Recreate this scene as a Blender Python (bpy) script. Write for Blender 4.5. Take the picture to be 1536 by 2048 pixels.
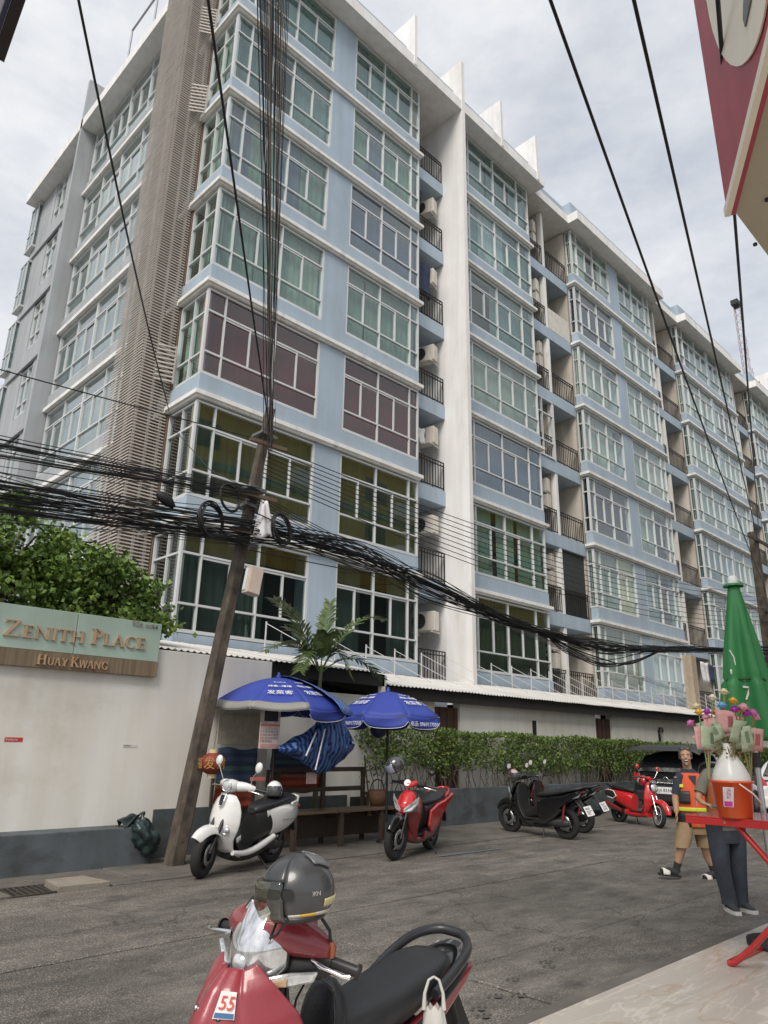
import bpy, bmesh, math, random
from mathutils import Vector, Matrix
random.seed(7)
for o in list(bpy.data.objects): bpy.data.objects.remove(o)
SC = bpy.context.scene
COL = SC.collection
R = math.radians
# ---------------------------------------------------------------- camera
cam_d = bpy.data.cameras.new('camera'); cam = bpy.data.objects.new('camera', cam_d); COL.objects.link(cam)
F_PX, PITCH, ROLL, YAW = 1442.0, 0.3132618, 0.0186559, 0.7972321
CAM = Vector((0, 0, 1.5))
_fw = Vector((math.cos(YAW)*math.cos(PITCH), math.sin(YAW)*math.cos(PITCH), math.sin(PITCH)))
_rt = _fw.cross(Vector((0, 0, 1))).normalized(); _up = _rt.cross(_fw)
_r = math.cos(ROLL)*_rt + math.sin(ROLL)*_up; _u = -math.sin(ROLL)*_rt + math.cos(ROLL)*_up
m = Matrix(((_r.x, _u.x, -_fw.x), (_r.y, _u.y, -_fw.y), (_r.z, _u.z, -_fw.z)))
cam.matrix_world = Matrix.Translation(CAM) @ m.to_4x4()
cam_d.sensor_fit = 'VERTICAL'; cam_d.sensor_height = 36.0; cam_d.lens = F_PX/2048*36.0
cam_d.clip_start = 0.05; cam_d.clip_end = 3000
SC.camera = cam
SC.render.resolution_x, SC.render.resolution_y = 768, 1024
# ---------------------------------------------------------------- sky, sun, exposure
SUN_EL, SUN_AZ = R(46), R(208)      # azimuth measured from +X towards +Y
W = bpy.data.worlds.new('World'); SC.world = W; W.use_nodes = True
nt = W.node_tree; nt.nodes.clear()
def wn(t, **k):
    n = nt.nodes.new(t)
    for a, b in k.items(): setattr(n, a, b)
    return n
wo = wn('ShaderNodeOutputWorld'); bg = wn('ShaderNodeBackground'); sky = wn('ShaderNodeTexSky')
sky.sky_type = 'NISHITA'; sky.sun_disc = False; sky.sun_elevation = SUN_EL; sky.sun_rotation = R(90)-SUN_AZ
sky.air_density = 1.0; sky.dust_density = 2.5; sky.ozone_density = 1.0
tc = wn('ShaderNodeTexCoord'); mp = wn('ShaderNodeMapping'); mp.inputs['Scale'].default_value = (1.0, 1.0, 2.6)
nz = wn('ShaderNodeTexNoise'); nz.inputs['Scale'].default_value = 2.3; nz.inputs['Detail'].default_value = 7; nz.inputs['Roughness'].default_value = .55
cr = wn('ShaderNodeValToRGB'); cr.color_ramp.elements[0].position = .28; cr.color_ramp.elements[1].position = .72
cr.color_ramp.elements[0].color = (.60, .60, .60, 1); cr.color_ramp.elements[1].color = (.97, .97, .97, 1)
nz2 = wn('ShaderNodeTexNoise'); nz2.inputs['Scale'].default_value = 5.0; nz2.inputs['Detail'].default_value = 8; nz2.inputs['Roughness'].default_value = .6
cr2 = wn('ShaderNodeValToRGB'); cr2.color_ramp.elements[0].position = .30; cr2.color_ramp.elements[1].position = .75
cr2.color_ramp.elements[0].color = (6.1, 6.45, 7.1, 1); cr2.color_ramp.elements[1].color = (9.6, 9.6, 9.5, 1)
mx = wn('ShaderNodeMixRGB')
nt.links.new(tc.outputs['Generated'], mp.inputs['Vector']); nt.links.new(mp.outputs[0], nz.inputs['Vector']); nt.links.new(mp.outputs[0], nz2.inputs['Vector'])
nt.links.new(nz.outputs['Fac'], cr.inputs['Fac']); nt.links.new(nz2.outputs['Fac'], cr2.inputs['Fac'])
nt.links.new(cr.outputs['Color'], mx.inputs['Fac']); nt.links.new(sky.outputs['Color'], mx.inputs['Color1']); nt.links.new(cr2.outputs['Color'], mx.inputs['Color2'])
nt.links.new(mx.outputs['Color'], bg.inputs['Color']); bg.inputs['Strength'].default_value = 0.085
nt.links.new(bg.outputs[0], wo.inputs[0])
sd = bpy.data.lights.new('sun', 'SUN'); so = bpy.data.objects.new('sun', sd); COL.objects.link(so)
sd.energy = 2.3; sd.angle = R(28); sd.color = (1.0, .93, .84)
_d = Vector((math.cos(SUN_AZ)*math.cos(SUN_EL), math.sin(SUN_AZ)*math.cos(SUN_EL), math.sin(SUN_EL)))
so.rotation_euler = (-_d).to_track_quat('-Z', 'Y').to_euler(); so.location = (0, 0, 60)
vs = SC.view_settings; vs.view_transform = 'Standard'; vs.look = 'None'; vs.gamma = 1.0; vs.exposure = 0.45
SC.render.engine = 'CYCLES'

# ---------------------------------------------------------------- helpers
def ray(x, y): return (_fw*F_PX + _r*(x-768) - _u*(y-1024)).normalized()
def at_y(x, y, Y): d = ray(x, y); return CAM + d*(Y/d.y)
def at_z(x, y, z): d = ray(x, y); return CAM + d*((z-CAM.z)/d.z)
def at_x(x, y, X): d = ray(x, y); return CAM + d*(X/d.x)
def at_d(x, y, dd): return CAM + ray(x, y)*dd

_M = {}
def mat(name, c, rough=.6, metal=0.0, var=.12, scale=6.0, bump=0.0, bscale=60.0, c2=None, spec=.5, coat=0.0, stretch=None, detail=6, space='pos', alpha=1.0, trans=0.0, streak=0.0):
    """procedural principled material: base colour broken up by noise, optional second colour, bump"""
    if name in _M: return _M[name]
    mt = bpy.data.materials.new(name); mt.use_nodes = True; n = mt.node_tree.nodes; l = mt.node_tree.links
    b = n['Principled BSDF']
    b.inputs['Roughness'].default_value = rough; b.inputs['Metallic'].default_value = metal
    b.inputs['Specular IOR Level'].default_value = spec
    b.inputs['Coat Weight'].default_value = coat; b.inputs['Coat Roughness'].default_value = .06
    b.inputs['Alpha'].default_value = alpha; b.inputs['Transmission Weight'].default_value = trans
    if space == 'pos':
        g = n.new('ShaderNodeNewGeometry'); vec = g.outputs['Position']
    else:
        g = n.new('ShaderNodeTexCoord'); vec = g.outputs['Object']
    if stretch:
        mm = n.new('ShaderNodeMapping'); mm.inputs['Scale'].default_value = stretch; l.new(vec, mm.inputs['Vector']); vec = mm.outputs[0]
    nz = n.new('ShaderNodeTexNoise'); nz.inputs['Scale'].default_value = scale; nz.inputs['Detail'].default_value = detail; nz.inputs['Roughness'].default_value = .62
    l.new(vec, nz.inputs['Vector'])
    rp = n.new('ShaderNodeValToRGB'); rp.color_ramp.elements[0].position = .3; rp.color_ramp.elements[1].position = .7
    ca = c2 if c2 else tuple(v*(1-var) for v in c); cb = c if c2 else tuple(min(1, v*(1+var)) for v in c)
    rp.color_ramp.elements[0].color = (*ca, 1); rp.color_ramp.elements[1].color = (*cb, 1)
    l.new(nz.outputs['Fac'], rp.inputs['Fac']); col = rp.outputs['Color']
    if streak:
        ms = n.new('ShaderNodeMapping'); ms.inputs['Scale'].default_value = (3.1, 3.1, .22); l.new(vec, ms.inputs['Vector'])
        ns = n.new('ShaderNodeTexNoise'); ns.inputs['Scale'].default_value = 1.0; ns.inputs['Detail'].default_value = 5; l.new(ms.outputs[0], ns.inputs['Vector'])
        rs = n.new('ShaderNodeValToRGB'); rs.color_ramp.elements[0].position = .35; rs.color_ramp.elements[1].position = .62
        k = 1-streak; rs.color_ramp.elements[0].color = (k, k*.98, k*.95, 1); rs.color_ramp.elements[1].color = (1, 1, 1, 1)
        l.new(ns.outputs['Fac'], rs.inputs['Fac'])
        mu = n.new('ShaderNodeMixRGB'); mu.blend_type = 'MULTIPLY'; mu.inputs['Fac'].default_value = 1
        l.new(col, mu.inputs['Color1']); l.new(rs.outputs['Color'], mu.inputs['Color2']); col = mu.outputs['Color']
    l.new(col, b.inputs['Base Color'])
    if bump:
        nb = n.new('ShaderNodeTexNoise'); nb.inputs['Scale'].default_value = bscale; nb.inputs['Detail'].default_value = 4; l.new(vec, nb.inputs['Vector'])
        bp = n.new('ShaderNodeBump'); bp.inputs['Strength'].default_value = bump; bp.inputs['Distance'].default_value = .01
        l.new(nb.outputs['Fac'], bp.inputs['Height']); l.new(bp.outputs[0], b.inputs['Normal'])
    _M[name] = mt; return mt

def grime(mt, sc, st, lo, hi, dark):
    """irregular stains multiplied over the base colour"""
    n = mt.node_tree.nodes; l = mt.node_tree.links; b = n['Principled BSDF']; src = b.inputs['Base Color'].links[0].from_socket
    g = n.new('ShaderNodeNewGeometry'); mp_ = n.new('ShaderNodeMapping'); mp_.inputs['Scale'].default_value = st; mp_.inputs['Location'].default_value = (3.7*sc, 1.3, 8.1*sc); l.new(g.outputs['Position'], mp_.inputs['Vector'])
    q = n.new('ShaderNodeTexNoise'); q.inputs['Scale'].default_value = sc; q.inputs['Detail'].default_value = 8; q.inputs['Roughness'].default_value = .68; l.new(mp_.outputs[0], q.inputs['Vector'])
    r = n.new('ShaderNodeValToRGB'); r.color_ramp.elements[0].position = lo; r.color_ramp.elements[1].position = hi; r.color_ramp.elements[0].color = (*dark, 1); r.color_ramp.elements[1].color = (1, 1, 1, 1); l.new(q.outputs['Fac'], r.inputs['Fac'])
    m_ = n.new('ShaderNodeMixRGB'); m_.blend_type = 'MULTIPLY'; m_.inputs['Fac'].default_value = 1; l.new(src, m_.inputs['Color1']); l.new(r.outputs['Color'], m_.inputs['Color2']); l.new(m_.outputs['Color'], b.inputs['Base Color']); return mt

def glass(name, tint, base=.06, rough=.02):
    if name in _M: return _M[name]
    mt = bpy.data.materials.new(name); mt.use_nodes = True; n = mt.node_tree.nodes; l = mt.node_tree.links; n.clear()
    o = n.new('ShaderNodeOutputMaterial'); t = n.new('ShaderNodeBsdfTransparent'); g = n.new('ShaderNodeBsdfGlossy'); mx = n.new('ShaderNodeMixShader'); f = n.new('ShaderNodeFresnel'); ad = n.new('ShaderNodeMath')
    t.inputs[0].default_value = (*tint, 1); g.inputs['Roughness'].default_value = rough; g.inputs[0].default_value = (.93, .97, .96, 1)
    f.inputs['IOR'].default_value = 1.55; ad.operation = 'ADD'; ad.use_clamp = True; ad.inputs[1].default_value = base; bf = n.new('ShaderNodeMath'); bf.operation = 'SUBTRACT'; bf.inputs[0].default_value = 1.0; pr = n.new('ShaderNodeMath'); pr.operation = 'MULTIPLY'
    ge = n.new('ShaderNodeNewGeometry'); nz = n.new('ShaderNodeTexNoise'); nz.inputs['Scale'].default_value = .9; nz.inputs['Detail'].default_value = 1
    bp = n.new('ShaderNodeBump'); bp.inputs['Strength'].default_value = .05; bp.inputs['Distance'].default_value = .05
    l.new(ge.outputs['Position'], nz.inputs['Vector']); l.new(nz.outputs['Fac'], bp.inputs['Height']); l.new(bp.outputs[0], g.inputs['Normal'])
    l.new(f.outputs[0], ad.inputs[0]); l.new(ge.outputs['Backfacing'], bf.inputs[1]); l.new(ad.outputs[0], pr.inputs[0]); l.new(bf.outputs[0], pr.inputs[1]); l.new(pr.outputs[0], mx.inputs[0]); l.new(t.outputs[0], mx.inputs[1]); l.new(g.outputs[0], mx.inputs[2]); l.new(mx.outputs[0], o.inputs[0])
    _M[name] = mt; return mt

def tag(o, label=None, cat=None, group=None, kind=None):
    if label: o['label'] = label
    if cat: o['category'] = cat
    if group: o['group'] = group
    if kind: o['kind'] = kind
    return o
def empty(name, loc=(0, 0, 0), rz=0.0, label=None, cat=None, group=None, parent=None):
    o = bpy.data.objects.new(name, None); o.empty_display_size = .1; COL.objects.link(o); o.location = loc; o.rotation_euler = (0, 0, rz)
    if parent: o.parent = parent
    return tag(o, label, cat, group)

def frame_of(d):
    d = d.normalized(); a = Vector((0, 0, 1)) if abs(d.z) < .95 else Vector((1, 0, 0))
    x = a.cross(d).normalized(); return x, d.cross(x)

class MB:
    def __init__(s): s.v = []; s.f = []; s.s = []
    def add(s, vs, fs, smooth=False):
        b = len(s.v); s.v += [tuple(p) for p in vs]; s.f += [tuple(i+b for i in q) for q in fs]; s.s += [smooth]*len(fs); return s
    def box(s, x0, x1, y0, y1, z0, z1):
        return s.add([(x0,y0,z0),(x1,y0,z0),(x1,y1,z0),(x0,y1,z0),(x0,y0,z1),(x1,y0,z1),(x1,y1,z1),(x0,y1,z1)],
                     [(0,3,2,1),(4,5,6,7),(0,1,5,4),(1,2,6,5),(2,3,7,6),(3,0,4,7)])
    def obox(s, c, u, v, w):
        """oriented box: centre c and three half vectors"""
        c, u, v, w = Vector(c), Vector(u), Vector(v), Vector(w)
        P = [c+a*u+b*v+d*w for d in (-1, 1) for (a, b) in ((-1,-1),(1,-1),(1,1),(-1,1))]
        return s.add(P, [(0,3,2,1),(4,5,6,7),(0,1,5,4),(1,2,6,5),(2,3,7,6),(3,0,4,7)])
    def bar(s, p, q, w, h=None):
        p, q = Vector(p), Vector(q); h = h or w; x, y = frame_of(q-p)
        return s.obox((p+q)/2, x*w/2, y*h/2, (q-p)/2)
    def prism(s, poly, off):
        """planar polygon (3D points) extruded by off"""
        off = Vector(off); n = len(poly); P = [Vector(p) for p in poly]; P += [p+off for p in P]
        return s.add(P, [tuple(range(n-1, -1, -1)), tuple(range(n, 2*n))]+[(i, (i+1) % n, n+(i+1) % n, n+i) for i in range(n)])
    def cyl(s, p, q, r0, r1=None, n=12, caps=True):
        p, q = Vector(p), Vector(q); r1 = r0 if r1 is None else r1; x, y = frame_of(q-p)
        A = [p+(x*math.cos(2*math.pi*i/n)+y*math.sin(2*math.pi*i/n))*r0 for i in range(n)]
        B = [q+(x*math.cos(2*math.pi*i/n)+y*math.sin(2*math.pi*i/n))*r1 for i in range(n)]
        s.add(A+B, [(i, (i+1) % n, n+(i+1) % n, n+i) for i in range(n)], True)
        if caps: s.add(A, [tuple(range(n-1, -1, -1))]); s.add(B, [tuple(range(n))])
        return s
    def tube(s, pts, r, n=8, caps=True, r_end=None):
        P = [Vector(p) for p in pts]; k = len(P); rings = []; last = None
        for i, p in enumerate(P):
            d = (P[min(i+1, k-1)]-P[max(i-1, 0)])
            if d.length < 1e-9: d = Vector((0, 0, 1))
            d.normalize()
            if last is None: x, y = frame_of(d)
            else:
                x = last-d*last.dot(d)
                if x.length < 1e-6: x, _ = frame_of(d)
                x.normalize(); y = d.cross(x)
            last = x
            rr = r[i] if isinstance(r, (list, tuple)) else (r if r_end is None else r+(r_end-r)*i/(k-1))
            rings.append([p+(x*math.cos(2*math.pi*j/n)+y*math.sin(2*math.pi*j/n))*rr for j in range(n)])
        return s.loft(rings, caps)
    def loft(s, rings, caps=True, closed=True, smooth=True):
        n = len(rings[0]); V = [p for r in rings for p in r]; Fs = []
        for i in range(len(rings)-1):
            for j in range(n if closed else n-1):
                a = i*n+j; b = i*n+(j+1) % n; Fs.append((a, b, b+n, a+n))
        s.add(V, Fs, smooth)
        if caps and closed:
            s.add(rings[0], [tuple(range(n-1, -1, -1))], smooth); s.add(rings[-1], [tuple(range(n))], smooth)
        return s
    def lathe(s, prof, c=(0, 0, 0), axis=(0, 0, 1), n=24, caps=False):
        """prof: list of (radius, height along axis)"""
        c = Vector(c); a = Vector(axis).normalized(); x, y = frame_of(a)
        return s.loft([[c+a*h+(x*math.cos(2*math.pi*j/n)+y*math.sin(2*math.pi*j/n))*max(r, 1e-4) for j in range(n)] for r, h in prof], caps)
    def ell(s, c, rx, ry, rz, n=16, k=10, rot=None, z0=-1, z1=1):
        c = Vector(c); rings = []
        for i in range(k+1):
            t = z0+(z1-z0)*i/k; ph = math.asin(max(-1, min(1, t))); ph = math.asin(z0)+(math.asin(z1)-math.asin(z0))*i/k
            ring = []
            for j in range(n):
                p = Vector((rx*math.cos(ph)*math.cos(2*math.pi*j/n), ry*math.cos(ph)*math.sin(2*math.pi*j/n), rz*math.sin(ph)))
                ring.append(c+(rot @ p if rot else p))
            rings.append(ring)
        return s.loft(rings, True)
    def torus(s, c, axis, Rr, r, n=28, k=10, a0=0, a1=2*math.pi):
        c = Vector(c); x, y = frame_of(Vector(axis)); full = abs(a1-a0-2*math.pi) < 1e-6
        pts = [c+(x*math.cos(a0+(a1-a0)*i/n)+y*math.sin(a0+(a1-a0)*i/n))*Rr for i in range(n+1)]
        return s.tube(pts, r, k, caps=not full)
    def sheet(s, f, nu, nv, smooth=True, thick=0.0):
        """grid surface f(u,v) with u,v in 0..1; optional thickness along z normal"""
        V = [Vector(f(i/nu, j/nv)) for j in range(nv+1) for i in range(nu+1)]
        Fs = [(j*(nu+1)+i, j*(nu+1)+i+1, (j+1)*(nu+1)+i+1, (j+1)*(nu+1)+i) for j in range(nv) for i in range(nu)]
        return s.add(V, Fs, smooth)
    def xf(s, M, start=0):
        for i in range(start, len(s.v)): s.v[i] = tuple(M @ Vector(s.v[i]))
        return s
    def mesh(s, name, m):
        me = bpy.data.meshes.new(name); me.from_pydata(s.v, [], s.f); me.polygons.foreach_set('use_smooth', s.s); me.materials.append(m); me.update(); return me
    def build(s, name, m, parent=None, bevel=0.0, seg=2, sub=0, solid=0.0, fixn=False, weld=False):
        me = s.mesh(name, m)
        if fixn or weld:
            bm = bmesh.new(); bm.from_mesh(me)
            if weld: bmesh.ops.remove_doubles(bm, verts=bm.verts, dist=1e-4)
            bmesh.ops.recalc_face_normals(bm, faces=bm.faces); bm.to_mesh(me); bm.free()
        o = bpy.data.objects.new(name, me); COL.objects.link(o)
        if parent: o.parent = parent
        if solid:
            md = o.modifiers.new('s', 'SOLIDIFY'); md.thickness = solid; md.offset = 0
        if bevel:
            md = o.modifiers.new('b', 'BEVEL'); md.width = bevel; md.segments = seg; md.limit_method = 'ANGLE'; md.angle_limit = R(35)
        if sub:
            md = o.modifiers.new('d', 'SUBSURF'); md.levels = sub; md.render_levels = sub
        return o
def inst(name, me, parent, M=None):
    o = bpy.data.objects.new(name, me); COL.objects.link(o); o.parent = parent
    if M is not None: o.matrix_local = M
    return o
def stuffpart(o): o['kind'] = 'stuff'; return o
def struct(o): o['kind'] = 'structure'; return o
ORD = ['ground', 'second', 'third', 'fourth', 'fifth', 'sixth', 'seventh']
# ================================================================ ground, road, kerb strip
M_conc = mat('road_concrete', (.150, .142, .132), .72, c2=(.098, .092, .085), scale=1.1, bump=.55, bscale=85, detail=9)
def road_material():
    mt = bpy.data.materials.new('worn_road'); mt.use_nodes = True; n = mt.node_tree.nodes; l = mt.node_tree.links; b = n['Principled BSDF']
    g = n.new('ShaderNodeNewGeometry'); P = g.outputs['Position']
    def noise(sc, det=4, ro=.6, st=None):
        v = P
        if st:
            m_ = n.new('ShaderNodeMapping'); m_.inputs['Scale'].default_value = st; l.new(P, m_.inputs['Vector']); v = m_.outputs[0]
        q = n.new('ShaderNodeTexNoise'); q.inputs['Scale'].default_value = sc; q.inputs['Detail'].default_value = det; q.inputs['Roughness'].default_value = ro; l.new(v, q.inputs['Vector']); return q.outputs['Fac']
    def ramp(f, a, b_, ca, cb):
        r = n.new('ShaderNodeValToRGB'); r.color_ramp.elements[0].position = a; r.color_ramp.elements[1].position = b_; r.color_ramp.elements[0].color = (*ca, 1); r.color_ramp.elements[1].color = (*cb, 1); l.new(f, r.inputs['Fac']); return r.outputs['Color']
    def mix(bl, fac, a, b_):
        m_ = n.new('ShaderNodeMixRGB'); m_.blend_type = bl; m_.inputs['Fac'].default_value = fac; l.new(a, m_.inputs['Color1']); l.new(b_, m_.inputs['Color2']); return m_.outputs['Color']
    base = ramp(noise(.55, 8, .65, (.6, 1.3, 1)), .30, .70, (.110, .102, .092), (.250, .234, .212))
    patch = ramp(noise(2.2, 7, .7, (.7, 1.6, 1)), .33, .66, (.50, .49, .48), (1.12, 1.11, 1.09))
    c = mix('MULTIPLY', 1, base, patch)
    vo = n.new('ShaderNodeTexVoronoi'); vo.inputs['Scale'].default_value = 70; l.new(P, vo.inputs['Vector'])
    sp = ramp(vo.outputs['Distance'], .08, .45, (2.3, 2.22, 2.12), (.62, .62, .62))
    vo2 = n.new('ShaderNodeTexVoronoi'); vo2.inputs['Scale'].default_value = 38; l.new(P, vo2.inputs['Vector'])
    wsp = ramp(vo2.outputs['Color'], .0, 1.0, (.72, .72, .73), (1.35, 1.33, 1.3))
    agg = mix('MULTIPLY', .55, sp, wsp)
    m_ = n.new('ShaderNodeMixRGB'); m_.blend_type = 'MULTIPLY'; l.new(ramp(noise(.8, 5, .6), .34, .54, (.45, .45, .45), (1, 1, 1)), m_.inputs['Fac']); l.new(c, m_.inputs['Color1']); l.new(agg, m_.inputs['Color2'])
    st = ramp(noise(1.1, 9, .75, (1, 1, 1)), .30, .42, (.34, .33, .32), (1, 1, 1))
    c = mix('MULTIPLY', .9, m_.outputs['Color'], st)
    # fine meandering cracks and sparse oil spots
    vc = n.new('ShaderNodeTexVoronoi'); vc.feature = 'DISTANCE_TO_EDGE'; vc.inputs['Scale'].default_value = .55
    dn = n.new('ShaderNodeTexNoise'); dn.inputs['Scale'].default_value = 2.5; dn.inputs['Detail'].default_value = 6; l.new(P, dn.inputs['Vector'])
    va = n.new('ShaderNodeMixRGB'); va.blend_type = 'ADD'; va.inputs['Fac'].default_value = .55; l.new(P, va.inputs['Color1']); l.new(dn.outputs['Color'], va.inputs['Color2']); l.new(va.outputs['Color'], vc.inputs['Vector'])
    ck = ramp(vc.outputs['Distance'], .0, .006, (.30, .29, .28), (1, 1, 1)); gate = ramp(noise(.35, 3), .50, .56, (0, 0, 0), (1, 1, 1))
    mk = n.new('ShaderNodeMixRGB'); mk.blend_type = 'MULTIPLY'; l.new(gate, mk.inputs['Fac']); l.new(c, mk.inputs['Color1']); l.new(ck, mk.inputs['Color2'])
    vs_ = n.new('ShaderNodeTexVoronoi'); vs_.inputs['Scale'].default_value = 1.3; l.new(P, vs_.inputs['Vector']); oil = ramp(vs_.outputs['Distance'], .05, .11, (.55, .54, .53), (1, 1, 1)); c = mix('MULTIPLY', .8, mk.outputs['Color'], oil)
    l.new(c, b.inputs['Base Color'])
    rr = ramp(noise(1.5, 5), .3, .7, (.5, .5, .5), (.85, .85, .85)); l.new(rr, b.inputs['Roughness'])
    bp = n.new('ShaderNodeBump'); bp.inputs['Strength'].default_value = .5; bp.inputs['Distance'].default_value = .012; l.new(vo.outputs['Distance'], bp.inputs['Height']); bp.invert = True
    l.new(bp.outputs[0], b.inputs['Normal'])
    return mt
M_road = road_material()
M_dirt = mat('joint_dirt', (.022, .020, .018), .95)
M_plain = mat('open_ground', (.17, .165, .15), .9, scale=.3)
g = MB(); g.add([(-900, -900, -.06), (900, -900, -.06), (900, 900, -.06), (-900, 900, -.06)], [(0, 1, 2, 3)]); struct(g.build('ground', M_plain))
rd = struct(MB().box(-40, 120, 2.0, 9.6, -.05, -.022).build('road', M_dirt))
xs = [-34.2+6.24*i-.00 for i in range(24)]; xs = [x-3.0+.04 for x in xs]
# transverse joints fall at X = 4.40 and 10.64
off = 4.40-min(xs, key=lambda v: abs(v-4.40)); xs = [x+off for x in xs]
random.seed(3)
for (ya, yb) in ((2.2, 3.765), (3.795, 5.735), (5.765, 8.21)):
    for i in range(len(xs)-1):
        if xs[i] > 70: break
        dz = random.uniform(-.004, .004); gp = .012
        MB().box(xs[i]+gp, xs[i+1]-gp, ya, yb, -.03, dz).build('slab', M_road, rd, bevel=.006, seg=1)
# gutter strip along the wall, cover and grate
M_gut = mat('gutter_concrete', (.150, .138, .120), .85, c2=(.075, .068, .060), scale=2.2, bump=.5, bscale=40, detail=9)
for i in range(len(xs)-1):
    a, b = xs[i], xs[i+1]
    if a > 40: break
    if a < 3.0 < b:
        segs = [(a, 2.78), (4.05, b)]
    else: segs = [(a, b)]
    for (p, q) in segs:
        if q-p > .02:
            MB().box(p+.006, q-.006, 8.245, 10.2, -.03, .012+random.uniform(-.004, .004)).build('gutter_slab', M_gut, rd, bevel=.01, seg=1)
MB().box(2.78, 4.05, 8.80, 9.4, -.03, .012).build('gutter_slab', M_gut, rd, bevel=.01, seg=1)
MB().box(2.70, 4.10, 8.24, 8.82, -.25, -.12).build('gutter_bed', M_dirt, rd)
M_iron = mat('drain_iron', (.06, .052, .045), .7, .3, bump=.4)
gr = empty('drain_grate', (3.2, 8.5, -.02), 0, 'rusty iron drain grate beside the lifted concrete cover at the wall foot', 'grate')
for i in range(7):
    x = .06*i-.18
    MB().bar((x, -.24, .0+.004*i), (x+.03, .24, .012), .022, .03).build('bar', M_iron, gr)
MB().bar((-.22, -.25, .012), (.24, -.25, .02), .03, .03).build('frame_rail', M_iron, gr); MB().bar((-.22, .25, .012), (.24, .25, .012), .03, .03).build('frame_rail', M_iron, gr)
cv = MB().prism([(3.47, 8.30, -.03), (4.02, 8.27, -.03), (3.94, 8.78, -.03), (3.52, 8.80, -.03)], (0, 0, .075)).build('drain_cover', mat('cover_concrete', (.27, .24, .20), .85, c2=(.19, .17, .14), scale=5, bump=.4), bevel=.008)
tag(cv, 'pale concrete drain cover slab beside the iron grate at the wall foot', 'cover')
MB().box(2.45, 3.0, 8.27, 8.8, -.03, .016).build('gutter_slab', M_gut, rd, bevel=.01)
# raised tiled floor in front of the shop
M_tile = mat('marble_tile', (.50, .455, .40), .32, c2=(.40, .37, .335), scale=1.7, stretch=(.35, 2.4, 1), detail=8, spec=.5)
def tile_mat():
    mt = M_tile; n = mt.node_tree.nodes; l = mt.node_tree.links; b = n['Principled BSDF']; src = b.inputs['Base Color'].links[0].from_socket
    g = n.new('ShaderNodeNewGeometry'); mp = n.new('ShaderNodeMapping'); mp.inputs['Rotation'].default_value = (0, 0, R(24)); mp.inputs['Scale'].default_value = (.5, 2.2, 1); l.new(g.outputs['Position'], mp.inputs['Vector'])
    for sc, lo, hi, cc in ((1.5, .485, .5, (.66, .62, .56)), (1.1, .490, .503, (.36, .27, .17)), (3.0, .492, .5, (.62, .59, .54))):
        q = n.new('ShaderNodeTexNoise'); q.inputs['Scale'].default_value = sc; q.inputs['Detail'].default_value = 5; q.inputs['Distortion'].default_value = .6; l.new(mp.outputs[0], q.inputs['Vector'])
        r = n.new('ShaderNodeValToRGB'); e = r.color_ramp.elements; e[0].position = lo-.012; e[0].color = (0, 0, 0, 1); e[1].position = (lo+hi)/2; e[1].color = (.6, .6, .6, 1)
        k = r.color_ramp.elements.new(hi+.012); k.color = (0, 0, 0, 1); l.new(q.outputs['Fac'], r.inputs['Fac'])
        m_ = n.new('ShaderNodeMixRGB'); m_.inputs['Color2'].default_value = (*cc, 1); l.new(r.outputs['Color'], m_.inputs['Fac']); l.new(src, m_.inputs['Color1']); src = m_.outputs['Color']
    l.new(src, b.inputs['Base Color'])
tile_mat()
TZ = .03; TE = at_z(1283, 1952, TZ).y     # floor level and its street edge
tf = struct(MB().box(-12, 40, -6, TE-.012, -.05, TZ-.012).build('tiled_floor', mat('floor_bed', (.2, .19, .17), .8)))
tx = at_z(1500, 2022, TZ).x
for i in range(-6, 14):
    for j in range(6):
        x0 = tx+1.2*i-6.0*0; y1 = TE-.0-j*1.2
        MB().box(x0+.0015, x0+1.2-.0015, y1-1.2+.0015, y1, TZ-.012, TZ).build('tile', M_tile, tf, bevel=.0015, seg=1)
kb = struct(MB().box(-12, 40, TE+.002, TE+.14, -.05, .018).build('kerb', M_gut, bevel=.02))
# leaf and paw print marks pressed in the concrete strip are flat, with the dents' shade painted in
M_pit = mat('dent_shade', (.085, .08, .073), .95)
M_blue = mat('worn_blue_paint', (.09, .14, .21), .9, c2=(.13, .13, .125), scale=14)
bl = MB(); A = at_z(880, 1712, .007); B = at_z(1000, 1697, .007); nrm = (B-A).normalized(); sd_ = Vector((-nrm.y, nrm.x, 0))*.035
bl.add([A-sd_, B-sd_, B+sd_, A+sd_], [(0, 1, 2, 3)])
struct(bl.build('painted_line', M_blue))
for (px_, py_) in ((1122, 1899), (1096, 1925), (1104, 1934), (1031, 1960), (1042, 1991), (996, 1993), (963, 2018), (972, 2033)):
    c = at_z(px_, py_, .006); pb = MB()
    for (dx, dy, rr) in ((0, 0, .03), (.05, .012, .014), (.035, .045, .014), (-.01, .055, .014), (-.045, .035, .013)):
        pb.add([(c.x+dx+rr*math.cos(t*.785), c.y+dy+rr*.8*math.sin(t*.785), .0062) for t in range(8)], [tuple(range(8))])
    struct(pb.build('paw_print', M_pit))

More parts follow.
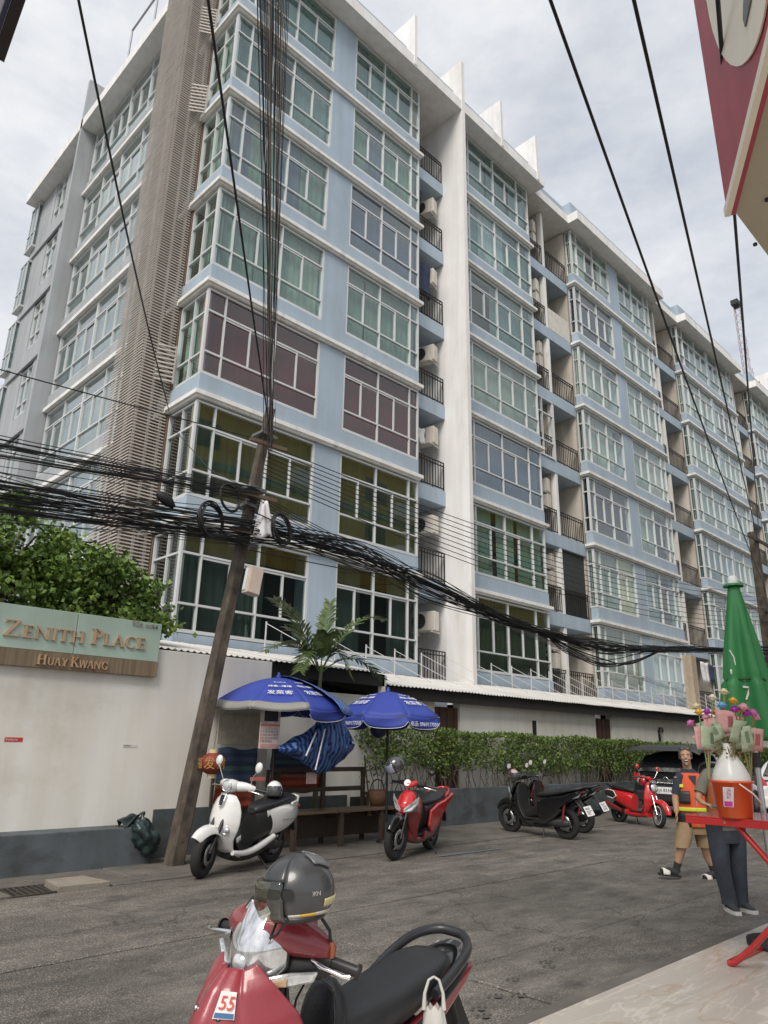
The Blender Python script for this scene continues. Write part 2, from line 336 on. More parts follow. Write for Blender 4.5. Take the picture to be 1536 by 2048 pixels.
# dry leaves and scraps lying along the gutter and under the hedge
random.seed(61); lt_ = MB()
for _ in range(260):
    x = random.uniform(3, 24); y = (random.uniform(8.2, 9.2) if x < 9.6 else random.uniform(8.9, 10.05)) if random.random() < .8 else random.uniform(4, 8)
    a = random.random()*6.28; r_ = random.uniform(.012, .032); z = .020+random.random()*.004; ca, sa = math.cos(a), math.sin(a)
    lt_.add([(x-ca*r_, y-sa*r_, z), (x+sa*r_*.4, y-ca*r_*.4, z+.006), (x+ca*r_, y+sa*r_, z+.002), (x-sa*r_*.4, y+ca*r_*.4, z+.006)], [(0, 1, 2, 3)])
tag(lt_.build('leaf_litter', mat('dry_leaf', (.20, .14, .07), .9, c2=(.30, .27, .22), scale=9)), 'dry leaves and paper scraps scattered along the gutter', 'litter', None, 'stuff')
# ================================================================ apartment building
M_bwall = mat('blue_render', (.355, .44, .53), .8, var=.06, scale=.8, bump=.1, bscale=30, streak=.07)
M_grey = mat('grey_render', (.36, .385, .41), .8, var=.05, scale=.7, bump=.1, bscale=30, streak=.10)
M_white = mat('white_render', (.78, .78, .785), .75, var=.04, scale=1.2, bump=.08, bscale=30, streak=.10)
M_trim = mat('white_trim', (.78, .78, .765), .6, var=.03, streak=.12)
M_cream = mat('cream_render', (.54, .50, .445), .85, var=.08, scale=1.5, streak=.15)
M_alu = mat('white_aluminium', (.60, .62, .63), .38, 0.1, var=.05, scale=3)
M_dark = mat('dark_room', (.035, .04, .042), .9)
M_rail = mat('black_railing', (.018, .016, .016), .5, .4)
M_slat = mat('taupe_slat', (.43, .40, .365), .6, var=.12, scale=3)
M_backing = mat('louver_backing', (.13, .095, .068), .9, var=.1, scale=2)  # darkened backing, shade between the slats put into its colour
G_green = glass('green_glass', (.84, .92, .895), .07)
G_dark = glass('dark_glass', (.65, .71, .69), .16)
G_maroon = glass('maroon_film_glass', (.58, .39, .4), .05)
G_slate = glass('slate_film_glass', (.51, .6, .68), .10)
G_navy = glass('navy_film_glass', (.22, .25, .3), .07)
def cur(n, c): return mat('curtain_'+n, c, .9, var=.10, scale=2.5, stretch=(6, 6, .2))
CUR = dict(green=cur('green', (.255, .315, .285)), teal=cur('teal', (.18, .265, .28)), white=cur('white', (.42, .42, .40)), purple=cur('violet', (.19, .20, .30)), green2=cur('pale_green', (.36, .415, .375)), teal2=cur('deep_teal', (.12, .19, .205)), white2=cur('grey_white', (.32, .33, .325)), purple2=cur('grey_violet', (.15, .16, .23)),
           maroon=cur('brown', (.62, .36, .32)), slate=cur('slate', (.50, .55, .60)), navy=cur('navy', (.04, .045, .065)), dark=cur('dark', (.19, .22, .21)), olive_reflect=cur('olive_reflect', (.25, .26, .185)), yellow=cur('yellow', (.60, .56, .34)))  # olive curtains have the yellow-green window reflection put into their colour
grime(M_bwall, .9, (1.3, 1.3, .35), .30, .46, (.86, .87, .87)); grime(M_white, 1.0, (1.3, 1.3, .3), .30, .45, (.84, .83, .81)); grime(M_grey, .9, (1.2, 1.2, .3), .32, .47, (.84, .84, .84)); grime(M_trim, 1.6, (2, 2, .6), .32, .46, (.78, .77, .74)); grime(M_cream, 1.2, (1.4, 1.4, .4), .33, .5, (.7, .68, .65))
def L(k): return 5.85+2.86*k
bld = empty('apartment_building', (7, 13, 0), 0, 'long seven storey pale blue apartment block with rows of green glass windows', 'building')
BI = Matrix.Translation((-7, -13, 0))
def bp(mb, name, m_, parent=bld, **k):
    o = mb.build(name, m_, parent, **k)
    if parent is bld: o.matrix_local = BI
    return o
far_panes = MB(); left_panes = MB()
def window(us, S, T, curtain, gl=None, face='x', plane=13.08, single=True, slide=True, cov=1.0, flip=False, splitcols=None):
    """us: mullion positions along the facade. face x: facade looks to -Y, face y: facade looks to -X, face s: bay side"""
    gl = gl or G_green
    def P(u, d, z): return (u, plane+d, z) if face == 'x' else (plane+d, u, z)
    def bx(mb, u0, u1, d0, d1, z0, z1):
        a, b = P(u0, d0, z0), P(u1, d1, z1); return mb.box(min(a[0], b[0]), max(a[0], b[0]), min(a[1], b[1]), max(a[1], b[1]), z0, z1)
    fr = MB(); w = .042 if single else .034; h = T-S; t1 = T-.56*h/2.15; t0 = S+.55*h/2.15
    u0, u1 = us[0], us[-1]
    bx(fr, u0-.02, u1+.02, .0, .10, S-.03, S+w); bx(fr, u0-.02, u1+.02, .0, .10, T-w, T)
    for u in us:
        ww = (.052 if u in (us[0], us[-1]) else .038)*(1 if single else .8)
        bx(fr, u-ww/2, u+ww/2, .002, .10, S+w, T-w)
    for z in (t0, t1): bx(fr, u0+.03, u1-.03, .006, .09, z-.022, z+.022)
    cells = []
    for a, b in zip(us[:-1], us[1:]):
        a_, b_ = a+.022, b-.022
        cells += [(a_, b_, S+w, t0-.03), (a_, b_, t1+.03, T-w)]
        if slide and b-a > .8:
            c = (a+b)/2; bx(fr, c-.019, c+.019, .012, .085, t0+.03, t1-.03)
            for (p, q, dd) in ((a_, c, .02), (c, b_, .045)):
                bx(fr, p, q, dd, dd+.02, t1-.075, t1-.032)
            cells += [(a_, c-.025, t0+.03, t1-.03), (c+.025, b_, t0+.03, t1-.03)]
        else: cells += [(a_, b_, t0+.03, t1-.03)]
    wo_ = bp(fr, 'window', M_alu)
    for (a, b, z0, z1) in cells:
        if single:
            pm = MB(); bx(pm, a, b, .05+random.uniform(-.004, .004), .062, z0, z1); pm.build('pane', gl, wo_)
        else:
            P_ = [P(a, .055, z0), P(b, .055, z0), P(b, .055, z1), P(a, .055, z1)]
            if face != 'x': P_ = P_[::-1]
            (left_panes if (face == 'y' and plane < 7.2) else far_panes).add(P_, [(0, 1, 2, 3)])
    # curtain with folds, sometimes drawn aside so the dark room shows
    cl = curtain if isinstance(curtain, (list, tuple)) else [curtain]
    ph = random.random()*6
    if len(cl) == 1 and cl[0] in ('green', 'teal', 'white', 'purple', 'green2'):
        segs = []; q = 0.0
        while q < .97:
            wd = random.uniform(.18, .45); e_ = min(1, q+wd)
            if random.random() > .12: segs.append((q, e_, cl[0]+random.choice(('', '', '2'))))
            q = e_+(random.uniform(.01, .06) if random.random() < .3 else 0)
    else: segs = [(i/len(cl), (i+1)/len(cl), c) for i, c in enumerate(cl)]
    for i, (s0, s1, cn) in enumerate(segs):
        if cn is None: continue
        a = u0+(u1-u0)*s0; b = u0+(u1-u0)*s1
        fq = random.uniform(26, 40); am = random.uniform(.014, .026)
        def f(u, v, a=a, b=b, fq=fq, am=am):
            uu = a+(b-a)*u; d = .20+am*math.sin(uu*fq+ph+1.2*math.sin(uu*5.3+i))*(1-.15*v)+.012*math.sin(uu*7+v*3)
            return P(uu, d, S-.05+(T-S+.08)*v)
        ns = max(4, int((b-a)*(22 if single else 10)))
        MB().sheet(f, ns, 3).build('curtain', CUR[cn], wo_)
    return wo_
BAYS = dict(A=(7.0, 14.1), B=(15.86, 20.5), C=(23.72, 30.9), D=(34.1, 41.35), E=(44.2, 52.0))
# solid masses behind the windows painted dark for the unlit rooms
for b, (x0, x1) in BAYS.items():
    bp(MB().box(x0+.35, x1-.02, 13.62, 15.5, 2.2, 22.98), 'dark_backing', M_dark)
bp(MB().box(7.35, 7.9, 15.51, 28.6, 2.2, 22.98), 'dark_backing', M_dark)
bp(MB().box(7.95, 60, 15.6, 28.0, 0, 22.95), 'core_wall', M_cream)
# spandrels, ledges, piers
def ring_row(k, x0, x1, side, ztop, zbot, lb):
    """spandrel band (and its white ledge) of one bay; side: depth of the left return"""
    mb = MB(); y0 = 13.06
    mb.prism([(x0, y0, zbot), (x1, y0, zbot), (x1, 13.4, zbot), (x1, 13.6, zbot), (x0+.32, 13.6, zbot), (x0+.32, 13.06+side, zbot), (x0, 13.06+side, zbot)], (0, 0, ztop-zbot))
    bp(mb, 'spandrel', M_bwall)
    if lb:
        l_ = MB(); a = .11; z0 = zbot-.0; e = .10 if x1 > 14.5 else .10
        l_.prism([(x0-a, y0-a, zbot-.10), (x1+e, y0-a, zbot-.10), (x1+e, y0+.3, zbot-.10), (x0+.33, y0+.3, zbot-.10), (x0+.33, y0+side, zbot-.10), (x0-a, y0+side, zbot-.10)], (0, 0, .098))
        l2 = MB(); l2.prism([(x0-.05, y0-.05, zbot-.15), (x1+.04, y0-.05, zbot-.15), (x1+.04, y0+.28, zbot-.15), (x0+.33, y0+.28, zbot-.15), (x0+.33, y0+side, zbot-.15), (x0-.05, y0+side, zbot-.15)], (0, 0, .0485))
        bp(l_, 'ledge', M_trim); bp(l2, 'ledge_moulding', M_trim)
side = dict(A=1.28, B=.30, C=.30, D=.30, E=.30)
for b, (x0, x1) in BAYS.items():
    for k in range(7):
        zb = L(k-1)+.12 if k else 2.9
        ring_row(k, x0, x1, side[b], L(k)-2.27-.03, zb if k else 2.9, k > 0)
def S_(k): return L(k)-2.25
def T_(k): return L(k)-.075
for k in range(7):
    for (a, b) in ((10.34, 11.17), (26.92, 27.70)):
        bp(MB().box(a, b, 13.075, 13.6, S_(k)-.05, T_(k)+.02 if k < 6 else 22.99), 'pier', M_bwall)
    bp(MB().box(37.84, 37.99, 13.08, 13.5, S_(k)-.05, T_(k)+.02), 'pier', M_bwall)
rowA1 = [('dark', 'dark', None), ('olive_reflect', 'dark', 'olive_reflect'), ('maroon',), ('green',), ('purple', 'green', 'purple', 'green'), ('teal',), ('teal',)]
rowA2 = [('dark', None, 'dark'), ('olive_reflect', 'olive_reflect'), ('maroon',), ('green',), ('slate',), ('green', 'purple', 'green', 'green'), ('teal',)]
rowB = [('olive_reflect',), ('green',), ('slate',), ('white',), ('teal',), ('teal', 'slate', 'teal'), ('teal',)]
rowC1 = [('olive_reflect',), ('green', 'green', 'yellow'), ('navy',), ('green',), ('green',), ('navy',), ('green',)]
rowC2 = [('slate',), ('teal',), ('green',), ('green', 'white'), ('green',), ('green',), ('teal',)]
rowD = [('green',), ('green',), ('teal',), ('green',), ('green',), ('green',), ('teal',)]
GLA = lambda c: {'maroon': G_maroon, 'slate': G_slate, 'navy': G_navy, 'dark': G_dark, 'olive_reflect': G_dark}.get(c, G_green)
for k in range(7):
    s, t = S_(k), T_(k)
    window([7.03, 7.50, 8.93, 10.31], s, t, rowA1[k], GLA(rowA1[k][0]))
    window([13.16, 13.72, 14.32], s, t, 'green' if k > 1 else None, G_green if k > 1 else G_dark, face='y', plane=7.03, slide=False)
    window([11.2, 12.47, 13.74, 14.09], s, t, rowA2[k], GLA(rowA2[k][0]))
    window([15.9, 16.73, 18.23, 19.75, 20.47], s, t, rowB[k], GLA(rowB[k][0]))
    window([23.76, 24.17, 25.52, 26.88], s, t, rowC1[k], GLA(rowC1[k][0]), single=False)
    window([13.14, 13.38], s, t, rowC1[k][0], GLA(rowC1[k][0]), face='y', plane=23.75, single=False, slide=False)
    window([27.74, 29.1, 30.42, 30.86], s, t, rowC2[k], GLA(rowC2[k][0]), single=False)
    window([34.14, 34.75, 36.25, 37.8], s, t, rowD[k], single=False)
    window([13.14, 13.38], s, t, 'green', face='y', plane=34.13, single=False, slide=False)
    window([38.02, 39.4, 40.8, 41.3], s, t, rowD[(k+3) % 7], single=False)
    window([44.25, 44.85, 46.3, 47.8, 49.3], s, t, 'navy' if k in (2, 5) else 'green', single=False)
    window([13.14, 13.38], s, t, 'green', face='y', plane=44.23, single=False, slide=False)
# right edge returns of the bays: solid blue side posts
# recesses with balconies
RECS = [(14.12, 15.66, None), (20.52, 23.70, (21.92, 22.08)), (30.92, 34.08, (32.05, 32.2)), (41.37, 44.18, (42.5, 42.65)), (52.0, 56, None)]
for ri, (x0, x1, col) in enumerate(RECS):
    bp(MB().box(x0-.5, x1+.5, 14.75, 15.5, 2.0, 22.9), 'recess_wall', M_cream)
    if ri: bp(MB().box(x1-.02, x1+.3, 13.45, 14.75, 2.0, 22.9), 'recess_side_wall', M_cream)
    for k in range(7):
        z = L(k-1)
        if k: bp(MB().box(x0, x1, 13.4, 14.75, z-.35, z+.12), 'balcony_slab', M_bwall)
        else: bp(MB().box(x0, x1, 13.4, 14.75, 2.2, z+.12), 'balcony_slab', M_bwall)
        for (a, b) in ([(x0, x1)] if not col else [(x0, col[0]), (col[1], x1)]):
            rl = MB(); zt = z+1.04; zb = z+.2
            for zz in (zt, zt-.11, zb): rl.box(a+.02, b-.02, 13.425, 13.455, zz-.014, zz+.014)
            n = max(3, int((b-a)/.125))
            for i in range(n+1):
                u = a+.03+(b-a-.06)*i/n; w = .016 if i % 4 == 0 else .008
                rl.box(u-w, u+w, 13.43, 13.45, zb if i % 4 else z+.12, zt)
            bp(rl, 'railing', M_rail)
    if col:
        bp(MB().box(col[0], col[1], 13.42, 13.6, 2.2, 22.95), 'pillar', M_trim)
        bp(MB().box(col[0], col[1], 13.6, 14.75, 2.2, 22.95), 'recess_partition', M_cream)
# fin wall between bay A and B, roof fins, eaves, parapets
YE = 12.5
fin = MB().prism([(15.68, YE-.02, 2.6), (15.84, YE-.02, 2.6), (15.84, 14.75, 2.6), (15.68, 14.75, 2.6)], (0, 0, 22.5)); bp(fin, 'fin_wall', M_white)
for x in (13.22, 18.02, 20.38): bp(MB().box(x, x+.13, YE-.02, 13.7, 23.06, 25.25), 'roof_fin', M_white)
bp(MB().box(15.68, 15.84, YE-.02, 13.7, 25.1, 25.26), 'roof_fin', M_white)
def eave(pl, name, z0, z1, m_): bp(MB().prism([(x, y, z0) for x, y in pl], (0, 0, z1-z0)), name, m_)
eave([(6.5, YE), (20.9, YE), (20.9, 15), (7.5, 15), (7.5, 28.65), (6.5, 28.65)], 'eave', 23.0, 23.42, M_white)
eave([(20.905, 12.95), (23.395, 12.95), (23.395, 15), (20.905, 15)], 'eave', 23.0, 23.38, M_white)
eave([(23.4, YE), (31.45, YE), (31.45, 15), (23.4, 15)], 'eave', 23.0, 23.42, M_white)
eave([(31.455, 12.95), (33.995, 12.95), (33.995, 15), (31.455, 15)], 'eave', 23.0, 23.38, M_white)
eave([(34.0, YE), (41.7, YE), (41.7, 15), (34.0, 15)], 'eave', 23.0, 23.42, M_white)
eave([(41.705, 12.95), (44.095, 12.95), (44.095, 15), (41.705, 15)], 'eave', 23.0, 23.38, M_white)
eave([(44.1, YE), (54, YE), (54, 15), (44.1, 15)], 'eave', 23.0, 23.42, M_white)
PZ = 24.12
for i, (a, b, y) in enumerate([(7.15, 20.72, 12.86), (20.72, 23.5, 13.25), (23.5, 31.25, 12.86), (31.25, 34.1, 13.25), (34.1, 41.5, 12.86), (41.5, 44.2, 13.25), (44.2, 54, 12.86)]):
    bp(MB().box(a, b-.003, y, y+.6, 23.4, PZ-.01*(i % 2)), 'parapet', M_bwall)
# ---- left (side) face: window bands, spandrels, fin column, end wall
XL = 7.0
for k in range(7):
    s, t = S_(k), T_(k)
    zb = L(k-1)+.12 if k else 2.2
    bp(MB().box(XL, XL+.5, 14.36, 22.98, zb, s-.03), 'spandrel', M_grey)
    if k: bp(MB().box(XL-.09, XL+.3, 14.36, 22.98, zb-.13, zb-.003), 'ledge', M_trim)
    window([16.0, 17.05, 18.5, 19.95], s, t, 'teal' if k % 2 else 'dark', face='y', plane=XL+.03, single=False)
    window([19.99, 21.4, 22.86], s, t, 'dark' if k % 3 else 'teal', face='y', plane=XL+.03, single=False)
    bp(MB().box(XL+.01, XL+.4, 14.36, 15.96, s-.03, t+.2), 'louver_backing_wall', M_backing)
    # end wall with its single windows
    bp(MB().box(XL+.02, XL+.5, 23.16, 28.55, zb, s+.25), 'end_wall', M_grey)
    bp(MB().box(XL+.02, XL+.5, 23.16, 25.32, s+.25, t+.2 if k < 6 else 22.99), 'end_wall', M_grey); bp(MB().box(XL+.02, XL+.5, 26.5, 28.55, s+.25, t+.2 if k < 6 else 22.99), 'end_wall', M_grey)
    window([25.35, 25.9, 26.47], s+.3, t, 'teal', G_green, face='y', plane=XL+.05, single=False, slide=False)
    if k: bp(MB().box(XL-.06, XL+.02, 23.3, 28.6, zb-.12, zb-.005), 'ledge', M_grey)
    window([28.62, 29.2, 29.75], s, t, None, G_dark, face='x', plane=28.6, single=False, slide=False) if False else None
    e = MB().box(XL-.14, XL+.3, 28.0, 28.9, s, s+.07); e.box(XL-.14, XL+.3, 28.0, 28.9, t-.07, t); e.box(XL-.14, XL-.08, 28.02, 28.88, s+.75, s+.8); e.box(XL-.13, XL-.09, 28.05, 28.1, s+.07, t-.07); e.box(XL-.13, XL-.09, 28.45, 28.5, s+.07, t-.07); e.box(XL-.13, XL-.09, 28.8, 28.85, s+.07, t-.07)
    bp(e, 'bay_window_frame', M_alu)
    bp(MB().box(XL-.11, XL+.3, 28.1, 28.8, s+.07, t-.07), 'bay_window_pane', mat('teal_pane', (.16, .22, .22), .12, var=.2))
bp(MB().box(6.5, 7.3, 22.985, 23.15, 2.0, 25.3), 'fin_wall', M_grey)
bp(far_panes, 'pane', G_green); bp(left_panes, 'pane', glass('sky_glass', (.60, .72, .72), .26))
for o in [o for o in bld.children if o.name.startswith('pane')]: stuffpart(o)
# ---- louvre tower at the corner
me = MB().prism([(6.20, 14.40, 0), (6.985, 14.40, 0), (6.985, 14.415, 0), (6.215, 14.415, 0), (6.215, 15.9, 0), (6.20, 15.9, 0)], (0, 0, .030)).mesh('slat', M_slat)
z = 2.6; gaps = [(20.3, 20.9), (17.55, 18.1), (9.75, 10.3)]
while z < 25.6:
    o = bpy.data.objects.new('slat', me); COL.objects.link(o); o.parent = bld
    o.matrix_local = BI @ Matrix.Translation((random.uniform(-.003, .003), random.uniform(-.003, .003), z))
    z += .078
for (x, y) in ((6.30, 14.5), (6.62, 14.5), (6.9, 14.5), (6.30, 15.0), (6.3, 15.75)): bp(MB().box(x-.025, x+.025, y-.025, y+.025, 2.2, 25.6), 'louver_post', M_slat)
bp(MB().box(6.45, 6.98, 14.95, 15.9, 2.2, 25.4), 'louver_backing_wall', M_backing)
for i, (zc, tw) in enumerate(((20.6, .55), (17.8, .6), (9.9, .35))):   # hinged louvre panels swung open
    pn = MB()
    for j in range(9):
        zz = zc-.45+j*.11; a = Vector((6.55, 14.36, zz)); b = a+Vector((.42*math.cos(tw), -.42*math.sin(tw), 0)); pn.bar(a, b, .03, .04)
    pn.bar((6.55+.42*math.cos(tw), 14.36-.42*math.sin(tw), zc-.5), (6.55+.42*math.cos(tw), 14.36-.42*math.sin(tw), zc+.48), .035)
    bp(pn, 'louver_panel', M_slat)
# roof railing on the left eave
rr = MB()
for y in (17.9, 19.75): rr.cyl((6.62, y, 23.4), (6.62, y, 25.0), .035, n=8)
for zz in (25.0, 23.55): rr.cyl((6.62, 15.0, zz), (6.62, 19.78, zz), .035, n=8)
bp(rr, 'roof_railing', mat('grey_pipe', (.30, .31, .34), .5, .3))
# ---- air conditioners hung in the recesses
M_ac = mat('ac_casing', (.66, .63, .57), .55, var=.08, scale=4, streak=.2)
M_grille = mat('ac_grille', (.10, .10, .10), .6)
def aircon(x, y, z, label, group, ry=0.0, sc=1.0):
    t = empty('air_conditioner', (x, y, z), ry, label, 'air conditioner', group); t.scale = (sc, sc, sc)
    MB().box(-.40, .40, -.15, .15, 0, .55).build('casing', M_ac, t, bevel=.02)
    gm = MB().torus((-.1, -.156, .28), (0, 1, 0), .21, .012, 20, 6)
    for i in range(-4, 5):
        h_ = math.sqrt(max(0, .21**2-(.047*i)**2)); gm.box(-.1-h_, -.1+h_, -.163, -.156, .28+.047*i-.004, .28+.047*i+.004)
    gm.build('grille', M_grille, t)
    MB().add([(-.1+.2*math.cos(a*.5236), -.1515, .28+.2*math.sin(a*.5236)) for a in range(12)], [tuple(range(12))]).build('fan_opening', M_dark, t)
    br = MB(); br.box(-.34, -.30, -.2, .3, -.05, -.01); br.box(.30, .34, -.2, .3, -.05, -.01); br.build('bracket', M_ac, t)
    return t
for k in range(7):
    z = L(k)-1.25 if k < 6 else 22.2-.6
    if k != 6:
        aircon(15.22, 13.85, z, f'air conditioner hung in the {ORD[k]} storey balcony left of the white fin wall', 'air conditioners left of the white fin', R(-75))
    if k != 3:
        aircon(21.55, 13.9, L(k)-1.15, f'air conditioner, upper of two on the {ORD[k]} storey, just right of the white fin bay', 'stacked air conditioners in the middle recess', R(-80), .95)
        aircon(21.55, 13.9, L(k)-1.78, f'air conditioner, lower of two on the {ORD[k]} storey, just right of the white fin bay', 'stacked air conditioners in the middle recess', R(-80), .95)
    aircon(31.72, 13.9, L(k)-1.2, f'air conditioner, upper of two on the {ORD[k]} storey in the third recess from the corner', 'stacked air conditioners in the far recess', R(-80), .95)
    aircon(31.72, 13.9, L(k)-1.85, f'air conditioner, lower of two on the {ORD[k]} storey in the third recess from the corner', 'stacked air conditioners in the far recess', R(-80), .95)
# balcony clutter: laundry, drying racks, plants
def cloth(name, x, y, z, w, h, m_, label):
    ph = random.random()*6
    o = MB().sheet(lambda u, v: (x+w*(u-.5)*(1-.15*v), y+.03*math.sin(u*9+ph)+.02*math.sin(v*5), z-h*v+.02*math.sin(u*6+ph)), 10, 6).build(name, m_, solid=.006); tag(o, label, 'laundry', 'laundry on the balconies')
mr, mn, mw = mat('red_cloth', (.5, .06, .03), .9), mat('navy_cloth', (.03, .045, .09), .9), mat('pale_cloth', (.62, .62, .62), .9)
cloth('towel', 14.32, 13.36, L(4)-.55, .22, .9, mr, 'red towel hung at the left end of a fifth storey balcony')
cloth('trousers', 14.85, 13.5, L(4)-.75, .55, 1.25, mn, 'navy trousers drying on a fifth storey balcony beside the white fin')
cloth('shirt', 14.5, 13.55, L(5)-.7, .45, .7, mat('black_cloth', (.02, .02, .022), .9), 'black shirt drying on a sixth storey balcony beside the white fin')
cloth('shirt', 14.7, 13.5, L(2)-.95, .3, .5, mw, 'pale shirt drying on a third storey balcony beside the white fin')
cloth('shirt', 33.2, 13.3, L(0)-.55, .7, .9, mw, 'white shirt drying on the ground storey balcony by the concrete post')
cloth('shirt', 33.9, 13.3, L(0)-.6, .4, .75, mn, 'dark shirt drying on the ground storey balcony by the concrete post')
bp(MB().box(22.1, 23.65, 13.41, 13.42, L(4)+.15, L(4)+1.1), 'balcony_screen', mat('pale_panel', (.60, .57, .52), .8))
# glazed-in balcony on the fourth storey of the middle recess
window([20.55, 21.2, 21.9], L(2)+.16, L(3)-.36, 'white', G_green, plane=13.36, single=False, slide=False)
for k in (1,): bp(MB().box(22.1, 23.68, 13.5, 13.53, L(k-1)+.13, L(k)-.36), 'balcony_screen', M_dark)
# ================================================================ boundary wall, sign, canopy, hedge, trees
M_wallp = mat('white_wall_paint', (.80, .785, .745), .85, c2=(.745, .73, .685), scale=.9, bump=.12, bscale=35, streak=.10)
M_plinth = mat('slate_plinth_paint', (.105, .128, .145), .85, c2=(.078, .090, .098), scale=1.6, bump=.2, bscale=30, streak=.25)
grime(M_wallp, .55, (.8, .8, 1.1), .30, .44, (.84, .825, .79)); grime(M_wallp, 2.6, (1.4, 1.4, .5), .28, .38, (.86, .84, .80)); grime(M_plinth, 1.4, (1, 1, 1.8), .36, .52, (.62, .60, .57))
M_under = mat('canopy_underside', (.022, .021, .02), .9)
WY = 9.70
wl = empty('boundary_wall', (2, WY, 0), 0, 'tall cream painted wall with blue grey plinth behind the leaning pole', 'wall'); WI = Matrix.Translation((-2, -WY, 0))
def pp(mb, name, m_, par, inv, **k): o = mb.build(name, m_, par, **k); o.matrix_local = inv; return o
pp(MB().box(-14, 7.02, WY, WY+.22, -.03, 2.755), 'wall', M_wallp, wl, WI, bevel=.01)
pp(MB().box(6.80, 7.018, WY+.221, 10.69, -.03, 2.75), 'return_wall', M_wallp, wl, WI)
pp(MB().box(-14, 5.03, 9.32, WY-.003, -.03, .455), 'planter_ledge', M_plinth, wl, WI, bevel=.012)
pp(MB().box(5.2, 7.022, WY-.025, WY-.002, -.02, .62), 'plinth', M_plinth, wl, WI)
# name sign
M_frost = mat('frosted_green_glass', (.47, .60, .52), .25, c2=(.40, .53, .46), scale=1.5, streak=.12, spec=.6)
M_wood = mat('brown_stone_panel', (.30, .225, .145), .6, c2=(.20, .15, .10), scale=1.2, stretch=(9, 1, .4), streak=.3)
M_gold = mat('bronze_letter', (.62, .42, .27), .35, .45, var=.1)
SY = 9.62
sg = empty('name_sign', (3, SY, 2.3), 0, 'pale green glass and brown panel sign with raised bronze letters on the wall', 'sign'); SI = Matrix.Translation((-3, -SY, -2.3))
pp(MB().box(-5, 3.78, SY, SY+.075, 2.565, 3.1), 'glass_panel', M_frost, sg, SI, bevel=.006); pp(MB().box(3.786, 4.985, SY, SY+.075, 2.565, 3.1), 'glass_panel', M_frost, sg, SI, bevel=.006)
pp(MB().box(-5, 4.985, SY-.012, SY+.07, 2.355, 2.56), 'base_panel', M_wood, sg, SI, bevel=.005)
def glyph(ch):
    """serif capital in a unit-height cell -> (polygons, advance)"""
    T, t, s = .15, .07, .06; P = []
    def rc(x0, x1, y0, y1): P.append([(x0, y0), (x1, y0), (x1, y1), (x0, y1)])
    def stem(x, w=T, y0=0, y1=1, bs=True, ts=True):
        rc(x, x+w, y0, y1)
        if bs: P.append([(x-.08, y0), (x+w+.08, y0), (x+w+.08, y0+.025), (x+w, y0+.07), (x, y0+.07), (x-.08, y0+.025)])
        if ts: P.append([(x-.08, y1), (x-.08, y1-.025), (x, y1-.07), (x+w, y1-.07), (x+w+.08, y1-.025), (x+w+.08, y1)])
    def dia(x0, y0, x1, y1, w): P.append([(x0, y0), (x0+w, y0), (x1+w, y1), (x1, y1)])
    def arc(cx, cy, rx, ry, a0, a1, wi, n=14):
        for i in range(n):
            p, q = R(a0+(a1-a0)*i/n), R(a0+(a1-a0)*(i+1)/n)
            def wd(a): return wi*(.45+.55*abs(math.cos(a)))
            P.append([(cx+rx*math.cos(p), cy+ry*math.sin(p)), (cx+rx*math.cos(q), cy+ry*math.sin(q)), (cx+(rx-wd(q))*math.cos(q), cy+(ry-wd(q))*math.sin(q)), (cx+(rx-wd(p))*math.cos(p), cy+(ry-wd(p))*math.sin(p))])
    if ch == 'Z': rc(.06, .74, .93, 1); rc(.03, .80, 0, .07); dia(.05, .07, .56, .93, .17); rc(.06, .1, .8, .93); rc(.76, .8, .07, .22); A = .9
    elif ch == 'E': stem(.1); rc(.25, .6, .93, 1); rc(.25, .52, .48, .55); rc(.25, .64, 0, .07); rc(.56, .6, .8, .93); rc(.6, .64, .07, .2); rc(.49, .52, .42, .61); A = .76
    elif ch == 'N': stem(.1, .08, ts=False); dia(.72, 0, .06, 1, .17); stem(.78, .08, bs=False); A = 1.0
    elif ch == 'I': stem(.12); A = .42
    elif ch == 'T': stem(.33, ts=False); rc(.02, .8, .93, 1); rc(.02, .06, .8, .93); rc(.76, .8, .8, .93); A = .84
    elif ch == 'H': stem(.1); stem(.65); rc(.25, .65, .48, .55); A = .96
    elif ch == 'P': stem(.1); arc(.28, .72, .34, .28, -90, 90, .15); rc(.2, .3, .94, 1); rc(.2, .3, .44, .5); A = .7
    elif ch == 'L': stem(.1); rc(.25, .62, 0, .07); rc(.58, .62, .07, .2); A = .7
    elif ch == 'A': dia(.02, 0, .36, 1, .08); dia(.62, 0, .33, 1, .17); rc(.2, .66, .34, .41); rc(-.04, .2, 0, .04); rc(.56, .9, 0, .04); A = .88
    elif ch in 'CG':
        arc(.5, .5, .46, .52, 42, 318, .16, 20); rc(.78, .83, .76, .96)
        if ch == 'G': rc(.68, .84, .06, .42); rc(.6, .92, .40, .45)
        A = .94
    elif ch == 'U': rc(.1, .25, .3, 1); rc(.68, .76, .3, 1); arc(.43, .32, .33, .34, 180, 360, .13); rc(.02, .33, .96, 1); rc(.6, .84, .96, 1); A = .88
    elif ch == 'Y': rc(.34, .49, 0, .5); dia(.34, .45, 0, 1, .16); dia(.42, .45, .68, 1, .08); rc(.24, .6, 0, .04); rc(-.05, .24, .96, 1); rc(.6, .84, .96, 1); A = .8
    elif ch == 'K': stem(.1); dia(.22, .45, .62, 1, .09); dia(.68, 0, .3, .55, .18); rc(.55, .8, .96, 1); rc(.6, .95, 0, .04); A = .88
    elif ch == 'W': dia(.25, 0, .0, 1, .15); dia(.28, 0, .5, .9, .08); dia(.72, 0, .46, 1, .15); dia(.76, 0, 1.02, 1, .08); rc(-.06, .24, .96, 1); rc(.94, 1.16, .96, 1); A = 1.16
    else: A = .35
    return P, A
